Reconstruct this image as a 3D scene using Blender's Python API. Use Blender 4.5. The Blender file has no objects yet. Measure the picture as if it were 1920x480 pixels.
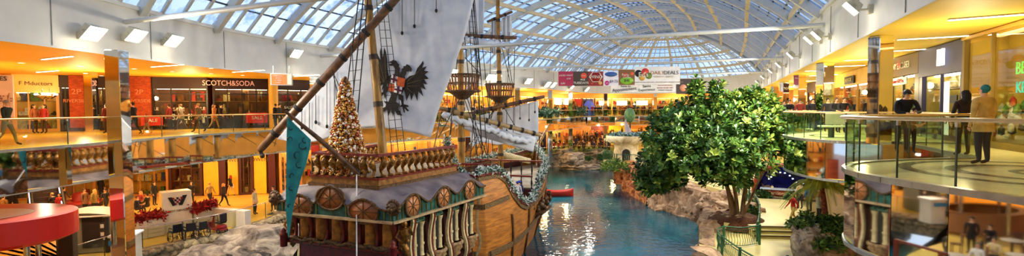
import bpy, math, random
from mathutils import Vector, Matrix, noise
R = random.Random(7)
SC = bpy.context.scene
COL = SC.collection
V = Vector
PI = math.pi
# ---------------------------------------------------------------- camera
F = 926.0
CAM = V((0, 0, 7.0))
TH = math.atan(36 / F); PH = 0.00625
_fw = V((0, math.cos(TH), -math.sin(TH))); _r = V((1, 0, 0)); _u = V((0, math.sin(TH), math.cos(TH)))
_r2 = _r * math.cos(PH) - _u * math.sin(PH); _u2 = _u * math.cos(PH) + _r * math.sin(PH)
def ray(px, py): return _fw + _r2 * ((px - 960) / F) + _u2 * ((240 - py) / F)
def W(px, py, Y):
    d = ray(px, py); return CAM + d * (Y / d.y)
def G(px, py, z):
    d = ray(px, py); return CAM + d * ((z - CAM.z) / d.z)
cd = bpy.data.cameras.new('camera'); cam = bpy.data.objects.new('camera', cd); COL.objects.link(cam)
cd.sensor_width = 36; cd.lens = F / 1920 * 36; cd.clip_end = 500; cd.clip_start = .1
m3 = Matrix((_r2, _u2, -_fw)).transposed().to_4x4(); m3.translation = CAM
cam.matrix_world = m3; SC.camera = cam
# ---------------------------------------------------------------- materials
MATS = {}
def mat(name, col, rough=.6, metal=0., var=.12, scale=4., bump=0., emit=0., ecol=None, alpha=1., trans=0., spec=.5, col2=None, stretch=None, coat=0., ior=1.45):
    if name in MATS: return MATS[name]
    m = bpy.data.materials.new(name); m.use_nodes = True; nt = m.node_tree; b = nt.nodes['Principled BSDF']
    MATS[name] = m
    tc = nt.nodes.new('ShaderNodeTexCoord'); mp = nt.nodes.new('ShaderNodeMapping')
    nt.links.new(tc.outputs['Object'], mp.inputs[0])
    if stretch: mp.inputs['Scale'].default_value = stretch
    nz = nt.nodes.new('ShaderNodeTexNoise'); nz.inputs['Scale'].default_value = scale; nz.inputs['Detail'].default_value = 4
    nt.links.new(mp.outputs[0], nz.inputs['Vector'])
    cr = nt.nodes.new('ShaderNodeValToRGB'); e = cr.color_ramp.elements
    c = V(col); c2 = V(col2) if col2 else c * (1 - var * 2)
    e[0].position = .3; e[1].position = .7
    a = c * (1 + var) if not col2 else c
    e[0].color = (*[max(0, x) for x in c2], 1); e[1].color = (*[min(1, x) for x in a], 1)
    nt.links.new(nz.outputs[0], cr.inputs[0]); nt.links.new(cr.outputs[0], b.inputs['Base Color'])
    b.inputs['Roughness'].default_value = rough; b.inputs['Metallic'].default_value = metal
    b.inputs['Specular IOR Level'].default_value = spec; b.inputs['IOR'].default_value = ior
    b.inputs['Alpha'].default_value = alpha; b.inputs['Transmission Weight'].default_value = trans
    b.inputs['Coat Weight'].default_value = coat
    if bump:
        bp = nt.nodes.new('ShaderNodeBump'); bp.inputs['Strength'].default_value = bump; bp.inputs['Distance'].default_value = .05
        nt.links.new(nz.outputs[0], bp.inputs['Height']); nt.links.new(bp.outputs[0], b.inputs['Normal'])
    if emit:
        b.inputs['Emission Strength'].default_value = emit; b.inputs['Emission Color'].default_value = (*(ecol or col), 1)
    return m
def srgb(r, g, b):
    f = lambda c: (c / 255) / 12.92 if c <= 10 else ((c / 255 + .055) / 1.055) ** 2.4
    return (f(r), f(g), f(b))
# ---------------------------------------------------------------- objects
def tag(o, label=None, cat=None, group=None, kind=None):
    if label: o['label'] = label
    if cat: o['category'] = cat
    if group: o['group'] = group
    if kind: o['kind'] = kind
    return o
def empty(name, loc, label, cat, group=None, rz=0):
    o = bpy.data.objects.new(name, None); COL.objects.link(o); o.location = loc; o.rotation_euler = (0, 0, rz); o.empty_display_size = .2
    o['_o'] = 1
    del o['_o']
    return tag(o, label, cat, group)
def dup(o, loc=None, rz=None, label=None, group=None, parent=None, off=None):
    c = o.copy(); COL.objects.link(c)
    if parent: c.parent = parent
    if loc is not None: c.location = loc
    if off is not None: c.location = V(o.location) + V(off)
    if rz is not None: c.rotation_euler = (0, 0, rz)
    if label: c['label'] = label
    if group: c['group'] = group
    for ch in o.children: dup(ch, parent=c)
    return c
class MB:
    def __init__(s): s.v = []; s.f = []; s.m = []; s.s = []
    def add(s, vs, fs, m=0, sm=False):
        n = len(s.v); s.v += [V(x) for x in vs]
        for f in fs: s.f.append([i + n for i in f]); s.m.append(m); s.s.append(sm)
        return s
    def quad(s, a, b, c, d, m=0): return s.add([a, b, c, d], [[0, 1, 2, 3]], m)
    def box(s, c, d, rz=0, m=0, M=None, ch=0.0):
        hx, hy, hz = d[0] / 2, d[1] / 2, d[2] / 2
        if ch:
            h = min(ch, hx * .6, hy * .6, hz * .6); vs = []
            for (z, q) in ((-hz, h), (-hz + h, 0), (hz - h, 0), (hz, h)):
                X, Y = hx - q, hy - q; k = h * .7 if q == 0 else h * .5
                vs += [V(p) for p in ((-X + k, -Y, z), (X - k, -Y, z), (X, -Y + k, z), (X, Y - k, z), (X - k, Y, z), (-X + k, Y, z), (-X, Y - k, z), (-X, -Y + k, z))]
            fs = [[7, 6, 5, 4, 3, 2, 1, 0], [24 + i for i in range(8)]]
            for r in range(3):
                for i in range(8): fs.append([r * 8 + i, r * 8 + (i + 1) % 8, r * 8 + 8 + (i + 1) % 8, r * 8 + 8 + i])
        else:
            vs = [V((x * hx, y * hy, z * hz)) for x in (-1, 1) for y in (-1, 1) for z in (-1, 1)]
            fs = [[0, 1, 3, 2], [4, 6, 7, 5], [0, 4, 5, 1], [2, 3, 7, 6], [0, 2, 6, 4], [1, 5, 7, 3]]
        T = Matrix.Translation(V(c)) @ (M if M is not None else Matrix.Rotation(rz, 4, 'Z'))
        return s.add([T @ v for v in vs], fs, m)
    def beam(s, p, q, w, h, m=0, up=(0, 0, 1)):
        p = V(p); q = V(q); d = (q - p)
        if d.length < 1e-6: return s
        d.normalize(); x = d.cross(V(up))
        if x.length < 1e-3: x = d.cross(V((1, 0, 0)))
        x.normalize(); y = x.cross(d)
        vs = [a + x * (i * w / 2) + y * (j * h / 2) for a in (p, q) for i, j in ((-1, -1), (1, -1), (1, 1), (-1, 1))]
        return s.add(vs, [[3, 2, 1, 0], [4, 5, 6, 7], [0, 1, 5, 4], [1, 2, 6, 5], [2, 3, 7, 6], [3, 0, 4, 7]], m)
    def tube(s, pts, r, n=8, m=0, sm=True, cap=True):
        pts = [V(p) for p in pts]; k = len(pts); rr = r if isinstance(r, (list, tuple)) else [r] * k
        vs = []; prev = None
        for i, p in enumerate(pts):
            t = (pts[min(i + 1, k - 1)] - pts[max(i - 1, 0)])
            t = t.normalized() if t.length > 1e-9 else V((0, 0, 1))
            if prev is None:
                x = t.cross(V((0, 0, 1)))
                if x.length < 1e-3: x = V((1, 0, 0))
            else:
                x = prev - t * prev.dot(t)
                if x.length < 1e-4: x = t.cross(V((0, 0, 1)))
            x.normalize(); prev = x; y = t.cross(x)
            for j in range(n):
                a = 2 * PI * j / n; vs.append(p + (x * math.cos(a) + y * math.sin(a)) * rr[i])
        fs = [[i * n + j, i * n + (j + 1) % n, (i + 1) * n + (j + 1) % n, (i + 1) * n + j] for i in range(k - 1) for j in range(n)]
        s.add(vs, fs, m, sm)
        if cap: s.add(vs[:n], [list(range(n))[::-1]], m); s.add(vs[-n:], [list(range(n))], m)
        return s
    def lathe(s, prof, c=(0, 0, 0), n=16, m=0, sm=True, sx=1, sy=1, M=None, arc=2 * PI):
        c = V(c); full = abs(arc - 2 * PI) < 1e-6; k = n if full else n + 1; vs = []
        for (r, z) in prof:
            for j in range(k):
                a = arc * j / n; v = V((r * math.cos(a) * sx, r * math.sin(a) * sy, z))
                if M is not None: v = M @ v
                vs.append(c + v)
        fs = []
        for i in range(len(prof) - 1):
            for j in range(n): fs.append([i * k + j, i * k + (j + 1) % k, (i + 1) * k + (j + 1) % k, (i + 1) * k + j])
        return s.add(vs, fs, m, sm)
    def ball(s, c, r, n=10, m=0, sx=1, sy=1, sz=1, M=None):
        pr = [(r * math.sin(PI * i / (n // 2 + 1)) if 0 < i < n // 2 + 1 else r * .01, -r * math.cos(PI * i / (n // 2 + 1)) * sz) for i in range(n // 2 + 2)]
        return s.lathe(pr, c, n, m, True, sx, sy, M)
    def grid(s, P, m=0, sm=True):
        nr = len(P); nc = len(P[0]); vs = [q for row in P for q in row]
        return s.add(vs, [[i * nc + j, i * nc + j + 1, (i + 1) * nc + j + 1, (i + 1) * nc + j] for i in range(nr - 1) for j in range(nc - 1)], m, sm)
    def slab(s, poly, ext, m=0):           # polygon of 3d points extruded by vector
        n = len(poly); ext = V(ext); a = [V(p) for p in poly]; b = [p + ext for p in a]
        return s.add(a + b, [list(range(n))[::-1], list(range(n, 2 * n))] + [[i, (i + 1) % n, n + (i + 1) % n, n + i] for i in range(n)], m)
    def build(s, name, mats, parent=None, origin=None, kind=None, label=None, cat=None, group=None, bevel=0, weld=False):
        me = bpy.data.meshes.new(name)
        if origin is None:
            if parent is not None: origin = V((0, 0, 0)) if parent.get('_w') is None else V(parent['_w'])
            else:
                lo = [min(v[i] for v in s.v) for i in range(3)]; hi = [max(v[i] for v in s.v) for i in range(3)]
                origin = V(((lo[0] + hi[0]) / 2, (lo[1] + hi[1]) / 2, lo[2]))
        origin = V(origin)
        me.from_pydata([v - origin for v in s.v], [], s.f)
        if not isinstance(mats, (list, tuple)): mats = [mats]
        for x in mats: me.materials.append(x)
        me.polygons.foreach_set('material_index', s.m); me.polygons.foreach_set('use_smooth', s.s)
        me.validate(); me.update()
        o = bpy.data.objects.new(name, me); COL.objects.link(o)
        if parent is not None:
            o.parent = parent
            po = parent_origin.get(parent.name, V((0, 0, 0))); o.location = origin - po if parent.get('_w') is None else (0, 0, 0)
        else: o.location = origin
        if parent is None: parent_origin[o.name] = origin
        else: parent_origin[o.name] = parent_origin.get(parent.name, V((0, 0, 0))) + V(o.location)
        tag(o, label, cat, group, kind)
        return o
parent_origin = {}
def root(name, loc, label, cat, group=None):
    """empty at world loc; children are built in WORLD coordinates and stored relative to it"""
    o = empty(name, loc, label, cat, group); parent_origin[o.name] = V(loc); return o
def _part_build(mb, name, mats, parent, **k):
    """mesh given in world coordinates, child of parent (unrotated)"""
    return mb.build(name, mats, parent, origin=parent_origin[parent.name], **k)
def part(mb, name, mats, parent, **k): return _part_build(mb, name, mats, parent, **k)
def struct(mb, name, mats, label=None): return mb.build(name, mats, None, origin=(0, 0, 0), kind='structure', label=label)
def textmesh(s, size, name, material, M, parent=None, ext=.01, align='CENTER', sx=1., label=None, cat=None, group=None, worldparent=True):
    cu = bpy.data.curves.new('t', 'FONT'); cu.body = s; cu.size = size; cu.extrude = ext; cu.align_x = align; cu.align_y = 'CENTER'; cu.resolution_u = 3
    t = bpy.data.objects.new('t', cu); COL.objects.link(t)
    dg = bpy.context.evaluated_depsgraph_get(); me = bpy.data.meshes.new_from_object(t.evaluated_get(dg))
    bpy.data.objects.remove(t); bpy.data.curves.remove(cu)
    me.transform(Matrix.Diagonal((sx, 1, 1, 1))); T = M.copy()
    if parent is not None and worldparent: T = Matrix.Translation(-parent_origin[parent.name]) @ T
    me.transform(T); me.materials.clear(); me.materials.append(material); me.name = name
    o = bpy.data.objects.new(name, me); COL.objects.link(o)
    if parent is not None: o.parent = parent
    return tag(o, label, cat, group)
def frame(o, xdir, zdir=(0, 0, 1)):
    """matrix whose local x=xdir, local y=zdir (text up), local z = x cross y"""
    x = V(xdir).normalized(); y = V(zdir); y = (y - x * y.dot(x)).normalized(); z = x.cross(y)
    M = Matrix((x, y, z)).transposed().to_4x4(); M.translation = V(o); return M
def cr(pts, n=6, closed=False):           # catmull rom
    pts = [V(p) for p in pts]; out = []; k = len(pts)
    for i in range(k if closed else k - 1):
        g = (lambda j: pts[j % k]) if closed else (lambda j: pts[min(max(j, 0), k - 1)])
        a, b, c, d = g(i - 1), g(i), g(i + 1), g(i + 2)
        for t in range(n):
            u = t / n
            out.append(.5 * ((2 * b) + (c - a) * u + (2 * a - 5 * b + 4 * c - d) * u * u + (3 * b - a - 3 * c + d) * u ** 3))
    if not closed: out.append(pts[-1].copy())
    return out
def resamp(pts, n):
    pts = [V(p) for p in pts]; L = [0]
    for i in range(1, len(pts)): L.append(L[-1] + (pts[i] - pts[i - 1]).length)
    out = []; j = 0
    for i in range(n):
        d = L[-1] * i / (n - 1)
        while j < len(L) - 2 and L[j + 1] < d: j += 1
        t = (d - L[j]) / max(1e-9, L[j + 1] - L[j]); out.append(pts[j].lerp(pts[j + 1], min(1, t)))
    return out
def step(pts, d):
    pts = [V(p) for p in pts]; L = sum((pts[i + 1] - pts[i]).length for i in range(len(pts) - 1))
    return resamp(pts, max(2, round(L / d) + 1))
# ================================================================ SHELL
A_ = V((.395, .919, 0)); B_ = V((.919, -.395, 0))
def ST(s, t, z=0.): return A_ * s + B_ * t + V((0, 0, z))
def toST(p): return (A_.x * p[0] + A_.y * p[1], B_.x * p[0] + B_.y * p[1])
ZU, ZS, ZF, ZL, ZW = 5.7, 9.4, 11.6, 4.25, -2.2   # upper floor, soffit, fascia top, lower ceiling, water
def v2(l, z=0.): return [V((a[0], a[1], z)) for a in l]
Lw = cr(v2([(-17.6, -2), (-17.5, 8), (-17.1, 18), (-16.9, 27), (-14.3, 36), (-8, 46), (-1, 54), (4.5, 61.2), (9.3, 72.2)]), 5)
APC = (72, -7.8)
APX = [ST(APC[0] + 13 * math.sin(a), APC[1] - 12.2 * math.cos(a)) for a in [PI * i / 14 for i in range(1, 14)]]
Rw = [ST(s, 4.4) for s in (72, 66, 60, 54, 48, 42, 36, 30, 24, 18, 12, 6, 0, -4)]
EDGE = Lw + APX + Rw
# storefront line, paired
Lo = cr(v2([(-40, -2), (-39, 12), (-37, 24), (-30, 33.6), (-20.2, 37.6), (-14, 44), (-7, 56.5), (-1.5, 65), (3, 75)]), 5)
APO = [ST(APC[0] + 19.5 * math.sin(a), APC[1] - 18.5 * math.cos(a)) for a in [PI * i / 14 for i in range(1, 14)]]
Ro = [ST(s, 8.9) for s in (72, 66, 60, 54, 48, 42, 36, 30, 24, 18, 12, 6, 0, -4)]
OUT = Lo + APO + Ro
def zz(p, z): return V((p[0], p[1], z))
white = mat('fascia_paint', srgb(222, 220, 212), .55, var=.03, scale=1.5)
ceilL = mat('soffit_orange', srgb(250, 190, 52), .6, var=.03, scale=.6)  # one even orange base colour for the left soffit
ceilR = mat('soffit_gold', srgb(240, 205, 80), .6, var=.03, scale=.6)  # one even gold base colour for the right soffit
floorU = mat('upper_terrazzo', srgb(250, 238, 180), .2, var=.05, scale=3)
floorD = mat('lower_terrazzo', srgb(236, 200, 95), .3, var=.08, scale=.6)
ORm = mat('band_orange', srgb(225, 150, 40), .5, var=.05)
nE = len(EDGE)
f1 = MB(); f1.grid([[zz(p, ZS) for p in EDGE], [zz(p, ZF) for p in EDGE]], sm=False)
# step in sill: small ledge inward
inn = []
for i, p in enumerate(EDGE):
    a = EDGE[max(0, i - 1)]; b = EDGE[min(nE - 1, i + 1)]; t = (b - a).normalized(); nrm = V((t.y, -t.x, 0)); inn.append(nrm)
f1.grid([[zz(p, ZF - .0) for p in EDGE], [zz(p + inn[i] * .12, ZF) for i, p in enumerate(EDGE)], [zz(p + inn[i] * .12, ZF + .18) for i, p in enumerate(EDGE)], [zz(p - inn[i] * .3, ZF + .18) for i, p in enumerate(EDGE)]], sm=False)
f1.grid([[zz(p + inn[i] * .05, ZS - .02) for i, p in enumerate(EDGE)], [zz(p + inn[i] * .05, ZS + .06) for i, p in enumerate(EDGE)], [zz(p, ZS + .06) for i, p in enumerate(EDGE)]], sm=False)
struct(f1, 'trim_10', white, 'white curved fascia band below the skylight')
# panel joints on the fascia
jt = MB()
for p, q in zip(step(Lw, 5.0), step(Lw, 5.0)[1:]):
    t = (q - p).normalized(); n = V((t.y, -t.x, 0)); jt.box(zz(p + n * .01, (ZS + ZF) / 2), (.03, .03, ZF - ZS - .1), math.atan2(t.y, t.x))
for p, q in zip(step(Rw, 5.0), step(Rw, 5.0)[1:]):
    t = (q - p).normalized(); n = V((t.y, -t.x, 0)); jt.box(zz(p + n * .01, (ZS + ZF) / 2), (.03, .03, ZF - ZS - .1), math.atan2(t.y, t.x))
struct(jt, 'trim_1', mat('joint_grey', srgb(150, 148, 140), .6))
nl = len(Lw) + 7
for nm, a, b, mm in (('ceiling_left', 0, nl, ceilL), ('ceiling_right', nl - 1, nE, ceilR)):
    c = MB(); c.grid([[zz(p, ZS) for p in EDGE[a:b]], [zz(p, ZS) for p in OUT[a:b]]], sm=False)
    c.grid([[zz(p, ZS + .3) for p in EDGE[a:b]], [zz(p, ZS + .3) for p in OUT[a:b]]], sm=False); struct(c, nm, mm)
# lower ceiling under the upper floor + upper floor (left + far); right is made with balconies
NLR = len(Lw) + len(APX)
fu = MB(); fu.grid([[zz(p, ZU) for p in EDGE[:NLR]], [zz(p, ZU) for p in OUT[:NLR]]], sm=False); struct(fu, 'floor_upper_left', mat('upper_floor_gold', srgb(236, 200, 84), .25, var=.05, scale=2))
fc = MB(); fc.grid([[zz(p, ZL) for p in EDGE[:NLR]], [zz(p, ZL) for p in OUT[:NLR]]], sm=False); struct(fc, 'ceiling_lower_left', ceilL)
# right gallery edge with balconies (plan)
RE = cr(v2([(7.9, -3), (7.6, 2), (7.25, 6), (6.85, 8.0), (6.72, 9.2), (7.0, 10.3), (7.9, 11.3), (9.6, 11.9), (11.5, 12.2)]), 5)
RE += v2([(11.8, 12.6), (14.2, 18.0)])
RE += cr(v2([(13.4, 18.1), (12.4, 18.3), (11.9, 19.6), (12.1, 21.5), (12.9, 23.3), (14.6, 24.8), (16.2, 26.2)]), 4)
RE += [ST(s, 4.4) for s in (34, 40, 46, 52, 58, 64, 70, 72.5)]
REs = RE
def outer_of(p):
    s, t = toST(p); return ST(min(max(s, -4), 72.5), 8.9)
fr = MB(); fr.grid([[zz(p, ZU) for p in REs], [zz(outer_of(p), ZU) for p in REs]], sm=False); struct(fr, 'floor_upper_right', floorU)
fr = MB(); fr.grid([[zz(p, ZL) for p in REs], [zz(outer_of(p), ZL) for p in REs]], sm=False); struct(fr, 'ceiling_lower_right', ceilR)
# outer walls upper
wallm = mat('back_wall_warm', srgb(214, 160, 80), .6, var=.08, scale=.8)
ow = MB(); ow.grid([[zz(p, ZU) for p in OUT], [zz(p, ZS) for p in OUT]], sm=False); struct(ow, 'wall_upper_stores', wallm)
# lower level outer walls further out
LLo = [p + (p - q).normalized() * .8 for p, q in zip(OUT, EDGE)]
LLo[:len(Lw)] = cr(v2([(-50, -2), (-50, 14), (-48, 30), (-38, 40.5), (-20.5, 42.4), (-13, 52), (-7, 60), (-1.5, 68), (3, 77)]), 5)
ol = MB(); ol.grid([[zz(p, 0) for p in LLo], [zz(p, ZL) for p in LLo]], sm=False); struct(ol, 'wall_lower_stores', wallm)
ol = MB(); ol.grid([[zz(p, ZL) for p in LLo[:NLR]], [zz(p, ZL) for p in OUT[:NLR]]], sm=False); struct(ol, 'ceiling_lower_outer', ceilL)
# ---------------------------------------------------------------- vault
def tl(s):
    best = -20
    for p, q in zip(Lw, Lw[1:]):
        a, b = toST(p), toST(q)
        if a[0] <= s <= b[0]: return a[1] + (b[1] - a[1]) * (s - a[0]) / (b[0] - a[0])
    return -20 if s > 40 else toST(Lw[0])[1]
ZV = ZF + .18; RISE = 5.9
def arcz(x):            # x -1..1 across the hall, circular arc of the given rise
    R0 = (13.4 ** 2 + RISE ** 2) / (2 * RISE); return math.sqrt(R0 ** 2 - (13.4 * x) ** 2) - (R0 - RISE)
def vault(s, w):
    l = tl(s); c = (l + 4.4) / 2; h = (4.4 - l) / 2; x = 2 * w - 1
    return ST(s, c + h * x, ZV + arcz(x))
def dome(al, w):       # al 0..pi azimuth from left to right round the apse, w 0 at the sill .. .5 at the crown
    x = 1 - 2 * w
    return ST(APC[0] + 13 * math.sin(al) * x, APC[1] - 12.2 * math.cos(al) * x, ZV + arcz(x))
TH_P = [0, .06, .15, .25, .35, .46, .57, .68, .80, .90, .97, 1]
steel = mat('roof_steel_grey', srgb(190, 192, 190), .5, var=.04)
steelW = mat('purlin_cream', srgb(206, 190, 158), .5, var=.06)
dark = mat('mullion_dark', srgb(60, 66, 78), .5)
# glass panes: frosted with snow lying on them
def roofglass(name, c_sky, snow, scale, fac):
    m = bpy.data.materials.new(name); m.use_nodes = True; nt = m.node_tree; nt.nodes.clear()
    out = nt.nodes.new('ShaderNodeOutputMaterial'); mix = nt.nodes.new('ShaderNodeMixShader'); tr = nt.nodes.new('ShaderNodeBsdfTransparent'); tl_ = nt.nodes.new('ShaderNodeBsdfTranslucent')
    tr.inputs[0].default_value = (*c_sky, 1); tl_.inputs[0].default_value = (*snow, 1)
    tc = nt.nodes.new('ShaderNodeTexCoord'); nz = nt.nodes.new('ShaderNodeTexNoise'); nz.inputs['Scale'].default_value = scale; nz.inputs['Detail'].default_value = 6; nz.inputs['Roughness'].default_value = .65
    rp = nt.nodes.new('ShaderNodeValToRGB'); rp.color_ramp.elements[0].position = .5 - fac; rp.color_ramp.elements[1].position = .5 - fac + .12
    nt.links.new(tc.outputs['Object'], nz.inputs[0]); nt.links.new(nz.outputs[0], rp.inputs[0]); nt.links.new(rp.outputs[0], mix.inputs[0])
    nt.links.new(tr.outputs[0], mix.inputs[1]); nt.links.new(tl_.outputs[0], mix.inputs[2]); nt.links.new(mix.outputs[0], out.inputs[0])
    return m
glA = roofglass('roof_glass_snowy', (.80, .90, 1.), (.50, .66, .95), .9, 0.0)
glB = roofglass('roof_glass_clear', (.46, .62, .92), (.8, .9, 1.), .5, -.12)
S_ST = [-6 + 1.2 * i for i in range(66)]; S_ST = [s for s in S_ST if s < 71.5] + [72]
gl = MB(); gb = MB()
for i in range(len(S_ST) - 1):
    for j in range(len(TH_P) - 1):
        q = [vault(S_ST[i], TH_P[j]), vault(S_ST[i + 1], TH_P[j]), vault(S_ST[i + 1], TH_P[j + 1]), vault(S_ST[i], TH_P[j + 1])]
        (gl if TH_P[j] < .3 else gb).add(q, [[0, 1, 2, 3]])
NAL = 32
THD = TH_P[:6] + [.495]
for i in range(NAL):
    for j in range(len(THD) - 1):
        gl.add([dome(PI * i / NAL, THD[j]), dome(PI * (i + 1) / NAL, THD[j]), dome(PI * (i + 1) / NAL, THD[j + 1]), dome(PI * i / NAL, THD[j + 1])], [[0, 1, 2, 3]])
struct(gl, 'window_1', glA, 'sloping snow-dusted glass panes of the skylight vault'); struct(gb, 'window_2', glB, 'blue upper glass panes of the skylight vault')
NA = 22
thick = MB(); thin = MB(); purl = MB(); hz = MB()
for i, s in enumerate(S_ST):
    big = (i % 4 == 1)
    pts = [vault(s, k / NA) - V((0, 0, .0)) for k in range(NA + 1)]
    for p, q in zip(pts, pts[1:]):
        if big: thick.beam(p - V((0, 0, .22)), q - V((0, 0, .22)), .30, .5)
        else: thin.beam(p - V((0, 0, .06)), q - V((0, 0, .06)), .13, .16)
for j, th in enumerate(TH_P[1:-1]):
    pts = [vault(s, th) for s in S_ST[::2] + [72]]
    w = .26 if 0 < j < 9 else .12
    if j < 3: pts = [vault(s, th) for s in S_ST[::2] + [72] if s > (40, 34, 30)[j]]
    for p, q in zip(pts, pts[1:]): purl.beam(p - V((0, 0, .3)), q - V((0, 0, .3)), w, .3)
for k in range(1, 52):
    th = k / 52
    if th < .3 and k % 2: continue
    if min(abs(th - x) for x in TH_P) < .008: continue
    for a, b in zip(S_ST, S_ST[1:]):
        hz.beam(vault(a, th), vault(b, th), .09, .08)
for i in range(0, NAL + 1):
    al = PI * i / NAL; big = i % 4 == 0
    pts = [dome(al, .495 * k / 9) for k in range(10)]
    for p, q in zip(pts, pts[1:]): (thick if big else thin).beam(p - V((0, 0, .1)), q - V((0, 0, .1)), .3 if big else .1, .35 if big else .1)
for th in THD[1:-1]:
    pts = [dome(PI * i / NAL, th) for i in range(NAL + 1)]
    for p, q in zip(pts, pts[1:]): purl.beam(p - V((0, 0, .2)), q - V((0, 0, .2)), .3, .3)
for th in (.03, .09, .12, .18, .215, .285, .32, .385, .42):
    pts = [dome(PI * i / NAL, th) for i in range(NAL + 1)]
    for p, q in zip(pts, pts[1:]): hz.beam(p, q, .07, .07)
struct(thick, 'trim_2', steel, 'thick grey arched steel ribs of the skylight'); struct(thin, 'trim_3', steel, 'slim grey rafters of the skylight')
struct(purl, 'trim_4', steelW, 'cream purlins running along the skylight'); struct(hz, 'trim_5', dark, 'dark glazing bars of the skylight')
# back end cap of the vault behind the camera: glazed gable left open to the sky
ties = [((220, 42), 21.0, 13.3), None]
tie = MB()
def wallpt(s, side, z): return ST(s, tl(s) if side else 4.4, z)
for s in (13.5, 28.0, 45.0, 62.0):
    tie.tube([ST(s, tl(s) + .05, 10.95), ST(s, 4.35, 10.95)], .11, 8)
struct(tie, 'trim_6', steel, 'long straight grey tie rods spanning the hall')
# ================================================================ LOWER LEVEL, LAGOON, ROCKS
lagL = cr(v2([(-4.5, -6), (-4.5, 10), (-5.5, 15.5), (-9, 18.2), (-15, 19.5), (-19.2, 22), (-18.9, 24.8), (-16.8, 28), (-15.8, 31.5), (-15.2, 36), (-11.5, 45), (-5, 57), (2, 69), (7.0, 77.0), (12.2, 78.3), (15.5, 76), (16.5, 71.5)]), 5)
lagR = cr(v2([(8.6, -6), (8.6, 8), (8.6, 16), (8.8, 22), (9.9, 26), (12.0, 30.4), (15.0, 34.3), (16.2, 38.5), (14.6, 43), (13.4, 48), (13.4, 55), (14.2, 62), (16.5, 71.5)]), 5)
N0 = 90
lL = resamp(lagL, N0); lR = resamp(lagR, N0)
outL = resamp(LLo[:len(Lw)] + LLo[len(Lw):len(Lw) + 8], N0)
fl = MB(); fl.grid([[zz(p, 0) for p in lL], [zz(p, 0) for p in outL]], sm=False); struct(fl, 'floor_lower_left', floorD)
pathm = mat('promenade_cream', srgb(222, 205, 130), .45, var=.07, scale=.7)
outR = resamp([ST(s, 11) for s in (-6, 10, 20, 40, 60, 72)] + [ST(82, 8), ST(92, -2)], N0)
fl = MB(); fl.grid([[zz(p, 0) for p in lR], [zz(p, 0) for p in outR]], sm=False)
outF = [ST(92, -2), ST(94, -8), LLo[len(Lw) + 7]]
fl.add([zz(lR[-1], 0), zz(outR[-1], 0), zz(ST(95, -8), 0), zz(outL[-1], 0)], [[0, 1, 2, 3]])
struct(fl, 'floor_lower_right', pathm)
# water
wm = bpy.data.materials.new('lagoon_water'); wm.use_nodes = True; nt = wm.node_tree; b = nt.nodes['Principled BSDF']
b.inputs['Base Color'].default_value = (.0, .10, .16, 1); b.inputs['Roughness'].default_value = .04; b.inputs['IOR'].default_value = 1.33; b.inputs['Specular IOR Level'].default_value = .55
tc = nt.nodes.new('ShaderNodeTexCoord'); nz = nt.nodes.new('ShaderNodeTexNoise'); nz.inputs['Scale'].default_value = 2.2; nz.inputs['Detail'].default_value = 3
bp = nt.nodes.new('ShaderNodeBump'); bp.inputs['Strength'].default_value = .35; bp.inputs['Distance'].default_value = .08
n2 = nt.nodes.new('ShaderNodeTexNoise'); n2.inputs['Scale'].default_value = .18; n2.inputs['Detail'].default_value = 2
rp = nt.nodes.new('ShaderNodeValToRGB'); e = rp.color_ramp.elements; e[0].position = .35; e[1].position = .7; e[0].color = (.0, .03, .055, 1); e[1].color = (.0, .17, .22, 1)
nt.links.new(tc.outputs['Object'], nz.inputs[0]); nt.links.new(nz.outputs[0], bp.inputs['Height']); nt.links.new(bp.outputs[0], b.inputs['Normal'])
nt.links.new(tc.outputs['Object'], n2.inputs[0]); nt.links.new(n2.outputs[0], rp.inputs[0]); nt.links.new(rp.outputs[0], b.inputs['Base Color'])
wt = MB(); wt.grid([[V((x, y, ZW)) for x in (-20, 0, 18)] for y in (-6, 30, 80)], sm=False)
o = wt.build('lagoon_water', wm, None, (0, 0, 0), 'stuff', 'rippled teal lagoon water around the ship')
# submerged pale pool ring seen through the water is drawn by the material; rock faces:
def rockmat(name, c1, c2, c3, sc=1.2):
    m = bpy.data.materials.new(name); m.use_nodes = True; nt = m.node_tree; b = nt.nodes['Principled BSDF']; b.inputs['Roughness'].default_value = .8
    tc = nt.nodes.new('ShaderNodeTexCoord'); nz = nt.nodes.new('ShaderNodeTexNoise'); nz.inputs['Scale'].default_value = sc; nz.inputs['Detail'].default_value = 8; nz.inputs['Roughness'].default_value = .65; nz.inputs['Distortion'].default_value = .8
    rp = nt.nodes.new('ShaderNodeValToRGB'); e = rp.color_ramp.elements; e[0].position = .35; e[0].color = (*c1, 1); e[1].position = .68; e[1].color = (*c3, 1); k = e.new(.5); k.color = (*c2, 1)
    vo = nt.nodes.new('ShaderNodeTexVoronoi'); vo.inputs['Scale'].default_value = 1.6; vo.feature = 'DISTANCE_TO_EDGE'
    bp = nt.nodes.new('ShaderNodeBump'); bp.inputs['Strength'].default_value = .8; bp.inputs['Distance'].default_value = .12
    nt.links.new(tc.outputs['Object'], nz.inputs[0]); nt.links.new(nz.outputs[0], rp.inputs[0]); nt.links.new(rp.outputs[0], b.inputs['Base Color']); nt.links.new(nz.outputs[0], bp.inputs['Height']); nt.links.new(bp.outputs[0], b.inputs['Normal'])
    return m
rkG = rockmat('grey_rock', srgb(70, 62, 55), srgb(140, 125, 110), srgb(200, 185, 160))
rkB = rockmat('buff_rock', srgb(105, 78, 55), srgb(178, 140, 105), srgb(226, 196, 155))
rkR = rockmat('rust_rock', srgb(85, 38, 20), srgb(180, 105, 55), srgb(225, 165, 105), 2.)
rkD = rockmat('dark_rock', srgb(28, 26, 28), srgb(66, 60, 58), srgb(120, 112, 104))
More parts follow.
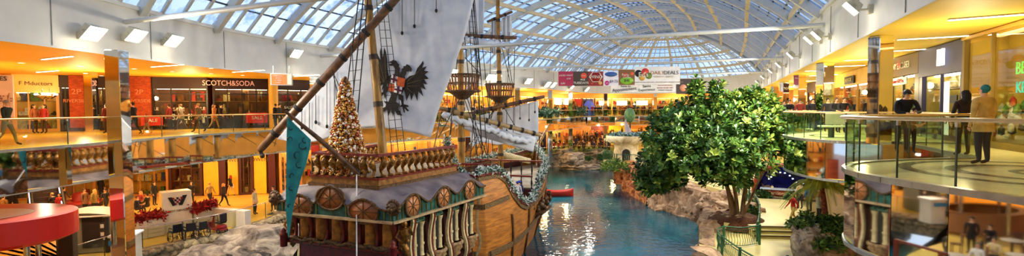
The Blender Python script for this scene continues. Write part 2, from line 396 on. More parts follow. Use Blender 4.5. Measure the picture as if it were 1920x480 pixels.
def cell(p, sc, amp):      # faceted rock relief
    q = V((p[0] * sc, p[1] * sc, p[2] * sc * 1.2))
    d, pts = noise.voronoi(q, distance_metric='DISTANCE', exponent=2.5)
    c = V(pts[0]); h = noise.noise(c * 3.7); n = V((noise.noise(c * 2.1 + V((5, 0, 0))), noise.noise(c * 2.1 + V((0, 7, 0))), noise.noise(c * 2.1 + V((0, 0, 9)))))
    return amp * (h * 1.1 + (q - c).dot(n) * .9)
def rockwall(name, line, z0, ztops, back, m, label, sc=.7, amp=.7, dz=.22, dx=.3, group=None, lean=.25):
    """rock face along a plan polyline; face bulges toward the right-hand side of the walking direction; ztops list interpolated"""
    P = step(line, dx); n = len(P); nz_ = max(3, int((max(ztops) - z0) / dz)); rows = []
    nb = max(2, int(back / .35))
    for k in range(nz_ + 1 + nb):
        row = []
        for i, p in enumerate(P):
            t = (P[min(i + 1, n - 1)] - P[max(i - 1, 0)]).normalized(); nr = V((t.y, -t.x, 0)); u = i / (n - 1) * (len(ztops) - 1); j = min(int(u), len(ztops) - 2); zt = ztops[j] + (ztops[j + 1] - ztops[j]) * (u - j)
            zt += noise.noise(V((p.x * .5, p.y * .5, 3))) * .35
            if k <= nz_: f = k / nz_; q = zz(p - nr * (lean * f), z0 + (zt - z0) * f); dirn = nr + V((0, 0, .25))
            else: f = (k - nz_) / nb; q = zz(p - nr * (lean + back * f), zt - .05 * f); dirn = V((0, 0, .6)) + nr * .3
            d = cell(q, sc, amp) + noise.noise(q * 1.9) * .12 * amp + noise.noise(q * .45) * .5 * amp
            if k > nz_: d *= (1 - .7 * f) if f < 1 else .2
            row.append(q + dirn * d)
        rows.append(row)
    mb = MB(); mb.grid(rows, sm=False)
    return mb.build(name, m, None, None, 'structure', label, group=group)
def boulder(c, r, m, label, name='boulder', group=None, seed=0, sz=.7, sub=3, cat='rock'):
    import bmesh
    bm = bmesh.new(); bmesh.ops.create_icosphere(bm, subdivisions=sub + 1, radius=1)
    rx, ry, rz = (r if isinstance(r, tuple) else (r, r, r * sz)); vs = []
    for v in bm.verts:
        p = v.co.copy(); q = p * 1.3 + V((seed * 3.3, seed, 0)); d = 1 + cell(q * 1.2, 1., .28) + noise.noise(q * 2) * .12
        vs.append(V(c) + V((p.x * rx * d, p.y * ry * d, p.z * rz * d)))
    fs = [[v.index for v in f.verts] for f in bm.faces]; bm.free()
    return MB().add(vs, fs).build(name, m, None, None, None, label, cat, group)
# right bank: from far to near, face on the lagoon side (walk so that right-hand normal points to the water)
bankR = [p for p in resamp(lagR, 160)]
def seg(poly, y0, y1): return [p for p in poly if y0 <= p.y <= y1]
# walking north->? right-hand normal of direction d=(dx,dy) is (dy,-dx): to face -x (water at left) walk toward -y
b1 = list(reversed(seg(bankR, 46.5, 72))); b2 = list(reversed(seg(bankR, 33.0, 46.8))); b3 = list(reversed(seg(bankR, 14, 33.4)))
rockwall('rock_bank_rust', [p + V((-.9, -.4, 0)) for p in b1], ZW - .3, [-.2, .3, .6, .6, .5], 1.6, rkR, 'rust and cream streaked rock face of the far right bank, below the white bowl', .5, .9)
rockwall('rock_bank_buff', [p + V((-.8, -.4, 0)) for p in b2], ZW - .3, [.5, .5, .3, .2, .3], 1.8, rkB, 'buff craggy rock face of the bank beneath the spreading tree', .55, 1.1)
rockwall('rock_bank_pink', [p + V((-.2, 0, 0)) for p in b3], ZW - .3, [.5, .5, .3, .1, -.1, -.3], .7, rkB, 'tall weathered rocks at the water edge beside the green railing', .5, 1.1)
# far bank
fb = list(reversed([p for p in lagL if p.y > 60])) if 0 else [p for p in lagL if p.y > 56]
rockwall('rock_bank_far', fb, ZW - .3, [.3, .4, .5, .4, .3], 1.5, rkG, 'grey boulder bank below the crowded far walkway', .35, 1.3, dz=.35, dx=.5)
lb = [p for p in lagL if 25.5 < p.y < 57]
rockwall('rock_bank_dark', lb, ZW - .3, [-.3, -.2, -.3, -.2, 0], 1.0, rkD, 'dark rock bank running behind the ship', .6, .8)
# pale rocks at the left shore that rise in front of the curb
boulder(G(480, 452, -.6) + V((.6, 0, -.4)), (3.4, 2.2, 1.25), rkG, 'long grey rock mound between glass railing and ship stern', seed=2)
boulder(G(400, 478, -.9) + V((0, 0, -.5)), (3.6, 1.7, 1.1), rkG, 'pale flat rock on the shore below the wheelchairs', seed=5)
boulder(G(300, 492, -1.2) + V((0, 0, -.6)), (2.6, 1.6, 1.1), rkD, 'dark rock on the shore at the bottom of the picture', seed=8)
boulder(G(500, 488, -1.4), (2.0, 1.5, 1.2), rkD, 'dark rock close to the ship stern', seed=11)
boulder(G(1087, 317, ZW) + V((0, 0, .1)), (3.2, 1.8, .7), rkG, 'low grey boulder islet in the far water', seed=3)
boulder(G(1075, 298, -.3), (1.8, 1.4, 1.0), rkG, 'dark grey rock at the water behind the islet', seed=4)
0 and boulder(G(1124, 338, -1.4), (.9, 1.1, 1.0), rkG, 'grey rock nose at the tip of the rust bank', seed=14)
# planter of rocks round the big tree
tb = G(1383, 404, .7); TREE = V((tb.x, tb.y, .7))
soil = MB(); soil.lathe([(0.01, .72), (.9, .70), (1.35, .5), (1.5, .1)], zz(TREE + V((0, .2, 0)), 0), 22, sx=1.1, sy=1.2); tag(soil.build('planting_soil', mat('bark_soil', srgb(96, 52, 26), .95, var=.4, scale=14, bump=.8)), 'reddish bark soil around the foot of the big tree', 'soil', kind='stuff')
for i, (a, b, c, r, l) in enumerate([(1322, 402, .0, (.9, .9, .8), 'squat pinkish rock at the lagoon side of the tree soil'), (1352, 418, .15, (.75, .7, .65), 'rock in front of the tree soil towards the lagoon'), (1376, 426, .1, (.7, .5, .6), 'middle rock in front of the tree soil'), (1336, 380, .2, (.8, 1.0, .75), 'pale pinkish rock between tree soil and the lagoon'), (1338, 446, -.5, (.7, .8, 1.0), 'large pale rock at the corner of the green railing'), (1332, 478, -1.2, (.75, .9, 1.2), 'pale rock at the water below the curved green railing'),
        (1414, 404, .2, (.6, .8, .7), 'buff rock rim between tree soil and steps'), (1396, 424, .15, (.8, .5, .65), 'buff rock in front of the tree soil'), (1365, 372, .2, (.9, .9, .6), 'rock behind the trunks of the big tree'), (1430, 362, .3, (.8, 1.0, .9), 'grey rock by the stair rail behind the tree')]):
    boulder(G(a, b, c), r, rkB, l, seed=20 + i)
# ---- steps and lower terrace at the right
def quadfloor(name, pts, z, m, th=.3):
    mb = MB(); mb.slab([zz(p, z - th) for p in pts], (0, 0, th)); return struct(mb, name, m)
for i in range(3):
    a = G(1418, 418 + 1, 0); z = .48 - .16 * i
terr = [zz(G(1424, 432, .0), 0), zz(G(1486, 434, .0), 0)]
stp = MB()
SL, SR = zz(G(1415, 447, 0), 0), zz(G(1500, 449, 0), 0); sd = (SR - SL).normalized(); sn = V((-sd.y, sd.x, 0))
for i in range(3):
    z = .17 * (i + 1); o_ = sn * (.36 * i)
    stp.slab([SL + o_ + V((0, 0, z - .17)), SR + o_ + V((0, 0, z - .17)), SR + sn * 1.4 + V((0, 0, z - .17)), SL + sn * 1.4 + V((0, 0, z - .17))], (0, 0, .17))
ns = MB()
for i in range(3):
    z = .17 * (i + 1); ns.beam(SL + sn * (.36 * i - .0) + V((0, 0, z - .03)), SR + sn * (.36 * i) + V((0, 0, z - .03)), .08, .075)
stp = stp.build('stairs', pathm, None, None, 'structure', 'three broad cream steps between rock and palm planter'); struct(ns, 'trim_7', mat('step_nosing', srgb(96, 76, 40), .6))
up = MB(); up.slab([zz(SL + sn * 1.3 + sd * -1.2, .0), zz(SR + sn * 1.3 + sd * 5, .0), zz(V((25, 40, 0)), 0), zz(V((24, 50, 0)), 0), zz(V((17.0, 44, 0)), 0), zz(V((16.4, 36, 0)), 0)], (0, 0, .50)); struct(up, 'floor_stage_terrace', pathm)
TZ = .5
# ================================================================ GALLERIES: rails, mirrors, columns, shop fronts
def glassmat(name, tint, refl=.06, edge=None):
    m = bpy.data.materials.new(name); m.use_nodes = True; nt = m.node_tree; nt.nodes.clear()
    out = nt.nodes.new('ShaderNodeOutputMaterial'); mix = nt.nodes.new('ShaderNodeMixShader'); tr = nt.nodes.new('ShaderNodeBsdfTransparent'); g = nt.nodes.new('ShaderNodeBsdfGlossy')
    nz = nt.nodes.new('ShaderNodeTexNoise'); nz.inputs['Scale'].default_value = .5; rp = nt.nodes.new('ShaderNodeValToRGB')
    rp.color_ramp.elements[0].color = (*[t * .9 for t in tint], 1); rp.color_ramp.elements[1].color = (*[min(1, t * 1.05) for t in tint], 1)
    tc = nt.nodes.new('ShaderNodeTexCoord'); nt.links.new(tc.outputs['Object'], nz.inputs[0]); nt.links.new(nz.outputs[0], rp.inputs[0]); nt.links.new(rp.outputs[0], tr.inputs[0])
    g.inputs['Roughness'].default_value = .02; lw_ = nt.nodes.new('ShaderNodeLayerWeight'); lw_.inputs[0].default_value = .25; fr_ = nt.nodes.new('ShaderNodeMath'); fr_.operation = 'POWER'; fr_.inputs[1].default_value = 3; nt.links.new(lw_.outputs['Facing'], fr_.inputs[0])
    ad = nt.nodes.new('ShaderNodeMath'); ad.operation = 'ADD'; ad.inputs[1].default_value = refl; nt.links.new(fr_.outputs[0], ad.inputs[0]); nt.links.new(ad.outputs[0], mix.inputs[0])
    nt.links.new(tr.outputs[0], mix.inputs[1]); nt.links.new(g.outputs[0], mix.inputs[2]); nt.links.new(mix.outputs[0], out.inputs[0]); return m
glG = glassmat('rail_glass_green', (.77, .92, .73)); glN = glassmat('rail_glass_pale_green', (.93, .98, .87), .03); glC = glassmat('rail_glass_clear', (.88, .92, .80), .04); shopglass = glassmat('shop_glass', (.93, .95, .9), .05)
brass = mat('handrail_bronze', srgb(190, 150, 90), .3, .8, var=.05); dkbr = mat('handrail_dark_bronze', srgb(120, 96, 60), .35, .7)
chrome = mat('mirror_steel', (.82, .80, .74), .03, 1., var=.03, scale=.5); steelp = mat('polished_steel', (.7, .7, .68), .15, 1.)
def glassrail(line, z, name, label, gm, w=1.5, h=1.05, rail=brass, wide=.07, zb=None, post=False, group=None, curb=True, cat='railing', stubs=False, gap=.02):
    P = step(line, w); c = sum(P, V((0, 0, 0))) / len(P); r = root(name, zz(c, z), label, cat, group)
    for p, q in zip(P, P[1:]):
        t = (q - p).normalized(); n = V((t.y, -t.x, 0)); mb = MB(); m = (p + q) / 2
        mb.box(zz(m, z + (h - .05) / 2 + .02), ((q - p).length - gap, .016, h - .1), math.atan2(t.y, t.x)); mb.box(zz(p + t * .008, z + (h - .05) / 2 + .02), (.022 if w < 1.2 else .03, .024, h - .1), math.atan2(t.y, t.x), 1); part(mb, 'glass_panel', [gm, mat('glass_joint_dark', srgb(40, 60, 44), .4)], r)
    mb = MB()
    if wide < .1: mb.tube([zz(p, z + h) for p in P], wide / 2, 8)
    else:
        H_ = step(line, .35); N_ = [((H_[min(i + 1, len(H_) - 1)] - H_[max(i - 1, 0)]).normalized().cross(V((0, 0, 1)))) for i in range(len(H_))]
        mb.grid([[zz(p + n_ * a, z + h + b) for a, b in ((-wide / 2, -.025), (-wide / 2, .02), (-wide / 3, .035), (wide / 3, .035), (wide / 2, .02), (wide / 2, -.025), (-wide / 2, -.025))] for p, n_ in zip(H_, N_)])
    for p in P:
        mb.box(zz(p, z + h - .07), (.05, .05, .08), m=1)
        if post: mb.box(zz(p, z + h / 2), (.03, .05, h), m=1)
    part(mb, 'handrail', [rail, steelp], r)
    if curb:
        mb = MB(); Q = step(line, .6)
        for p, q in zip(Q, Q[1:]): mb.beam(zz(p, z - .02), zz(q, z - .02), .16, .1)
        part(mb, 'floor_channel', mat('rail_channel', srgb(150, 150, 140), .3, .6), r)
    return r
lw = [p for p in Lw]
def sub(poly, y0, y1): return [p for p in poly if y0 <= p.y <= y1]
rl = [p + V((.02, 0, 0)) for p in lw]
glassrail(sub(rl, 2, 35), ZU, 'glass_railing', 'clear glass railing with bronze handrail along the upper walkway before the dark clothes shop', glC, 2.6)
glassrail(sub(rl, 34.4, 80) + APX[:9], ZU, 'glass_railing', 'glass railing along the crowded far upper walkway', glG, 2.0)
glassrail(APX[8:], ZU, 'glass_railing', 'glass railing on the far upper walkway half hidden by the tree', glG, 2.0)
iN = 40
glassrail(RE[:iN + 1], ZU, 'glass_railing', 'curved green glass balustrade with wide wooden handrail on the near round balcony', glN, .98, 1.08, mat('handrail_wood', srgb(196, 160, 92), .3, 0, var=.12, scale=6, stretch=(1, 1, 6)), .24)
glassrail(RE[iN:iN + 2] + [RE[iN + 2]], ZU, 'glass_railing', 'green glass railing with wooden handrail on the inner edge behind the round balcony', glN, 1.3, 1.08, MATS['handrail_wood'], .2)
glassrail(RE[iN + 2:iN + 27], ZU, 'glass_railing', 'curved green glass balustrade of the second round balcony, behind the bench', glG, .95, 1.08, MATS['handrail_wood'], .16)
glassrail(RE[iN + 26:], ZU, 'glass_railing', 'green glass railing of the far right walkway beyond the round balconies', glG, 1.5, 1.08, brass)
# mirrored fascia strips under the upper floor
def mirrors(line, name, z0, z1, w, yaw, lab):
    P = step(line, w); mb = MB()
    for p, q in zip(P, P[1:]):
        t = (q - p).normalized(); a = math.atan2(t.y, t.x) + yaw; mb.box(zz((p + q) / 2, (z0 + z1) / 2), ((q - p).length * .99, .04, z1 - z0), a)
    return struct(mb, name, chrome, lab)
mirrors(sub(lw, 2, 34.8), 'wall_mirror_left', ZL - .05, ZU - .06, 1.75, math.radians(-9), 'tarnished mirror strips below the upper walkway by the clothes shop')
mirrors(sub(lw, 34.2, 80) + APX, 'wall_mirror_far', ZL - .05, ZU - .06, 2.2, 0, 'mirror strips below the far upper walkway')
mirrors(RE, 'wall_mirror_right', ZL - .05, ZU - .06, .98, 0, 'tall mirror strips below the round balconies')
for nm, line in (('trim_8', RE), ('trim_9', lw + APX)):
    mb = MB(); Q = step(line, .6)
    for p, q in zip(Q, Q[1:]): mb.beam(zz(p, ZL - .06), zz(q, ZL - .06), .1, .08); mb.beam(zz(p, ZU - .04), zz(q, ZU - .04), .12, .08)
    struct(mb, nm, mat('slab_edge_steel', srgb(170, 175, 170), .3, .5))
# ring pattern in the balcony floor
ring = MB()
for r0, r1 in ((2.05, 2.3), (1.25, 1.5), (.4, .55)):
    cx = V((10.25, 9.4, ZU + .004)); ring.grid([[cx + V((math.cos(a) * r, math.sin(a) * r, 0)) for a in [2 * PI * i / 48 for i in range(49)]] for r in (r0, r1)], sm=False)
cx = V((15.2, 21.6, ZU + .004))
for r0, r1 in ((1.7, 1.9),): ring.grid([[cx + V((math.cos(a) * r, math.sin(a) * r, 0)) for a in [2 * PI * i / 48 for i in range(49)]] for r in (r0, r1)], sm=False)
struct(ring, 'floor_inlay_rings', mat('grey_stone_inlay', srgb(128, 122, 96), .2))
# columns
def column(p, z0, z1, w, name_n, lab, rot=0):
    mb = MB(); mb.box(zz(p, (z0 + z1) / 2), (w, w, z1 - z0), rot, ch=.03); o = struct(mb, 'column_%d' % name_n, chrome, lab)
k = 1
for px, Y, z0, w_ in ((222, 19.6, 0, .56), (592, 35.6, 0, .6), (172, 30, ZU, .5), (1649, 16.9, ZU, .52), (1546, 27.0, ZU, .62), (1499, 37, ZU, .6), (1470, 47, ZU, .6), (1452, 57, ZU, .6)):
    p = W(px, 200, Y); column(p, z0, ZS, w_, k, 'mirror-clad square column', math.radians(4 if px > 960 else 3)); k += 1
for i in (28, 32, 36, 40, 43, 46, 49, 52):
    p = EDGE[i] + (OUT[i] - EDGE[i]).normalized() * .8; column(p, 0, ZS, .6, k, 'mirror-clad column on the far walkway'); k += 1
# ceiling light strips
ledm = mat('strip_light_glow', (1, .9, .66), .5, emit=9, ecol=(1, .86, .55)); framem = mat('strip_frame', srgb(230, 220, 190), .5)
def striplight(a, b, lab, grp, z=ZS, w=.12):
    A = G(a[0], a[1], z - .02); B = G(b[0], b[1], z - .02); r = root('ceiling_light', (A + B) / 2, lab, 'ceiling light', grp)
    part(MB().beam(zz(A, z - .02), zz(B, z - .02), w + .06, .03), 'frame', framem, r); part(MB().beam(zz(A, z - .04), zz(B, z - .04), w, .02), 'diffuser', ledm, r)
for i, (a, b, lab) in enumerate([((80, 111), (135, 105), 'slim ceiling strip light before the mirrored column'), ((285, 125), (343, 120.5), 'slim ceiling strip light over the brick pilaster'), ((437, 135), (495, 131), 'slim ceiling strip light over the clothes shop sign'), ((552, 143), (598, 140), 'slim ceiling strip light beside the ship yard'), ((70, 135), (108, 132), 'slim ceiling strip light over the cream shoe shop')]):
    striplight(a, b, lab, 'strip lights of the orange ceiling')
for i, (a, b) in enumerate([((1778, 37), (1920, 26)), ((1683, 74), (1872, 63)), ((1661, 96), (1774, 89)), ((1656, 110), (1708, 107)), ((1584, 113), (1632, 111)), ((1548, 125), (1622, 122)), ((1518, 142), (1600, 138)), ((1505, 152), (1560, 150)), ((1510, 133), (1534, 132)), ((1478, 163), (1530, 161)), ((1460, 172), (1510, 170.5))]):
    striplight(a, b, ['longest strip light at the top of the gold ceiling', 'long strip light above the navy shop front', 'strip light above the cream shop', 'short strip light beside the near mirror column', 'short strip light before the near mirror column', 'strip light behind the second mirror column', 'strip light between the second and third columns', 'faint strip light near the third column', 'short strip light left of the second column', 'faint strip light beyond the third column', 'faintest strip light at the end of the gold ceiling'][i].replace(' left of', ' beside'), 'strip lights of the gold ceiling')
# recessed spots in the orange ceiling
spm = mat('downlight_glow', (1, .9, .7), .5, emit=6, ecol=(1, .88, .6))
for (px, py) in ((40, 118), (151, 124), (85, 152), (190, 142), (252, 129), (323, 134), (396, 128), (396, 138), (455, 141), (140, 151), (525, 150)):
    p = G(px, py, ZS - .02); r = root('downlight', p, 'small round recessed lamp in the orange ceiling', 'downlight', 'round lamps of the orange ceiling')
    part(MB().lathe([(.15, 0), (.17, -.02), (.12, -.03)], zz(p, ZS), 14), 'trim_ring', framem, r); part(MB().lathe([(.001, -.02), (.12, -.02)], zz(p, ZS - .005), 14), 'bulb', spm, r)
# floodlights on the white fascia
fle = mat('floodlight_glow', (1, .97, .85), .5, emit=28, ecol=(1, .93, .72)); flb = mat('floodlight_body', srgb(214, 208, 186), .45, .2)
def flood(px, py, z, side, lab, n=1, s=.30, grp='floodlights on the white fascia'):
    p = None
    best = 1e9
    for q0, q1 in zip(EDGE, EDGE[1:]):
        for k_ in range(8):
            q = q0.lerp(q1, k_ / 8)
            if q.y < 2 or (side == 'L') != (toST(q)[1] < 0 if q.y < 70 else px < 1250): continue
            # image x of q
            e = abs(960 + F * q.x / q.y - px)
            if e < best: best = e; p = q; t = (q1 - q0).normalized()
    d = ray(px, py); z = CAM.z + d.z * p.y / d.y; nrm = V((t.y, -t.x, 0)); r = root('floodlight', zz(p + nrm * .35, z), lab, 'floodlight', grp)
    # head: tapered box facing outward+down along the hall
    fw_ = (nrm * .8 + V((0, 0, -.75))).normalized(); xx = t; yy = fw_.cross(xx).normalized(); M = Matrix((xx, yy, fw_)).transposed().to_4x4(); c = zz(p + nrm * .62, z)
    mb = MB(); T = Matrix.Translation(c) @ M
    def L(x, y, zz_): return T @ V((x, y, zz_))
    a = [L(-s, -s * .8, 0), L(s, -s * .8, 0), L(s, s * .8, 0), L(-s, s * .8, 0)]; b = [L(-s * .6, -s * .5, -s * .9), L(s * .6, -s * .5, -s * .9), L(s * .6, s * .5, -s * .9), L(-s * .6, s * .5, -s * .9)]
    mb.add(a + b, [[7, 6, 5, 4], [0, 1, 5, 4], [1, 2, 6, 5], [2, 3, 7, 6], [3, 0, 4, 7]])
    part(mb, 'housing', flb, r)
    mb = MB(); mb.add([L(-s * .92, -s * .72, -.02), L(s * .92, -s * .72, -.02), L(s * .92, s * .72, -.02), L(-s * .92, s * .72, -.02)], [[0, 1, 2, 3]]); part(mb, 'lens', fle, r)
    mb = MB(); mb.tube([zz(p, z - .05), zz(p + nrm * .45, z - .05)], .035, 8); mb.box(zz(p + nrm * .03, z - .05), (.2, .2, .3), math.atan2(t.y, t.x)); mb.beam(L(-s * 1.1, 0, -s * .4), L(s * 1.1, 0, -s * .4), .05, .05); part(mb, 'bracket', flb, r)
    return p, z, nrm
FL = []
for px, py, lab in ((156, 64, 'dazzling floodlight on the fascia, first of three above the mirrored column'), (237, 68, 'dazzling floodlight on the fascia, middle of the three'), (306, 78, 'dazzling floodlight on the fascia, third of the three towards the skylight'), (547, 102, 'lone dazzling floodlight above the clothes shop sign'), (843, 137, 'floodlight glowing beside the nearer crow nest'), (912, 146, 'floodlight glowing between the two crow nests'), (925, 147, 'floodlight close beside another between the crow nests'), (985, 153, 'floodlight on the fascia beyond the ship sails'), (1020, 159, 'floodlight of a pair before the red banners'), (1029, 160, 'second floodlight of a pair before the red banners'), (1066, 163, 'floodlight below the first red banner'), (1093, 168, 'floodlight below the wing banner')):
    FL.append(flood(px, py, 0, 'L', lab, s=.42 if px < 600 else .5))
for px, py, lab in ((1632, 14, 'large floodlight at the top of the gold ceiling edge'), (1556, 66, 'tall floodlight of the tilted pair'), (1541, 75, 'lower floodlight of the tilted pair'), (1499, 104, 'floodlight at the end of the long tie rod'), (1475, 122, 'floodlight above the second mirror column'), (1456, 133, 'floodlight on the fascia above the tree top'), (1440, 145, 'small floodlight above the tree top'), (1428, 154, 'smallest floodlight where the fascia turns')):
    FL.append(flood(px, py, 0, 'R', lab, s=.32))
# ================================================================ SHIP
U_ = V((.375, .927, 0)).normalized(); P_ = V((-U_.y, U_.x, 0))
C0 = V((-7.83, 21.2, 0))
def S(u, c, z): return C0 + U_ * u + P_ * c + V((0, 0, z))
def wood(name, c, c2, rough=.45, sc=3, st=(1, 1, 1), bump=.2, coat=0): return mat(name, c2, rough, 0, scale=sc, col2=c, stretch=st, bump=bump, coat=coat)
def plankmat(name, c1, c2, dz):
    m = bpy.data.materials.new(name); m.use_nodes = True; nt = m.node_tree; b = nt.nodes['Principled BSDF']; b.inputs['Roughness'].default_value = .5
    tc = nt.nodes.new('ShaderNodeTexCoord'); mp = nt.nodes.new('ShaderNodeMapping'); mp.inputs['Scale'].default_value = (.7, .7, 5)
    nz = nt.nodes.new('ShaderNodeTexNoise'); nz.inputs['Scale'].default_value = 1.6; nz.inputs['Detail'].default_value = 7; nz.inputs['Roughness'].default_value = .65
    rp = nt.nodes.new('ShaderNodeValToRGB'); e = rp.color_ramp.elements; e[0].position = .3; e[0].color = (*c1, 1); e[1].position = .7; e[1].color = (*c2, 1)
    wv = nt.nodes.new('ShaderNodeTexWave'); wv.bands_direction = 'Z'; wv.inputs['Scale'].default_value = dz; wv.wave_profile = 'SIN'; wv.inputs['Distortion'].default_value = .15
    r2 = nt.nodes.new('ShaderNodeValToRGB'); e = r2.color_ramp.elements; e[0].position = .0; e[0].color = (.45, .4, .35, 1); e[1].position = .05; e[1].color = (1, 1, 1, 1)
    mx = nt.nodes.new('ShaderNodeMixRGB'); mx.blend_type = 'MULTIPLY'; mx.inputs[0].default_value = .6
    nt.links.new(tc.outputs['Object'], mp.inputs[0]); nt.links.new(mp.outputs[0], nz.inputs[0]); nt.links.new(nz.outputs[0], rp.inputs[0]); nt.links.new(tc.outputs['Object'], wv.inputs[0]); nt.links.new(wv.outputs[0], r2.inputs[0])
    nt.links.new(rp.outputs[0], mx.inputs[1]); nt.links.new(r2.outputs[0], mx.inputs[2]); nt.links.new(mx.outputs[0], b.inputs['Base Color'])
    return m
hullm = plankmat('hull_planks', srgb(128, 70, 24), srgb(214, 138, 46), 1.35)
mastm = wood('mast_wood', srgb(96, 62, 18), srgb(176, 130, 48), .4, 2.5, (2, 2, .5), .2)
yardm = wood('yard_wood', srgb(58, 36, 22), srgb(118, 80, 46), .45, 3)
redm = mat('ship_oxblood', srgb(112, 24, 18), .4, var=.25, scale=5); redk = mat('ship_dark_red', srgb(64, 16, 14), .5, var=.25, scale=5)
goldm = mat('carved_gilt', srgb(176, 122, 44), .38, .45, col2=srgb(66, 42, 20), var=.35, scale=9, bump=.4); gilt2 = mat('carved_bronze', srgb(104, 74, 42), .5, .3, var=.4, scale=9, bump=.5)
tealm = mat('ship_teal', srgb(34, 94, 88), .5, var=.35, scale=4); creamm = mat('ship_cream', srgb(222, 202, 150), .5, var=.15, scale=6)
roofm = mat('canopy_lead', srgb(140, 124, 120), .55, var=.22, scale=1.6, bump=.15, col2=srgb(96, 84, 84)); winm = mat('fan_window_copper', srgb(214, 140, 84), .4, var=.2, scale=5)
sailm = mat('sail_canvas', srgb(214, 216, 220), .85, var=.05, scale=1.5, bump=.15, col2=srgb(188, 194, 206)); ropem = mat('tarred_rope', srgb(34, 28, 26), .8); ironm = mat('mast_hoop_iron', srgb(60, 48, 40), .6, .3)
deckm = plankmat('deck_planks', srgb(120, 100, 72), srgb(176, 156, 122), .2)
blackm = mat('dark_recess', srgb(26, 22, 20), .7)
ship = root('sailing_ship', S(12, 0, ZW), 'full-size wooden galleon with lateen sail moored in the indoor lagoon', 'ship')
us = [.9, 3, 6, 7.5, 9.0, 9.6, 10.2, 11.0, 12, 13.2, 14.6, 16, 18, 20, 22, 23.5, 25, 26.3, 27.0]
hb = [2.75, 2.95, 3.35, 3.62, 3.85, 3.92, 3.96, 4.02, 4.08, 4.12, 4.08, 3.95, 3.6, 3.1, 2.35, 1.7, .95, .3, .04]
gz = [3.4, 3.4, 3.42, 3.42, 3.38, 3.0, 2.0, 1.35, 1.0, .98, 1.35, 2.1, 2.35, 2.5, 2.65, 2.8, 3.0, 3.25, 3.3]
hw = [1.9, 2.6, 3.5, 4.0, 4.35, 4.4, 4.4, 4.35, 4.2, 4.0, 3.75, 3.5, 3.05, 2.5, 1.75, 1.1, .5, .1, .03]
def lerpl(xs, ys, x):
    for i in range(len(xs) - 1):
        if xs[i] <= x <= xs[i + 1]: return ys[i] + (ys[i + 1] - ys[i]) * (x - xs[i]) / (xs[i + 1] - xs[i])
    return ys[0] if x < xs[0] else ys[-1]
def hbw(u, z):          # half-breadth at height z
    if u < 6.98: return 2.55 + .085 * u - (.5 if z < -1.6 else 0)
    g, w, zt = lerpl(us, hb, u), lerpl(us, hw, u), lerpl(us, gz, u); f = (z - ZW) / (3.4 - ZW)
    return w + (g - w) * f + .35 * math.sin(PI * min(1, max(0, f))) * min(1, g / 2)
UU = sorted(set([u for u in us] + [.9 + i * .45 for i in range(58)] + [6.97, 7.0])); NZ = 14
for sd_, nm in ((-1, 'hull_side'), (1, 'hull_side')):
    mb = MB(); mb.grid([[S(u, sd_ * hbw(u, z_), z_) for k in range(NZ + 1) for z_ in [ZW - .6 + ((lerpl(us, gz, u) if u > 6.98 else 2.3) - ZW + .6) * k / NZ]] for u in UU])
    part(mb, nm, hullm, ship)
def along(sd_, u0, u1, zf, out=.03, n=40, uf=None):
    return [S(u, sd_ * (hbw(u, zf(u)) + out), zf(u)) for u in [u0 + (u1 - u0) * i / n for i in range(n + 1)]]
# wales: carved dark/gilt bands
carve = mat('carved_wale', srgb(150, 118, 70), .6, .1, scale=16, col2=srgb(48, 36, 24), bump=.8)
for u0, u1, zf, w_ in ((6.9, 26, lambda u: -.85 + .012 * max(0, u - 7) ** 1.6, .30), (6.9, 9.6, lambda u: 1.75 + .05 * (u - 7), .26), (13.6, 26, lambda u: .7 + .08 * (u - 13), .22), (15, 26.4, lambda u: 1.55 + .07 * (u - 15), .16)):
    for sd_ in (-1, 1):
        P = along(sd_, u0, u1, zf, .04); mb = MB()
        for p, q in zip(P, P[1:]): mb.beam(p, q, .14, w_)
        part(mb, 'wale', carve, ship)
for sd_ in (-1, 1):     # gunwale cap following the sheer
    P = [S(u, sd_ * (hbw(u, lerpl(us, gz, u)) + .02), lerpl(us, gz, u)) for u in UU if u > 6.8]; mb = MB()
    for p, q in zip(P, P[1:]): mb.beam(p, q, .26, .14)
    part(mb, 'gunwale', redm, ship)
    P = [p - V((0, 0, .2)) - P_ * 0 for p in [S(u, sd_ * (hbw(u, lerpl(us, gz, u) - .2) + .05), lerpl(us, gz, u)) for u in UU if u > 6.8]]; mb = MB()
    for p, q in zip(P, P[1:]): mb.beam(p, q, .1, .2)
    part(mb, 'sheer_moulding', carve, ship)
    for u in (9.6, 12.6, 16.6, 19.5):   # vertical fenders
        mb = MB(); Q = [S(u, sd_ * (hbw(u, z) + .06), z) for z in [ZW + (min(.9, lerpl(us, gz, u)) - ZW) * i / 8 for i in range(9)]]; mb.tube(Q, .07, 6); part(mb, 'fender', yardm, ship)
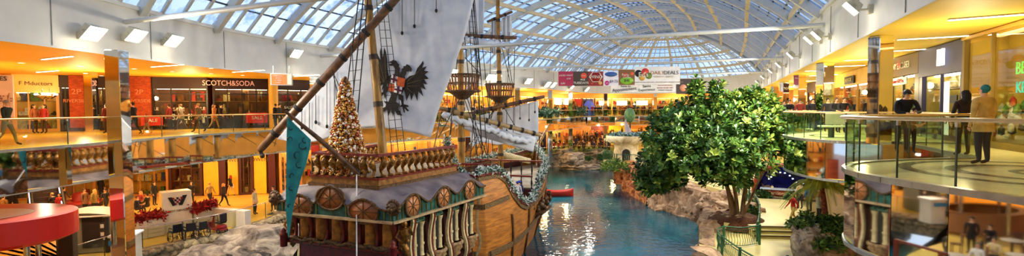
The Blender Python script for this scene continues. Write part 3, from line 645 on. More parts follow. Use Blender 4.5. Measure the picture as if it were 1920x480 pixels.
# decks
mb = MB(); mb.grid([[S(u, c * (hbw(u, .1) - .12), .1) for c in (-1, 0, 1)] for u in UU if 8 < u < 15.4], sm=False); part(mb, 'waist_deck', deckm, ship)
mb = MB(); mb.grid([[S(u, c * max(.02, hbw(u, 1.5) - .12), 1.5 + .03 * (u - 15)) for c in (-1, 0, 1)] for u in UU if 14.9 < u], sm=False); part(mb, 'forecastle_deck', deckm, ship)
mb = MB(); mb.grid([[S(u, c * (hbw(u, 3.0) - .1), 2.95) for c in (-1, 0, 1)] for u in UU if 6.5 < u < 9.5], sm=False); part(mb, 'half_deck', deckm, ship)
mb = MB(); mb.quad(S(.9, -1.8, 4.02), S(7, -2.5, 4.02), S(7, 2.5, 4.02), S(.9, 1.8, 4.02)); part(mb, 'quarter_deck', deckm, ship)
for u, z0, z1, m in ((14.9, .1, 1.5, redk), (9.3, .1, 2.95, redk), (7.0, 2.9, 4.0, redm)):
    mb = MB(); w_ = lerpl(us, hb, u) - .1 if u > 8 else 2.4; mb.slab([S(u, -w_, z0), S(u, w_, z0), S(u, w_, z1), S(u, -w_, z1)], U_ * .1); o = part(mb, 'bulkhead', m, ship)
    for k in range(-3, 4): part(MB().box(S(u - .06, k * w_ / 4, (z0 + z1) / 2), (.12, .1, z1 - z0), math.atan2(U_.y, U_.x)), 'bulkhead_post', gilt2, ship)
    mb = MB(); mb.slab([S(u - .08, -.5, z0), S(u - .08, .5, z0), S(u - .08, .5, z1 - .25), S(u - .08, -.5, z1 - .25)], U_ * .06); part(mb, 'deck_door', blackm, ship)
def balus(P, z0, z1, m, mr, sp, name='deck_rail', rr=.05):
    Q = step(P, sp); mb = MB()
    for q in Q: mb.lathe([(rr, 0), (rr * 1.3, .05), (rr * .6, .15), (rr * 1.5, (z1 - z0) * .45), (rr * .6, (z1 - z0) * .8), (rr, z1 - z0)], zz(q, z0), 8)
    part(mb, 'turned_balusters', m, ship)
    mb = MB()
    for p, q in zip(P, P[1:]): mb.beam(zz(p, z1), zz(q, z1), .14, .1)
    part(mb, name, mr, ship)
balus([S(15, -3.8, 0), S(15, 3.8, 0)], 1.5, 2.35, blackm, redm, .75)
balus([S(19.5, -3.1, 0), S(19.5, 3.1, 0)], 1.6, 2.9, blackm, redm, .9)
balus([S(9.3, -3.6, 0), S(9.3, 3.6, 0)], 2.95, 3.75, gilt2, redm, .5)
for sd_ in (-1, 1):  # inner bulwark linings with cleats on forecastle
    P = [S(u, sd_ * (hbw(u, 1.9) - .14), 1.9) for u in (15.2, 17, 19, 21, 23, 25)]; mb = MB()
    for p, q in zip(P, P[1:]): mb.beam(p, q, .06, .7)
    part(mb, 'bulwark_lining', redk, ship)
mb = MB(); mb.box(S(13.3, -3.45, .36), (1.3, .7, .5), math.atan2(U_.y, U_.x), ch=.04); part(mb, 'deck_step', yardm, ship)  # step box added to raise the deckhands above the gunwale
# belfry, windlass, hatch, capstan on deck
mb = MB(); mb.box(S(12, .4, .35), (2.0, 1.6, .4), math.atan2(U_.y, U_.x), ch=.06); part(mb, 'cargo_hatch', yardm, ship)
mb = MB(); mb.tube([S(22, -1.2, 2.6), S(21.6, 1.0, 3.1)], [.22, .28], 12); part(mb, 'furled_canvas_roll', creamm, ship)
mb = MB(); mb.tube([S(25.5, 0, 2.6), S(31, 0, 5.4)], [.2, .1], 10); part(mb, 'bowsprit', mastm, ship)
mb = MB(); mb.box(S(14.2, -1.9, .55), (1.0, .8, .9), math.atan2(U_.y, U_.x), ch=.06); mb.tube([S(14.0, -2.4, 1.05), S(14.0, -1.2, 1.05)], .09, 8); part(mb, 'windlass', yardm, ship)
# channel with carved chest + shrouds on starboard bow
for sd_ in (-1, 1):
    mb = MB(); mb.slab([S(14.5, sd_ * 4.1, -.15), S(17.2, sd_ * 3.9, -.1), S(17.2, sd_ * 4.55, -.1), S(14.5, sd_ * 4.75, -.15)], (0, 0, .12)); part(mb, 'channel_shelf', yardm, ship)
    mb = MB()
    for i in range(14):
        q = S(14.7 + R.random() * 2.4, sd_ * (4.2 + R.random() * .35), .05 + R.random() * .55); mb.ball(q, .13 + R.random() * .1, 8, sz=1.2)
    part(mb, 'carved_bow_figures', gilt2, ship)
    for u in (13.9, 17.6):
        mb = MB(); Q = [S(u + .25 * math.sin(a * 2.2), sd_ * (4.18), .9 - a * .8) for a in [i / 8 for i in range(9)]]; mb.tube(Q, [.16, .2, .14, .1, .14, .2, .16, .1, .05], 8); part(mb, 'scroll_carving', gilt2, ship)
# ---- stern: transom + galleries
TW = 2.75
mb = MB(); mb.slab([S(.9, -TW, -1.6), S(.9, TW, -1.6), S(.9, TW, 2.45), S(.9, -TW, 2.45)], U_ * .2); part(mb, 'transom', redm, ship)
panelm = mat('transom_ochre', srgb(186, 128, 52), .5, var=.3, scale=4)
for k in range(6):
    c = -2.3 + k * .92
    mb = MB(); mb.lathe([(.27, 0), (.27, 1.15)], S(.88, c, 1.15), 10, sx=1, sy=1); mb.lathe([(.33, 0), (.33, .08)], S(.88, c, 1.1), 10); part(mb, 'ochre_panel', panelm, ship)
for k in range(7):
    c = -2.76 + k * .92; mb = MB(); mb.tube([S(.72, c, 2.42), S(.62, c, 2.1), S(.74, c, 1.6), S(.7, c, 1.2), S(.55, c, 1.05)], [.1, .13, .07, .09, .11], 8); part(mb, 'red_pilaster', redm, ship)
mb = MB(); mb.box(S(.55, 0, .98), (.5, TW * 2 + .6, .16), math.atan2(U_.y, U_.x), ch=.04); part(mb, 'transom_sill', redm, ship)
mb = MB()
for i in range(60):
    c = -3.0 + 6.0 * i / 59; mb.ball(S(.35, c, 1.1 + .07 * math.sin(i * 1.1)), .085 + .03 * math.sin(i * 2.3), 7)
mb.tube([S(.33, -3.1 + 6.2 * i / 40, 1.12 + .06 * math.sin(i * .9)) for i in range(41)], .08, 7); part(mb, 'carved_garland_moulding', gilt2, ship)
for sd_ in (-1, 1):
    mb = MB(); mb.lathe([(.16, 0), (.16, .5), (.2, .55), (.1, .62), (.13, .72), (.02, .85)], S(.2, sd_ * 3.0, .75), 10); part(mb, 'sill_finial', redm, ship)
# eave path round the stern (starboard fwd -> aft -> port fwd)
def eave(s):       # s in 0..1 along starboard forward to port forward
    pts = [(7.2, -3.9), (0, -3.2), (0, 3.2), (7.2, 3.9)]; L = [7.23, 6.4, 7.23]; d = s * sum(L)
    for i in range(3):
        if d <= L[i] or i == 2: t = min(1, d / L[i]); return (pts[i][0] + (pts[i + 1][0] - pts[i][0]) * t, pts[i][1] + (pts[i + 1][1] - pts[i][1]) * t)
        d -= L[i]
TOT = 20.86
wins = []
for uu in (1.15, 3.4, 5.65): wins.append(((7.2 - uu) * 7.23 / 7.2, .43, 2.88, 0)); wins.append((TOT - (7.2 - uu) * 7.23 / 7.2, .43, 2.88, 0))
for cc, zc in ((-1.75, 2.74), (0, 3.2), (1.75, 2.74)): wins.append((7.23 + 3.2 + cc, .46, zc, 1))
def ztop(d):
    z = 2.93
    for (dw, r, zc, k) in wins:
        x = abs(d - dw)
        w_ = 1.15 if k == 0 else 1.0
        if x < w_: z = max(z, 2.93 + (zc + r + .13 - 2.93) * (.5 + .5 * math.cos(PI * x / w_)) ** .9)
    return z
ND = 150; sk = []
def onaxis(d, z, out=0.):
    u, c = eave(d / TOT)
    if 7.23 < d < 13.63: return S(u - out, c, z)
    return S(u, c + (out if c > 0 else -out), z)
inner = [(6.9, -2.55), (.95, -1.85), (.95, 1.85), (6.9, 2.55)]
def innerp(d):
    L = [7.23, 6.4, 7.23]; e_ = d
    for i in range(3):
        if e_ <= L[i] or i == 2: t = min(1, e_ / L[i]); return (inner[i][0] + (inner[i + 1][0] - inner[i][0]) * t, inner[i][1] + (inner[i + 1][1] - inner[i][1]) * t)
        e_ -= L[i]
rows = []
for i in range(ND + 1):
    d = TOT * i / ND; u, c = eave(d / TOT); iu, ic = innerp(d); zt = ztop(d); row = []
    for k in range(9):
        f = k / 8; z = 3.58 + (3.0 - 3.58) * f + (zt - 3.0) * max(0, (f - .45) / .55) ** 1.6; z += (math.sin(PI * f) * .16) + .03 * math.sin(d * 2.1 + f * 5) * math.sin(PI * f)
        row.append(S(iu + (u - iu) * f, ic + (c - ic) * f, z))
    row.append(onaxis(d, zt, .07)); row.append(onaxis(d, zt - .07, .07)); rows.append(row)
mb = MB(); mb.grid(rows); part(mb, 'draped_canopy', roofm, ship)
mb = MB(); mb.grid([[onaxis(TOT * i / ND, 2.4 + (ztop(TOT * i / ND) - 2.46) * k / 3, .0) for k in range(4)] for i in range(ND + 1)], sm=False); part(mb, 'teal_skirt', tealm, ship)
mb = MB()
for i in range(ND): mb.beam(onaxis(TOT * i / ND, 2.38, .05), onaxis(TOT * (i + 1) / ND, 2.38, .05), .2, .1)
part(mb, 'eave_moulding', mat('eave_cream', srgb(190, 160, 118), .5, var=.15), ship)
mb = MB()
for i in range(ND):
    d0, d1 = TOT * i / ND, TOT * (i + 1) / ND
    mb.beam(onaxis(d0, ztop(d0) - .05, .09), onaxis(d1, ztop(d1) - .05, .09), .06, .07)
part(mb, 'scalloped_edge', gilt2, ship)
for i in range(64):
    d = TOT * (i + .5) / 64
    if min(abs(d - w_[0]) for w_ in wins) < .5: continue
    part(MB().beam(onaxis(d, 2.46, .03), onaxis(d, ztop(d) - .12, .03), .04, .05), 'skirt_rib', mat('skirt_gilt', srgb(120, 120, 60), .5, .2, var=.2), ship)
for (dw, r, zc, k) in wins:
    c_ = onaxis(dw, zc, .05); t = (onaxis(dw + .05, zc) - onaxis(dw - .05, zc)).normalized(); n = t.cross(V((0, 0, 1)));
    if (c_ - S(3.5, 0, zc)).dot(n) < 0: n = -n
    M = Matrix((t, V((0, 0, 1)), n)).transposed().to_4x4(); ax = 1.5 if k else 1.0
    mb = MB(); mb.lathe([(.001, .03), (r, .03), (r, -.02)], c_, 24, M=M, sx=ax); o = part(mb, 'fan_window', winm if k == 0 else mat('fan_window_amber', srgb(160, 92, 44), .4, var=.2, scale=5), ship)
    mb = MB(); mb.lathe([(r, -.03), (r, .06), (r + .08, .06), (r + .08, -.03)], c_, 24, M=M, sx=ax); mb.lathe([(.001, .06), (.07, .05), (.07, .0)], c_, 10, M=M)
    for j in range(8):
        a = 2 * PI * j / 8; mb.beam(c_ + n * .04, c_ + n * .04 + t * (r * ax * math.cos(a)) + V((0, 0, r * math.sin(a))), .03, .03)
    part(mb, 'window_frame', gilt2, o)
# gallery sides below the eave
for sd_ in (-1, 1):
    def GS(u, o, z): return S(u, sd_ * (2.95 + .085 * u + o), z)
    mb = MB(); mb.slab([GS(.9, -.25, -1.7), GS(7.1, -.25, -1.7), GS(7.1, -.25, 2.4), GS(.9, -.25, 2.4)], P_ * (-.15 * sd_)); part(mb, 'gallery_wall', redk, ship)
    for k in range(5):
        u = 1.35 + k * 1.42; Q = [GS(u, .1, 2.36), GS(u, .16, 2.1), GS(u, .06, 1.6), GS(u, .0, 1.1), GS(u, .04, .6), GS(u, .16, .25), GS(u, .2, -.2), GS(u, .05, -.7), GS(u, -.15, -1.2)]
        Q = cr(Q, 3); mb = MB()
        for p, q in zip(Q, Q[1:]): mb.beam(p, q, .13, .12, up=U_)
        part(mb, 'scroll_bracket', creamm, ship)
        mb = MB()
        for p, q in zip(Q, Q[1:]): mb.beam(p + U_ * .12 - P_ * (sd_ * .02), q + U_ * .12 - P_ * (sd_ * .02), .10, .22, up=P_)
        part(mb, 'bracket_cheek', redm, ship)
    for k in range(4):
        u = 2.06 + k * 1.42; base = GS(u, -.2, 0)
        mb = MB(); mb.slab([GS(u - .09, -.1, .4), GS(u + .09, -.1, .4), GS(u + .09, -.1, 1.95), GS(u, -.1, 2.1), GS(u - .09, -.1, 1.95)], P_ * (.03 * sd_)); part(mb, 'slit_window', blackm, ship)
        for du in (-.25, .25):
            mb = MB(); mb.lathe([(.16, 0), (.12, .12), (.11, 1.3), (.16, 1.45), (.18, 1.55)], GS(u + du, -.12, .4), 10); mb.lathe([(.15, .5), (.16, .55), (.15, .6)], GS(u + du, -.12, .4), 10); part(mb, 'gallery_column', creamm, ship)
        mb = MB(); mb.box(GS(u, -.08, 2.05), (.9, .14, .16), math.atan2(U_.y, U_.x)); mb.ball(GS(u - .2, -.0, 2.15), .1, 8); mb.ball(GS(u + .2, 0, 2.15), .1, 8); mb.ball(GS(u, .02, 2.2), .12, 8); part(mb, 'capital', mat('capital_teal', srgb(70, 110, 90), .5, var=.4, scale=12), ship)
        mb = MB(); mb.lathe([(.06, -.75), (.25, -.6), (.2, -.5), (.42, -.3), (.38, -.18), (.52, 0), (.48, .1), (.56, .2), (.56, .28), (.46, .32)], GS(u, -.22, .1), 16, sx=1.1, sy=1.1); part(mb, 'tiered_corbel', mat('corbel_stone', srgb(176, 140, 96), .55, var=.35, scale=7), ship)
    # corner figure
    def figure(p, h, nm):
        mb = MB(); mb.tube(cr([p + V((.0, 0, 0)), p + V((.12, -.05, h * .2)), p + V((-.05, 0, h * .4)), p + V((.05, -.03, h * .6)), p + V((0, 0, h * .78)), p + V((0, 0, h * .84))], 3), [.05, .08, .11, .13, .15, .17, .15, .14, .13, .17, .2, .22, .2, .12, .08, .07], 9)
        mb.ball(p + V((0, -.02, h * .92)), h * .075, 10, sz=1.2); mb.tube([p + V((-.2, 0, h * .76)), p + V((-.33, -.1, h * .6)), p + V((-.12, -.2, h * .5))], [.07, .06, .05], 7); mb.tube([p + V((.2, 0, h * .76)), p + V((.34, -.06, h * .66)), p + V((.24, -.12, h * .86))], [.07, .06, .05], 7)
        for i in range(5): mb.ball(p + V((.14 * math.sin(i * 2), -.1, h * (.1 + .1 * i))), .1, 7)
        part(mb, nm, goldm, ship)
    figure(GS(.85, .12, .55), 1.75, 'corner_figure')
    lion = MB(); lc = S(-.02, sd_ * 3.22, 3.0)
    lion.ball(lc, .25, 12)
    for i in range(14):
        a = 2 * PI * i / 14; lion.ball(lc + P_ * (.26 * math.cos(a)) + V((0, 0, .26 * math.sin(a))), .1, 7)
    lion.ball(lc - U_ * .22 - V((0, 0, .06)), .12, 8); lion.ball(lc - U_ * .2 + P_ * .1 + V((0, 0, .08)), .06, 6); lion.ball(lc - U_ * .2 - P_ * .1 + V((0, 0, .08)), .06, 6); part(lion, 'lion_mask', gilt2, ship)
# quarterdeck balustrade
bp_ = [(6.6, -2.35), (.95, -1.75), (.95, 1.75), (6.6, 2.35)]
BP = [S(a, b, 0) for a, b in bp_]
for z, w_, h_, m, nm in ((3.62, .5, .14, gilt2, 'base_moulding'), (3.82, .3, .3, mat('ochre_frieze', srgb(150, 100, 40), .5, var=.3, scale=6), 'frieze'), (4.0, .44, .1, redm, 'plinth_rail'), (5.0, .26, .12, redm, 'top_rail')):
    mb = MB()
    for p, q in zip(BP, BP[1:]):
        d = (q - p).normalized() * w_ * .4; mb.beam(zz(p - d, z), zz(q + d, z), w_, h_)
    part(mb, nm, m, ship)
bal = MB(); bal.tube(cr([V((0, 0, .0)), V((-.02, 0, .12)), V((.03, 0, .3)), V((-.07, 0, .5)), V((-.1, 0, .68)), V((0, 0, .82)), V((.04, 0, .92))], 3), [.07, .06, .05, .05, .05, .06, .07, .09, .11, .12, .12, .11, .10, .09, .07, .06, .05, .07, .09], 8)
bal.ball((-.1, 0, .04), .085, 8, sx=1.6, sz=.7); bal.ball((-.2, .04, .03), .04, 6); bal.ball((-.2, -.04, .03), .04, 6); bal.ball((-.14, 0, .62), .1, 8); bal.ball((-.05, 0, .86), .1, 8)
nb_ = 0; proto = None
for (p, q, n_) in ((BP[1], BP[2], 8), (BP[0], BP[1], 12), (BP[3], BP[2], 12)):
    d = (q - p).normalized(); out = V((d.y, -d.x, 0)); out = out if (((p + q) / 2) - S(3.5, 0, 0)).dot(out) > 0 else -out
    for i in range(n_):
        pos = p.lerp(q, (i + .5) / n_); rz = math.atan2(-out.y, -out.x)
        if proto is None:
            bal.v = [V((v.x * 1.3, v.y * 1.15, v.z)) for v in bal.v]; proto = bal.build('baluster', goldm, None, (0, 0, 0)); proto.parent = ship; b_ = proto
        else: b_ = proto.copy(); COL.objects.link(b_); b_.parent = ship
        b_.location = zz(pos, 4.05) - parent_origin[ship.name]; b_.rotation_euler = (0, 0, rz)
# ---- masts
def mast(a, b, r0, r1, hoops, name='mast'):
    mb = MB(); mb.tube([a.lerp(b, i / 6) for i in range(7)], [r0 + (r1 - r0) * i / 6 for i in range(7)], 14); m_ = part(mb, name, mastm, ship); d = (b - a).normalized()
    for h in hoops:
        p = a.lerp(b, h); r = r0 + (r1 - r0) * h
        part(MB().tube([p - d * .13, p + d * .13], r * 1.12, 14), 'hoop', ironm, m_)
    return m_
MZa, MZb = W(718, 287, 24.9), W(686, -40, 25.3); mast(MZa, MZb, .23, .18, [.28, .55, .83], 'mizzen_mast')
MMa, MMb = W(866, 345, 33), W(862, -60, 33); MMa.z = .1; mast(MMa, MMb, .25, .17, [.18, .3, .45, .62, .7, .8], 'main_mast')
FMa, FMb = W(939, 300, 41), W(932, -60, 41); FMa.z = 1.5; mast(FMa, FMb, .24, .15, [.1, .3, .45, .5, .6, .75], 'fore_mast')
def yard(a, b, r, name='yard', wraps=6, m=yardm):
    mb = MB(); mb.tube([a.lerp(b, t) for t in (0, .02, .25, .5, .75, .98, 1)], [r * .7, r * .85, r * .95, r, r * .95, r * .8, r * .65], 10); o = part(mb, name, m, ship); d = (b - a).normalized()
    for i in range(wraps):
        p = a.lerp(b, (i + .7) / (wraps + .4)); part(MB().tube([p - d * .09, p + d * .09], r * 1.12, 10), 'rope_lashing', ropem, o)
    return o
yard(W(486, 283, 24.2), W(800, -66, 24.7), .21, 'lateen_yard', 7)
mb = MB(); mb.tube([W(489, 281, 24.2) - V((0, 0, .1)), W(492, 294, 24.2)], .09, 8); mb.ball(W(492, 292, 24.2), .13, 8); part(mb, 'block', ironm, ship)
yard(W(800, 64, 32.6), W(969, 71, 32.6), .14, 'topsail_yard', 4)
yard(W(913, 41, 41), W(961, 22, 41), .12, 'upper_yard', 2)
yard(W(824, 202, 32.4), W(1015, 254, 35), .17, 'main_yard', 8, wood('yard_pale', srgb(110, 86, 52), srgb(176, 146, 98)))
yard(W(876, 214, 40), W(1021, 181, 40), .17, 'fore_yard', 5)
# ---- sails
def sail(top, bot, Yf, name='sail', n=14, folds=0.):
    T = resamp([V((a, b, 0)) for a, b in top], n * 2); Bq = resamp([V((a, b, 0)) for a, b in bot], n * 2); rows = []
    for i in range(n + 1):
        f = i / n; row = []
        for j, (p, q) in enumerate(zip(T, Bq)):
            r = p.lerp(q, f); row.append(W(r.x, r.y, Yf(r.x, r.y) + folds * math.sin(j * 1.3) * f))
        rows.append(row)
    mb = MB(); mb.grid(rows); o = part(mb, name, sailm, ship); md = o.modifiers.new('s', 'SOLIDIFY'); md.thickness = .02; return o
def YM(x, y): return 25.75 + .32 * math.sin((x - 560) / 300 * PI) * math.sin((y + 40) / 300 * PI) + .05 * math.sin(x * .05 + y * .02)
ML = sail([(520, 261), (560, 213), (605, 156), (650, 100), (700, 45), (745, 0), (800, -62), (840, -110)], [(520, 261), (560, 268), (600, 265), (647, 244), (700, 237), (767, 247), (808, 258), (824, 200), (852, 125), (874, 60), (893, -20), (905, -110)], YM, 'lateen_sail', 20)
sail([(872, -30), (909, -30)], [(868, 66), (907, 63)], lambda x, y: 32.9 + .1 * math.sin(x * .4), 'topsail', 8)
sail([(921, 34), (931, 32)], [(920, 98), (929, 104)], lambda x, y: 41.3 + .15 * math.sin(x * .9), 'upper_sail', 6)
sail([(940, 34), (958, 27)], [(941, 80), (962, 76)], lambda x, y: 41.3 + .15 * math.sin(x * .8), 'upper_sail', 6)
sail([(878, 222), (945, 205), (1009, 189)], [(884, 276), (905, 266), (935, 272), (975, 262), (1010, 262)], lambda x, y: 40.4 + .8 * math.sin((x - 876) / 135 * PI) * math.sin((y - 190) / 90 * PI), 'fore_sail', 12)
def furled(a, b, r, name, sag=.0, n=26):
    P = [a.lerp(b, i / n) - V((0, 0, sag * math.sin(PI * i / n) + .08 * math.sin(i * 1.9))) for i in range(n + 1)]
    part(MB().tube(P, [r * (.75 + .3 * math.sin(i * 1.4) ** 2) for i in range(n + 1)], 9), name, sailm, ship)
furled(W(862, 73, 32.4), W(958, 87, 32.4), .24, 'furled_sail')
furled(W(830, 213, 32.2), W(935, 247, 33.8), .22, 'furled_sail', .15); furled(W(905, 236, 33.6), W(1005, 266, 34.8), .24, 'furled_sail', .25)
sail([(832, 212), (915, 237), (1005, 258)], [(838, 226), (905, 258), (1000, 285)], lambda x, y: 34.6 + .2 * math.sin(x * .15), 'hanging_canvas', 6)
# eagle emblem painted on the sail (slightly raised cloth applique following the sail)
def em(pts, m, name, off=.05, parent=ML):
    P = [(680 + x / 3.427, 80 + y / 3.427) for x, y in pts]; mb = MB(); vs = [W(x, y, YM(x, y) - off - .03) for x, y in P]; mb.add(vs, [list(range(len(vs)))])
    return part(mb, name, m, parent)
parent_origin[ML.name] = parent_origin[ship.name]
eagm = mat('eagle_brown_black', srgb(44, 34, 24), .8, var=.5, scale=14); org = mat('shield_orange', srgb(196, 84, 30), .8); wht = mat('shield_white', srgb(235, 232, 228), .8); pur = mat('shield_purple', srgb(92, 20, 52), .8)
em([(272, 240), (300, 215), (335, 205), (350, 165), (372, 140), (388, 115), (393, 135), (380, 165), (412, 150), (395, 180), (424, 185), (398, 205), (425, 232), (395, 235), (415, 268), (388, 262), (407, 303), (372, 285), (390, 347), (358, 310), (352, 377), (330, 320), (312, 374), (303, 325), (282, 374), (270, 320), (262, 290)], eagm, 'eagle_wing')
em([(168, 215), (160, 170), (158, 110), (150, 60), (138, 28), (134, 75), (128, 95), (118, 30), (110, 60), (114, 110), (95, 75), (104, 140), (80, 110), (96, 170), (80, 160), (98, 205), (84, 205), (104, 232), (90, 265), (118, 250), (102, 290), (130, 268), (122, 308), (148, 280), (165, 255)], eagm, 'eagle_wing')
em([(203, 210), (208, 170), (196, 148), (180, 150), (168, 140), (186, 134), (172, 122), (186, 117), (196, 110), (216, 116), (226, 132), (236, 140), (232, 152), (241, 165), (236, 182), (244, 212)], eagm, 'eagle_head')
em([(240, 216), (244, 190), (252, 180), (250, 170), (262, 162), (262, 150), (276, 150), (282, 138), (300, 145), (317, 168), (310, 190), (302, 178), (296, 186), (282, 184), (280, 200), (266, 226)], eagm, 'eagle_head')
em([(165, 215), (205, 200), (270, 215), (278, 245), (268, 290), (250, 335), (185, 340), (163, 290)], eagm, 'eagle_body', .045)
em([(185, 330), (222, 335), (214, 380), (234, 395), (232, 430), (256, 468), (222, 464), (206, 430), (196, 478), (182, 430), (163, 480), (158, 425), (124, 456), (104, 430), (112, 400), (122, 424), (146, 412), (150, 395), (134, 375), (165, 378)], eagm, 'eagle_tail')
em([(232, 330), (262, 340), (264, 395), (292, 402), (296, 412), (276, 412), (298, 436), (288, 442), (268, 420), (272, 450), (262, 446), (256, 412), (236, 412), (250, 398), (246, 372), (230, 362)], eagm, 'eagle_claw')
em([(150, 268), (168, 300), (152, 325), (146, 368), (134, 330), (104, 372), (100, 362), (120, 336), (98, 332), (100, 324), (130, 318), (132, 300)], eagm, 'eagle_claw')
em([(186, 205), (224, 218), (214, 268), (176, 258)], wht, 'shield_quarter', .09); em([(224, 218), (275, 232), (265, 288), (214, 272)], org, 'shield_quarter', .09)
em([(172, 262), (206, 270), (200, 318), (164, 308)], org, 'shield_quarter', .09); em([(208, 272), (255, 286), (247, 332), (200, 318)], wht, 'shield_quarter', .09)
for a in ([(198, 208), (210, 213), (203, 262), (190, 258)], [(183, 225), (222, 238), (219, 250), (180, 238)], [(226, 276), (238, 281), (231, 328), (219, 324)], [(206, 292), (252, 304), (250, 316), (203, 304)]): em(a, pur, 'shield_cross', .12)
em([(205, 260), (216, 262), (214, 280), (203, 278)], wht, 'shield_centre', .12)
# feather veins
for a, b in (((285, 250), (395, 150)), ((285, 265), (400, 232)), ((285, 280), (375, 275)), ((285, 290), (345, 350)), ((150, 240), (140, 60)), ((140, 250), (105, 110)), ((135, 255), (105, 190))):
    n = V((b[1] - a[1], a[0] - b[0])).normalized() * 2.2; em([(a[0] + n.x, a[1] + n.y), (a[0] - n.x, a[1] - n.y), (b[0], b[1])], mat('eagle_vein', srgb(110, 92, 52), .8), 'eagle_feather_line', .08)
# ---- crow's nests
def nest(px, y0, y1, Y, r):
    a = W(px, y1, Y); b = W(px, y0, Y); h = b.z - a.z; n_ = None
    mb = MB(); mb.lathe([(.3, -.55), (r * .75, -.12), (r * 1.12, -.05), (r * 1.12, .06), (r * .2, .08)], a, 24); n_ = part(mb, 'crows_nest', gilt2, ship)
    mb = MB()
    for i in range(30):
        an = 2 * PI * i / 30; d = V((math.cos(an), math.sin(an), 0)); mb.beam(a + d * r * .86, a + d * r * 1.04 + V((0, 0, h)), .09, .05)
    part(mb, 'slats', wood('nest_slat', srgb(90, 44, 20), srgb(156, 92, 48)), n_)
    mb = MB(); Q = [a + V((math.cos(2 * PI * i / 28) * r * 1.05, math.sin(2 * PI * i / 28) * r * 1.05, h)) for i in range(29)]; mb.tube(Q, .07, 7); Q = [a + V((math.cos(2 * PI * i / 28) * r * .95, math.sin(2 * PI * i / 28) * r * .95, h * .5)) for i in range(29)]; mb.tube(Q, .045, 6); part(mb, 'rim', gilt2, n_)
nest(867, 141, 171, 33, 1.12); nest(937, 158, 181, 41, 1.14)
# ---- rigging
def rope(pts, r=.022, name='rope', knot=False):
    mb = MB(); mb.tube(pts, r, 5)
    if knot: mb.ball(pts[-1], .075, 6, sz=1.5)
    return part(mb, name, ropem, ship)
def shroud(tops, bots, n, r=.03, name='shroud'):
    rr = []
    for t, b in zip(tops, bots): rope([t, b], r, name); rr.append((t, b))
    mb = MB()
    for i in range(1, n): f = i / n; part(MB().tube([t.lerp(b, f) for t, b in rr], .012, 4), 'ratline', ropem, ship)
shroud([W(x, -20, 24.4) for x in (675, 683, 691)], [W(634, 290, 23.6), W(650, 288, 23.4), W(664, 287, 23.2)], 16)
shroud([W(x, -20, 24.8) for x in (704, 714, 722)], [W(735, 288, 24.2), W(747, 286, 24.4), W(760, 284, 24.6)], 20, .018)
for a, b in (((622, 130), (640, 200)), ((622, 130), (655, 205)), ((660, 84), (663, 160)), ((628, 150), (636, 255))): rope([W(a[0], a[1], 24.1), W(b[0], b[1], 23.9)], .02)
for x, y0, y1 in ((566, 205, 239), (580, 192, 247), (592, 178, 229), (613, 150, 237), (627, 133, 246), (754, -5, 62), (777, -40, 49), (818, -60, 20)):
    rope([W(x, y0, YM(x, y0) - .1), W(x, y1, YM(x, y1) - .12)], .018, 'brail_line', True)
for x, y0, y1 in ((950, 205, 245), (965, 200, 240), (975, 198, 222), (992, 193, 225), (1003, 190, 210), (918, 212, 240)): rope([W(x, y0, 39.6), W(x, y1, 39.6)], .022, 'brail_line', True)
for a, b, Y0, Y1 in (((880, -20), (896, 135), 32.5, 32.5), ((884, -20), (902, 150), 32.5, 32.5), ((888, 0), (905, 300), 32, 31), ((866, 178), (822, 258), 32.8, 31.5), ((868, 178), (905, 285), 32.5, 31), ((874, 178), (912, 290), 32.5, 31), ((855, 178), (838, 300), 33, 31.5), ((938, 75), (958, 160), 40.5, 40.5), ((946, 70), (962, 165), 40.5, 40.5),
        ((935, 185), (968, 240), 40.6, 39), ((938, 185), (900, 260), 40.6, 39), ((930, 185), (905, 290), 40.6, 38), ((955, 60), (952, 160), 40.5, 40.5), ((868, 40), (893, 290), 32.4, 30.5), ((905, 90), (925, 290), 38, 36), ((900, 60), (882, 300), 36, 31), ((921, 60), (915, 290), 40, 37), ((862, 60), (840, 290), 33, 31), ((965, 90), (962, 260), 40, 39), ((872, 108), (902, 140), 33, 32.4), ((1012, 256), (1008, 300), 35, 38), ((829, 205), (812, 285), 32.3, 28)):
    rope([W(a[0], a[1], Y0), W(b[0], b[1], Y1)], .028)
shroud([W(x, -20, 32.6) for x in (876, 882, 888)], [W(895, 298, 30.2), W(905, 300, 30.2), W(915, 302, 30.2)], 30, .026)
shroud([W(x, 185, 40.6) for x in (932, 936, 942)], [W(890, 292, 38), W(880, 290, 38), W(870, 288, 38)], 10, .024)
rope([W(669, 326, 21.5), W(669, 500, 19.6)], .03, 'mooring_line').data.materials[0] = mat('white_line', srgb(225, 225, 225), .6)
# stern flagstaff
mb = MB(); mb.tube([W(534, 208, 20.4), W(600, 262, 20.8), W(672, 326, 21.6)], [.06, .1, .13], 10); part(mb, 'flagstaff', yardm, ship)
# ---- flag
flagm = mat('flag_teal', srgb(38, 150, 160), .75, var=.15, scale=3); fpat = mat('flag_pattern', srgb(22, 60, 66), .8)
def FY(x, y): return 20.6 + .12 * math.sin(x * .12 + y * .015)
fl_ = [[(538, 218), (583, 262)], [(538, 240), (582, 275)], [(537, 270), (575, 305)], [(537, 300), (566, 330)], [(537, 330), (559, 355)], [(536, 360), (551, 385)], [(536, 390), (547, 410)], [(538, 420), (544, 432)], [(540, 440), (542, 446)]]
rows = []
for (a, b) in fl_:
    rows.append([W(a[0] + (b[0] - a[0]) * t, a[1] + (b[1] - a[1]) * t, FY(a[0] + (b[0] - a[0]) * t, a[1])) for t in [i / 8 for i in range(9)]])
rows2 = [];
for i in range(len(rows) - 1):
    for k in range(4): rows2.append([p.lerp(q, k / 4) for p, q in zip(rows[i], rows[i + 1])])
rows2.append(rows[-1]); flg = root('pennant_flag', W(538, 440, 20.6), 'teal pennant with dark scroll pattern hanging from the stern flagstaff', 'flag')
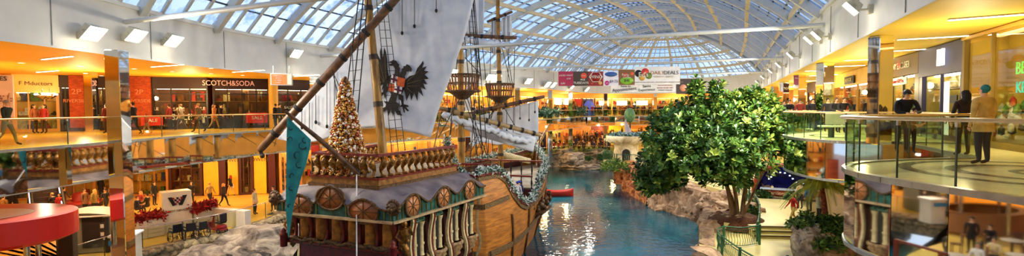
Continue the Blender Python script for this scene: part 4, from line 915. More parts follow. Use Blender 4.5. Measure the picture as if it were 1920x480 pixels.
mb = MB(); mb.grid(rows2); o = part(mb, 'cloth', flagm, flg); md = o.modifiers.new('s', 'SOLIDIFY'); md.thickness = .015
for (cx_, cy, s_, ph) in ((566, 272, 9, .5), (558, 290, 8, 2.), (560, 308, 7, 1.), (545, 262, 6, 3), (548, 330, 6, 2.5), (545, 352, 5, 1), (543, 385, 4, 2), (571, 262, 6, 1.2), (544, 240, 4, .3)):
    Q = [W(cx_ + s_ * math.cos(ph + t * 4) * (1 - t * .6), cy + s_ * 1.0 * math.sin(ph + t * 4) * (1 - t * .5), FY(cx_, cy) - .13) for t in [i / 10 for i in range(11)]]; part(MB().tube(Q, [.035 * (1 - i / 14) for i in range(11)], 5), 'scroll_motif', fpat, flg)
# ---- garlands
def leafy(path, r, n, mats, name, label, cat, size=.12, ms=2, grp=None, flat=False):
    P = step(path, .12); mb = MB()
    for i in range(n):
        p = P[R.randrange(len(P))]; d = V((R.gauss(0, 1), R.gauss(0, 1), R.gauss(0, 1))).normalized(); q = p + d * r * R.random() ** .4; a = V((R.gauss(0, 1), R.gauss(0, 1), R.gauss(0, 1))).normalized(); b = a.cross(d)
        if b.length < .05: continue
        b.normalize(); s_ = size * (.6 + R.random() * .8); mb.add([q, q + (d + a * .6) * s_ * .6 + b * s_ * .3, q + (d * .6 + a) * s_ * 1.1, q + (d + a * .6) * s_ * .6 - b * s_ * .3], [[0, 1, 2, 3]], R.randrange(ms))
    mb.tube(P, r * .45, 6, ms - 1 if ms < 3 else 2)
    return mb.build(name, mats, None, None, None, label, cat, grp)
frost = mat('frosted_white', srgb(225, 232, 226), .6); pine = mat('garland_green', srgb(50, 86, 62), .7, var=.4); pinel = mat('garland_sage', srgb(128, 156, 132), .7, var=.3)
gp = [S(u, -(hbw(u, lerpl(us, gz, u)) + .02), lerpl(us, gz, u) + .18) for u in [7.0 + i * .35 for i in range(57)]]
gp += [S(u, (hbw(u, lerpl(us, gz, u))), lerpl(us, gz, u) + .3) for u in [26.6 - i * .4 for i in range(26)]]
leafy(gp, .21, 6500, [frost, frost, pine, pinel], 'frosted_garland', 'frosted white and green garland along the ship gunwale around the bow', 'garland', .13, 4)
leafy([W(838, 262, 27.2), W(842, 285, 27), W(850, 305, 27), W(862, 322, 27), W(880, 331, 27)], .2, 900, [pinel, frost, pine], 'frosted_garland', 'short green garland falling from the balustrade end beside the main mast', 'garland', .12, 3)
# ---- christmas tree on the quarterdeck
tp = S(1.9, .75, 4.04); th_ = W(685, 143, tp.y).z - tp.z
xt = root('christmas_tree', tp, 'tall slim christmas tree covered in gold and copper baubles on the ship stern', 'christmas tree')
def lean(h): return V((.22 * h / th_ * 1., 0, 0))
mb = MB(); mb.lathe([(.94 * (1 - t * .93) + .03 * math.sin(t * 60), th_ * t) for t in [i / 30 for i in range(31)]], tp, 20); part(mb, 'tree_cone', mat('tree_gold_tinsel', srgb(126, 84, 42), .6, .3, var=.5, scale=12, bump=.8), xt)
tin = MB(); bm_ = [mat('bauble_gold', srgb(205, 150, 70), .25, .8), mat('bauble_copper', srgb(170, 90, 50), .3, .8), mat('bauble_pearl', srgb(240, 225, 205), .3, .2)]
for i in range(2600):
    t = 1 - math.sqrt(R.random()); t = min(.97, t); a = R.random() * 2 * PI; rr = .98 * (1 - t * .93) + R.random() * .08; q = tp + V((math.cos(a) * rr, math.sin(a) * rr, th_ * t)); s_ = .035 + R.random() * .045
    tin.lathe([(.001, -s_), (s_ * .8, -s_ * .5), (s_, 0), (s_ * .8, s_ * .5), (.001, s_)], q, 6, [0, 0, 1, 2][R.randrange(4)], True)
part(tin, 'small_ornaments', bm_, xt, kind='stuff')
pb = MB().ball((0, 0, 0), .085, 10).build('bauble', bm_[2], None, (0, 0, 0)); pb.parent = xt
for i in range(84):
    t = (i + .5) / 90; a = i * 2.4; rr = 1.03 * (1 - t * .93) + .03; b_ = pb if i == 0 else pb.copy()
    if i: COL.objects.link(b_)
    b_.location = V((math.cos(a) * rr, math.sin(a) * rr, th_ * t)); b_.material_slots[0].link = 'OBJECT'; b_.material_slots[0].material = bm_[(0, 2, 1)[i % 3]]
# ---- red rowing boat
rb = root('rowing_boat', G(1045, 368, ZW), 'small red rowing boat floating beyond the ship bow', 'boat'); cb = parent_origin[rb.name]
mb = MB(); rowsb = []
for i in range(13):
    t = -1 + i / 6; w_ = .65 * (1 - abs(t) ** 2.2); zz_ = .55 + .3 * t * t; rowsb.append([cb + V((t * 1.7, w_ * k, -.15 + (zz_ + .15) * abs(k) ** 1.6)) for k in (-1, -.8, -.5, 0, .5, .8, 1)])
mb.grid(rowsb); o = part(mb, 'boat_hull', mat('boat_red', srgb(190, 44, 26), .45, var=.1), rb); md = o.modifiers.new('s', 'SOLIDIFY'); md.thickness = .05
for t in (-.6, .3): part(MB().box(cb + V((t, 0, .35)), (.25, 1.0, .05)), 'thwart', yardm, rb)
# ================================================================ SHOPS
def onpoly(px, poly, y=200):
    d = ray(px, y); best = None
    for p, q in zip(poly, poly[1:]):
        # ray (0,0)->(d.x,d.y) with segment
        ex, ey = q.x - p.x, q.y - p.y; den = d.x * ey - d.y * ex
        if abs(den) < 1e-9: continue
        t = (p.x * ey - p.y * ex) / den; u = (p.x * d.y - p.y * d.x) / den
        if t > 3 and -1e-6 <= u <= 1 + 1e-6:
            if best is None or t < best[0]: best = (t, V((d.x * t, d.y * t, 0)))
    return best[1] if best else None
glow = mat('shop_lamp_glow', (1, .88, .6), .5, emit=7, ecol=(1, .82, .45)); glow_w = mat('shop_lamp_white', (1, 1, .95), .5, emit=7, ecol=(1, .97, .85))
goods = [mat('goods_%s' % n, srgb(*c), .6, var=.3, scale=8) for n, c in (('red', (190, 40, 28)), ('cream', (236, 214, 160)), ('green', (90, 130, 50)), ('black', (30, 24, 22)), ('gold', (214, 160, 50)), ('brown', (120, 66, 30)), ('white', (240, 236, 220)), ('blue', (60, 80, 140)))]
def cmat(c, r=.5): return mat('paint_%d_%d_%d' % c, srgb(*c), r, var=.06, scale=1.5)
def shop(p, q, z0, z1, label, frame_c=(60, 34, 20), back_c=(226, 170, 90), sign_c=None, sign=None, sign_m=None, sign_h=.45, band=.8, mull=2, trans=None, depth=1.1, ng=40, lamp=glow, door=None, glassy=True, seed=0, gcols=None, group=None, pill=.18, goodmax=.75, signx=.5):
    RR = random.Random(seed + 5); p = V((p.x, p.y, 0)); q = V((q.x, q.y, 0)); t = (q - p).normalized(); n = V((t.y, -t.x, 0))
    if n.dot(-(p + q)) < 0: n = -n
    L = (q - p).length; H = z1 - z0; a = math.atan2(t.y, t.x); P0 = p + n * .06; zt = z1 - .03
    r = root('shop_front', zz((p + q) / 2 + n * depth, z0), label, 'shop', group)
    def X(s, d, z): return zz(P0 + t * s + n * d, z)
    fm = cmat(frame_c); bm = cmat(back_c)
    mb = MB(); mb.box(X(L / 2, .05, z0 + H / 2), (L - .04, .06, H - .06), a); mb.box(X(.06, depth / 2, z0 + H / 2), (.06, depth, H - .06), a); mb.box(X(L - .06, depth / 2, z0 + H / 2), (.06, depth, H - .06), a); part(mb, 'shop_interior', bm, r)
    hb_ = zt - band
    mb = MB()
    for s in (pill / 2 + .02, L - pill / 2 - .02): mb.box(X(s, depth, (z0 + hb_) / 2 + .01), (pill, .16, hb_ - z0 - .02), a)
    for i in range(1, mull + 1): mb.box(X(L * i / (mull + 1), depth, (z0 + hb_) / 2 + .01), (.07, .1, hb_ - z0 - .02), a)
    mb.box(X(L / 2, depth, z0 + .1), (L - .04, .12, .2), a)
    if trans: mb.box(X(L / 2, depth, z0 + trans), (L - .04, .08, .07), a)
    part(mb, 'frame', fm, r)
    sb = part(MB().box(X(L / 2, depth + .02, zt - band / 2), (L - .02, .2, band), a, ch=.02), 'sign_band', cmat(sign_c) if sign_c else fm, r)
    if sign:
        sx = t if t.dot(V((n.y * -1, n.x, 0))) > 0 else -t
        # text must read left to right seen from the hall: x dir = up cross n
        xd = V((0, 0, 1)).cross(n); o = textmesh(sign, sign_h, 'sign_letters', sign_m or goods[6], frame(X(L * signx, depth + .135, zt - band / 2), xd), sb); parent_origin.setdefault(sb.name, parent_origin[r.name])
    if glassy:
        part(MB().box(X(L / 2, depth - .03, (z0 + hb_) / 2), (L - .1, .012, hb_ - z0 - .25), a), 'window_glass', shopglass, r)
    part(MB().box(X(L / 2, depth * .55, hb_ + .02), (L * .9, .25, .06), a), 'light_bar', lamp, r)
    gc = gcols or goods; mb = MB()
    rowsn = 3
    for i in range(ng):
        s = .25 + RR.random() * (L - .5); lv = RR.randrange(rowsn); zb = z0 + .15 + lv * (H * goodmax / rowsn); w_ = .15 + RR.random() * .4; h_ = .2 + RR.random() * .55; m = RR.randrange(len(gc))
        if RR.random() < .4: mb.lathe([(.02, 0), (w_ * .45, .04), (w_ * .3, h_ * .6), (w_ * .12, h_ * .8), (w_ * .16, h_), (.01, h_ + .03)], X(s, .35 + RR.random() * .35, zb), 8, m)
        else: mb.box(X(s, .3 + RR.random() * .4, zb + h_ / 2), (w_, .2, h_), a, m)
    if ng:
        part(mb, 'merchandise', gc, r, kind='stuff')
        mb = MB()
        for lv in range(rowsn): mb.box(X(L / 2, .45, z0 + .13 + lv * (H * goodmax / rowsn)), (L * .92, .6, .04), a)
        part(mb, 'shelf_boards', cmat((150, 110, 60)), r)
    return r, X, L, a, n, t
def between(a, b, poly): return onpoly(a, poly), onpoly(b, poly)
dk = [goods[3], goods[5], goods[0], goods[5], goods[3], goods[1]]
# --- upper walkway, near side of the picture's left half
p, q = between(24, 112, OUT); r, X, L, a, n, t = shop(p, q, ZU, ZS, 'cream shoe shop with black script sign and chandelier-lit window', (200, 150, 80), (250, 205, 110), (248, 205, 110), 'F Mductors', goods[3], .34, 1.15, 2, ng=26, seed=1, lamp=glow, signx=.5)
for s, nm in ((.62, 0), (.78, 1)):
    c = X(L * s, 1.45, ZU + 2.35); ch_ = root('chandelier', c, ['sparkling chandelier in the cream shop window, first of two', 'sparkling chandelier in the cream shop window, second of two'][nm], 'chandelier', 'chandeliers of the cream shop')
    mb = MB(); mb.tube([c + V((0, 0, .5)), c], .02, 6); mb.lathe([(.05, .1), (.35, 0), (.3, -.1), (.1, -.25)], c, 10); part(mb, 'metal_frame', steelp, ch_)
    mb = MB()
    for i in range(8): mb.ball(c + V((.33 * math.cos(i * .785), .33 * math.sin(i * .785), .06)), .06, 6)
    part(mb, 'bulbs', glow_w, ch_)
p, q = between(112, 139, OUT); shop(p, q, ZU, ZS, 'dark closed doorway between cream shop and brick pilaster', (44, 26, 18), (60, 34, 22), ng=0, mull=1, seed=2)
def pilaster(a_, b_, label, txt=None):
    p, q = between(a_, b_, OUT); t = (q - p).normalized(); n = V((t.y, -t.x, 0)); L = (q - p).length; r = root('brick_pilaster', zz((p + q) / 2, ZU), label, 'pilaster')
    bk = mat('brick_red', srgb(176, 72, 26), .8, var=.2, scale=6)
    if 'brk' not in MATS:
        MATS['brk'] = bk; nt = bk.node_tree; br = nt.nodes.new('ShaderNodeTexBrick'); br.inputs['Color1'].default_value = (*srgb(184, 76, 28), 1); br.inputs['Color2'].default_value = (*srgb(150, 56, 20), 1); br.inputs['Mortar'].default_value = (*srgb(120, 60, 30), 1); br.inputs['Scale'].default_value = 3
        tc = nt.nodes.new('ShaderNodeTexCoord'); mp = nt.nodes.new('ShaderNodeMapping'); mp.inputs['Rotation'].default_value = (PI / 2, 0, 0); nt.links.new(tc.outputs['Object'], mp.inputs[0]); nt.links.new(mp.outputs[0], br.inputs[0]); nt.links.new(br.outputs[0], nt.nodes['Principled BSDF'].inputs['Base Color'])
    part(MB().box(zz((p + q) / 2 + n * .75, (ZU + ZS) / 2), (L, 1.4, ZS - ZU - .04), math.atan2(t.y, t.x)), 'brick_body', bk, r)
    part(MB().box(zz((p + q) / 2 + n * .78, ZU + .12), (L + .04, 1.44, .22), math.atan2(t.y, t.x)), 'plinth', cmat((60, 34, 24)), r)
    if txt: textmesh(txt, .3, 'faded_lettering', cmat((206, 130, 80)), frame(zz((p + q) / 2 + n * 1.46, ZU + 2.0), V((0, 0, 1)).cross(n)), r); textmesh('2P', .5, 'faded_monogram', cmat((206, 130, 80)), frame(zz((p + q) / 2 + n * 1.46, ZU + 2.6), V((0, 0, 1)).cross(n)), r)
pilaster(140, 166, 'brick pilaster nearer the cream shop', 'RIVERSIDE'); pilaster(256, 297, 'brick pilaster with faded lettering at the corner of the dark clothes shop', 'RIVERSIDE')
p, q = between(167, 211, OUT); shop(p, q, ZU, ZS, 'dark shop window between the two brick pilasters behind mirrored column', (36, 24, 20), (110, 60, 30), (40, 24, 18), ng=24, mull=3, seed=3, gcols=dk, lamp=glow)
p, q = between(211, 255, OUT); shop(p, q, ZU, ZS, 'dark shop window hidden mostly behind mirrored column', (50, 28, 20), (120, 66, 34), (40, 24, 18), ng=20, mull=2, seed=4, gcols=dk)
edges = [288, 462, 500, 640]
p, q = between(298, 400, OUT); r1 = shop(p, q, ZU, ZS, 'dark clothes shop window with white sale lettering', (26, 18, 18), (92, 48, 24), (40, 16, 20), None, ng=46, mull=2, trans=2.5, seed=5, gcols=dk, band=.82, pill=.1)
p, q = between(400, 505, OUT); r2 = shop(p, q, ZU, ZS, 'dark clothes shop entrance below pale serif letters', (26, 18, 18), (104, 56, 28), (40, 16, 20), None, ng=40, mull=3, trans=2.5, seed=6, gcols=dk, band=.82, pill=.1)
p, q = between(505, 600, OUT); r3 = shop(p, q, ZU, ZS, 'dark shop window beside the info screen and behind the lateen yard', (26, 18, 18), (104, 56, 28), (40, 16, 20), None, ng=34, mull=3, trans=2.5, seed=7, gcols=dk, band=.82, pill=.1)
letm = mat('letters_pinkish', srgb(214, 160, 150), .4, emit=.4, ecol=srgb(230, 170, 150))
# sign across two bays: SCOTCH&SODA from px 381 to 487
pa, pb_ = onpoly(381, OUT), onpoly(487, OUT); t = (pb_ - pa).normalized(); n = V((t.y, -t.x, 0)); L = (pb_ - pa).length
for txt, pxa, pxb, sh in (('SCOTCH&SODA', 420, 446, r2),):
    u1, u2 = onpoly(pxa, OUT), onpoly(pxb, OUT); tt = (u2 - u1).normalized(); nn = V((tt.y, -tt.x, 0)); o = textmesh(txt, .52, 'sign_letters', letm, frame(zz((u1 + u2) / 2 + nn * 1.52, ZS - .44), tt), r2[0], sx=.86)
for px, z, s, sz, rr_ in ((300, 7.15, 'SALE', .3, r1), (345, 7.1, 'SALE', .34, r1), (384, 7.15, 'SALE', .3, r1), (350, 6.55, 'SALE', .62, r1), (352, 6.2, 'SALE', .3, r1), (318, 6.0, 'SALE', .25, r1), (396, 6.6, 'SALE', .4, r1), (532, 7.2, 'SALE', .28, r3), (555, 7.2, 'SALE', .28, r3)):
    u = onpoly(px, OUT); u2 = onpoly(px + 2, OUT); tt = (u2 - u).normalized(); nn = V((tt.y, -tt.x, 0)); textmesh(s, sz, 'window_lettering', goods[6], frame(zz(u + nn * 1.16, z), tt), rr_[0])
for px, z, rr_, w_, h_ in ((305, 6.35, r1, 1.3, .7), (474, 6.45, r2, 1.4, .75)):
    u = onpoly(px, OUT); u2 = onpoly(px + 2, OUT); tt = (u2 - u).normalized(); nn = V((tt.y, -tt.x, 0)); bd = root('sale_board', zz(u + nn * 1.9, ZU), 'red sale board standing in front of the ' + ('dark shop window' if px < 400 else 'shop entrance beside a pillar'), 'sign')
    part(MB().box(zz(u + nn * 1.9, z), (w_, .06, h_), math.atan2(tt.y, tt.x), ch=.02), 'panel', cmat((206, 36, 30)), bd); mb = MB(); mb.box(zz(u + nn * 1.9 - tt * w_ * .4, (ZU + z) / 2), (.05, .05, z - ZU), 0); mb.box(zz(u + nn * 1.9 + tt * w_ * .4, (ZU + z) / 2), (.05, .05, z - ZU), 0); part(mb, 'stand', goods[3], bd); textmesh('SALE', .34, 'lettering', goods[6], frame(zz(u + nn * 1.95, z), tt), bd)
u = onpoly(513, OUT); mb = MB(); uu = V((u.x, u.y, 0)) * .95; mb.lathe([(.32, 0), (.32, ZS - ZU - .02)], zz(uu, ZU), 16); struct(mb, 'column_30', cmat((214, 170, 60)), 'round gold painted pillar before the dark shop')
# further shops to the far left end (reflected and seen past the sail)
pl = [606, 700, 780, 842, 905, 960]
sty = [((60, 34, 20), (236, 176, 80)), ((150, 90, 40), (250, 190, 90)), ((80, 40, 30), (240, 170, 80)), ((120, 150, 60), (250, 200, 100)), ((170, 110, 50), (250, 190, 90))]
for i in range(5):
    p, q = between(pl[i], pl[i + 1], OUT); shop(p, q, ZU, ZS, ['warm lit shop behind the lateen sail', 'warm lit shop seen between sail and mast', 'orange lit shop behind the nearer crow nest', 'shop with lime green post behind the two nests', 'orange lit shop beyond the fore yard'][i], *sty[i], sign_c=sty[i][1], ng=36, seed=20 + i)
# far row seen over the lagoon
far = [(960, 1000, (180, 110, 50), (255, 200, 110), 'amber far shop beside the fore sail'), (1000, 1025, (210, 150, 80), (255, 210, 120), 'cream far shop before the lit menu screens'), (1025, 1062, (190, 130, 60), (240, 170, 80), 'far food counter with two bright white menu screens'), (1062, 1083, (120, 60, 36), (230, 150, 70), 'far shop with brown front and red drape'), (1083, 1108, (90, 30, 24), (70, 90, 180), 'far shop with blue arched doorway'), (1108, 1142, (226, 170, 96), (255, 226, 160), 'bright far shop with glowing wide window'), (1142, 1180, (214, 150, 80), (255, 220, 150), 'far shop with white arch behind the standing crowd'), (1180, 1222, (206, 150, 80), (255, 214, 140), 'far shop right above the stone bowl'.replace(' right', '')), (1222, 1262, (190, 130, 60), (255, 206, 120), 'far shop with dark shelves under the white banner'), (1262, 1310, (200, 140, 70), (255, 200, 110), 'far shop beside the tree crown'), (1310, 1372, (190, 130, 70), (250, 190, 100), 'far shop behind the tree top'), (1372, 1425, (200, 150, 80), (255, 210, 110), 'far corner shop between tree top and fascia')]
for i, (a_, b_, fc_, bc_, lb_) in enumerate(far):
    p, q = between(a_, b_, OUT)
    if p is None or q is None: continue
    r = shop(p, q, ZU, ZS, lb_, fc_, bc_, sign_c=(240, 180, 90), ng=30, seed=40 + i, band=.7)
    X, L = r[1], r[2]
    if i == 2:
        for s in (.25, .72): part(MB().box(X(L * s, 1.25, 8.1), (L * .3, .06, .9), r[3]), 'menu_screen', glow_w, r[0])
    if i == 4:
        mb = MB(); n_ = r[4]; t_ = r[5]; c = X(L / 2, 1.2, 7.0); rad = min(L * .42, 1.5)
        mb.slab([c + t_ * (rad * math.cos(k * PI / 12)) + V((0, 0, rad * 1.1 * math.sin(k * PI / 12))) for k in range(13)] + [c - t_ * rad - V((0, 0, 1.2)), c + t_ * rad - V((0, 0, 1.2))], n_ * .05); part(mb, 'blue_arch', mat('arch_blue', srgb(40, 70, 190), .4, emit=.25, ecol=srgb(60, 110, 255)), r[0])
    if i in (5, 6, 7): part(MB().box(X(L / 2, 1.22, 7.9), (L * .5, .05, .8), r[3]), 'lit_window', mat('lit_window_glow', (1, .95, .8), .5, emit=2.4, ecol=(1, .9, .65)), r[0])
    if i == 3: part(MB().slab([X(L * .2, 1.25, 8.6), X(L * .9, 1.25, 8.6), X(L * .75, 1.25, 6.6)], r[4] * .05), 'red_drape', goods[0], r[0])
# lower far row
lowf = [(1000, 1012, (30, 24, 60), (40, 36, 90)), (1012, 1045, (200, 140, 70), (255, 220, 130)), (1045, 1085, (150, 80, 40), (240, 150, 70)), (1085, 1100, (190, 120, 60), (250, 180, 90)), (1100, 1135, (130, 20, 24), (240, 130, 80)), (1135, 1175, (190, 180, 40), (220, 200, 50)), (1175, 1230, (200, 140, 60), (250, 190, 90)), (1230, 1290, (190, 130, 60), (250, 190, 90))]
LOWP = LLo
for i, (a_, b_, fc_, bc_) in enumerate(lowf):
    p, q = between(a_, b_, LOWP)
    if p is None or q is None: continue
    shop(p, q, 0, ZL, ['dark blue far doorway on the lower walk', 'bright cream far shop on the lower walk', 'brown far shop behind the lower crowd', 'orange far shop beside the red one', 'far shop with red front on the lower walk', 'lime yellow far shop front beside the stone bowl', 'orange far shop behind the stone bowl', 'orange far shop behind the tree'][i], fc_, bc_, sign_c=(240, 170, 80) if i not in (4, 5) else fc_, ng=30, seed=60 + i, band=1.0)
pl = [547, 640, 720, 790, 850, 905, 955, 1000]
for i in range(7):
    p, q = between(pl[i], pl[i + 1], LOWP); shop(p, q, 0, ZL, ['orange lit lower shop behind the flag', 'orange lit lower shop hidden by the stern balustrade', 'lower shop hidden by the lateen sail foot', 'lower shop seen between the masts', 'lower shop behind the main mast', 'lower shop behind the hanging canvas', 'lower shop behind the fore sail'][i], (170, 110, 50), (250, 190, 90), ng=30, seed=80 + i, sign_c=(236, 170, 80))
# lower left: yellow poster bays
seq = [(250, 330, 'o'), (330, 392, 'd'), (392, 420, 'y'), (420, 433, 'k'), (433, 452, 'y'), (452, 479, 'd'), (479, 502, 'y'), (502, 516, 'k'), (516, 547, 'o')]
yl = cmat((246, 190, 40)); cnt = 0
for i, (a_, b_, k_) in enumerate(seq):
    p, q = between(a_, b_, LOWP)
    if k_ in 'do':
        shop(p, q, 0, ZL, {0: 'lower shop with amber window behind the guest desk', 1: 'dark shop window beside the first yellow hoarding panel', 5: 'dark shop window full of goods between yellow hoarding panels', 8: 'lower shop with white gridded shelves beside the flag'}[i], (70, 30, 24) if k_ == 'd' else (190, 130, 60), (110, 50, 30) if k_ == 'd' else (250, 190, 90), (240, 150, 50), ng=30, seed=100 + i, mull=2, gcols=dk if k_ == 'd' else None)
    else:
        t = (q - p).normalized(); n = V((t.y, -t.x, 0)); L = (q - p).length; r = root('hoarding_panel', zz((p + q) / 2 + n, 0), {2: 'yellow hoarding panel with faint lettering behind a man in black', 3: 'dark brown hoarding panel between two yellow ones', 4: 'yellow hoarding panel with lettering beside the dark shop window', 6: 'yellow hoarding panel with lettering nearest the ship', 7: 'dark brown hoarding panel nearest the ship'}[i], 'panel')
        part(MB().box(zz((p + q) / 2 + n * .6, 2.1), (L * .98, 1.1, 4.15), math.atan2(t.y, t.x), ch=.03), 'board', yl if k_ == 'y' else cmat((70, 16, 24)), r)
        if k_ == 'y': textmesh('OWEN', .42, 'lettering', cmat((70, 66, 50)), frame(zz((p + q) / 2 + n * 1.16, 2.9), t), r)
for a_, b_ in ((-60, 60), (60, 130), (130, 190), (190, 250)):
    p, q = between(a_, b_, LOWP); shop(p, q, 0, ZL, {-60: 'orange lit lower shop beyond the escalator', 60: 'lower shop with poster beside the escalator', 130: 'lower shop window behind the round sofa', 190: 'lower shop window behind mirrored column'}[a_], (190, 130, 60), (246, 180, 80), ng=30, seed=200 + a_)
# --- right gallery
def xr(px):
    q = onpoly(px, [ST(-4, 7.75), ST(73, 7.75)]); return None if q is None else ST(toST(q)[0], 8.9)
p, q = xr(1667), xr(1727); r = shop(p, q, ZU, ZS, 'shop with dark brown band, yellow window and red star in its sign', (88, 70, 22), (250, 226, 120), (84, 62, 26), 'NY EXCUSER', goods[6], .42, .95, 1, ng=60, seed=301, lamp=glow_w, pill=.5, gcols=[goods[1], goods[6], goods[4], goods[2], goods[5]])
X, L = r[1], r[2]; xd = V((0, 0, 1)).cross(r[4])
part(MB().box(X(L * .45, 1.3, 8.18), (L * .62, .05, .34), r[3]), 'banner_strip', goods[6], r[0]); textmesh('Fragrance Gift Box', .26, 'red_lettering', cmat((200, 20, 20)), frame(X(L * .45, 1.34, 8.18), xd), r[0])
mb = MB(); c = X(L * .5, 1.32, 8.95)
for k in range(6):
    an = k * PI / 3; mb.add([c + xd * .05 * math.cos(an + 1.2) + V((0, 0, .05 * math.sin(an + 1.2))), c + xd * .34 * math.cos(an) + V((0, 0, .34 * math.sin(an))), c + xd * .05 * math.cos(an - 1.2) + V((0, 0, .05 * math.sin(an - 1.2)))], [[0, 1, 2]])
part(mb, 'red_star', cmat((210, 20, 30)), r[0])
p, q = xr(1727), xr(1814); navy = (62, 62, 104); r = shop(p, q, ZU, ZS, 'shop front framed in navy with white block logo above its doorway', navy, (244, 222, 130), navy, None, ng=10, seed=302, band=1.15, mull=1, lamp=glow_w, pill=.34, gcols=[goods[1], goods[6]])
X, L = r[1], r[2]; c = X(L * .62, 1.3, 8.85); g = .26; xd = V((0, 0, 1)).cross(r[4]); mm_ = mat('logo_white_lit', (1, 1, 1), .5, emit=1.5, ecol=(1, 1, 1))
poly = [(-1, -1), (1, -1), (1, 1), (.25, 1), (.25, .45), (-.1, .45), (-.1, .75), (-.55, 1), (-1, 1)]
part(MB().slab([c + xd * (x * g * 1.15) + V((0, 0, y * g * 1.2)) for x, y in poly], r[4] * .06), 'block_logo', mm_, r[0])
part(MB().box(X(L * .45, .9, 6.9), (L * .12, .05, 2.1), r[3]), 'lit_panel', mat('display_panel_glow', (1, 1, 1), .5, emit=1.6, ecol=(1, 1, .95)), r[0])
part(MB().box(X(L * .82, 1.2, 7.25), (.6, .04, .3), r[3]), 'dark_notice', goods[3], r[0]); textmesh('SALE', .4, 'window_lettering', cmat((150, 130, 90)), frame(X(L * .75, 1.22, 6.45), xd), r[0])
p, q = xr(1814), ST(6, 8.9); r = shop(p, q, ZU, ZS, 'wide glass shop front with clothes racks and neon letters behind', (120, 96, 30), (214, 176, 70), (206, 160, 60), None, ng=0, seed=303, band=.12, mull=7, lamp=mat('faint_strip_reflection', (1, .8, .4), .5, emit=1.2, ecol=(1, .75, .35)), depth=1.2)  # dim glowing bar stands in for ceiling strips reflected in the glass
X, L = r[1], r[2]; mb = MB(); RR = random.Random(3)
for i in range(170):
    s = RR.random() * L; z = ZU + .2 + RR.random() * 1.1; mb.lathe([(.02, 0), (.07 + RR.random() * .05, .05), (.08, .22), (.03, .3), (.01, .33)], X(s, .3 + RR.random() * .5, z), 8, RR.randrange(5))
part(mb, 'clothes', [goods[0], goods[1], goods[2], goods[3], goods[6]], r[0], kind='stuff')
xd = V((0, 0, 1)).cross(r[4]); u = onpoly(1905, [ST(-4, 8.2), ST(73, 8.2)]) + B_ * .7; textmesh('BEST', .55, 'neon_letters', mat('neon_green', srgb(120, 220, 90), .5, emit=1.0, ecol=srgb(120, 220, 90)), frame(zz(u + r[4] * .5, 8.15), xd), r[0]); textmesh('KEEP', .5, 'neon_letters', mat('neon_teal', srgb(60, 200, 180), .5, emit=1.0, ecol=srgb(60, 200, 180)), frame(zz(u + r[4] * .5, 7.55), xd), r[0])
for i, (a_, b_, fc_, bc_, sc_, sg, lb_) in enumerate([(1640, 1667, (50, 26, 18), (180, 110, 50), (46, 22, 18), 'Shoesstudio', 'dark shop with white script sign beside the near mirror column'), (1562, 1640, (200, 150, 60), (190, 130, 60), (236, 190, 80), 'SHOWCASE', 'shop with cream band and small black name plate'), (1515, 1562, (60, 30, 20), (200, 130, 60), (56, 26, 18), 'Florentine', 'dark brown shop behind the second mirror column'), (1480, 1515, (180, 120, 50), (240, 180, 80), (230, 180, 80), None, 'amber shop beyond the third mirror column'), (1440, 1480, (170, 110, 50), (240, 180, 80), (230, 170, 70), None, 'last amber shop of the far gallery end')]):
    p, q = xr(a_), xr(b_)
    if p is None: continue
    r = shop(p, q, ZU, ZS, lb_, fc_, bc_, sc_, sg if i != 1 else None, goods[6], .5, .95, 2, ng=60, seed=310 + i)
    if i == 1:
        X, L = r[1], r[2]; xd = V((0, 0, 1)).cross(r[4]); part(MB().box(X(L * .55, 1.3, 8.75), (2.6, .06, .5), r[3]), 'name_plate', goods[3], r[0]); textmesh(sg, .34, 'sign_letters', goods[1], frame(X(L * .55, 1.36, 8.75), xd), r[0])
# lower right arcade behind the stage
for i in range(6):
    s0 = 8 + i * 10; p, q = ST(s0, 11.2), ST(s0 + 9.6, 11.2); shop(p, q, 0, ZL, ['lower arcade shop under the near balcony', 'lower arcade shop behind the palm', 'lower arcade shop behind the shell stage', 'lower arcade shop beyond the shell stage', 'lower arcade shop behind the big tree', 'lower arcade shop at the far end of the path'][i], (150, 90, 40), (246, 190, 90), ng=40, seed=400 + i)
# advert poster at the far left edge and info screen
c = W(8, 165, 23.5); r = root('advert_poster', c, 'pale tall advert poster with blossom twigs hanging over the walkway', 'poster'); t = V((.93, .37, 0)).normalized(); n = V((t.y, -t.x, 0)); A0 = W(25, 165, 23.7)
part(MB().box(zz(A0 - t * 1.0, 7.75), (2.0, .08, 2.0), math.atan2(t.y, t.x)), 'panel', cmat((222, 208, 216)), r)
textmesh('BES', .3, 'heading_letters', cmat((50, 50, 70)), frame(zz(A0 - t * .42, 8.58) + n * .06, t), r); mb = MB()
for i in range(9):
    b0 = zz(A0 - t * (.2 + i * .12), 6.9) + n * .07; mb.tube([b0, b0 + V((0, 0, .5)) + t * .1 * math.sin(i), b0 + V((0, 0, .9 + .1 * (i % 3))) + t * .2 * math.sin(i * 2)], .015, 4)
    for k in range(4): mb.ball(b0 + V((0, 0, .5 + .12 * k)) + t * .15 * math.sin(i * 2 + k), .04, 5)
part(mb, 'blossom_twigs', cmat((150, 110, 100)), r)
c = W(528, 149, 27); r = root('info_screen', c, 'orange information screen hanging above the walkway by the sail', 'screen'); t = V((.95, .3, 0)).normalized(); n = V((t.y, -t.x, 0))
part(MB().box(c, (1.1, .14, .66), math.atan2(t.y, t.x), ch=.03), 'casing', cmat((200, 196, 190)), r); part(MB().box(c + n * .08 - t * .12, (.76, .02, .54), math.atan2(t.y, t.x)), 'orange_display', mat('screen_orange', srgb(206, 110, 60), .4, emit=.6, ecol=srgb(220, 110, 50)), r); part(MB().box(c + n * .08 + t * .4, (.22, .02, .54), math.atan2(t.y, t.x)), 'side_display', mat('screen_pale', srgb(220, 190, 170), .4, emit=.5, ecol=srgb(230, 190, 160)), r)
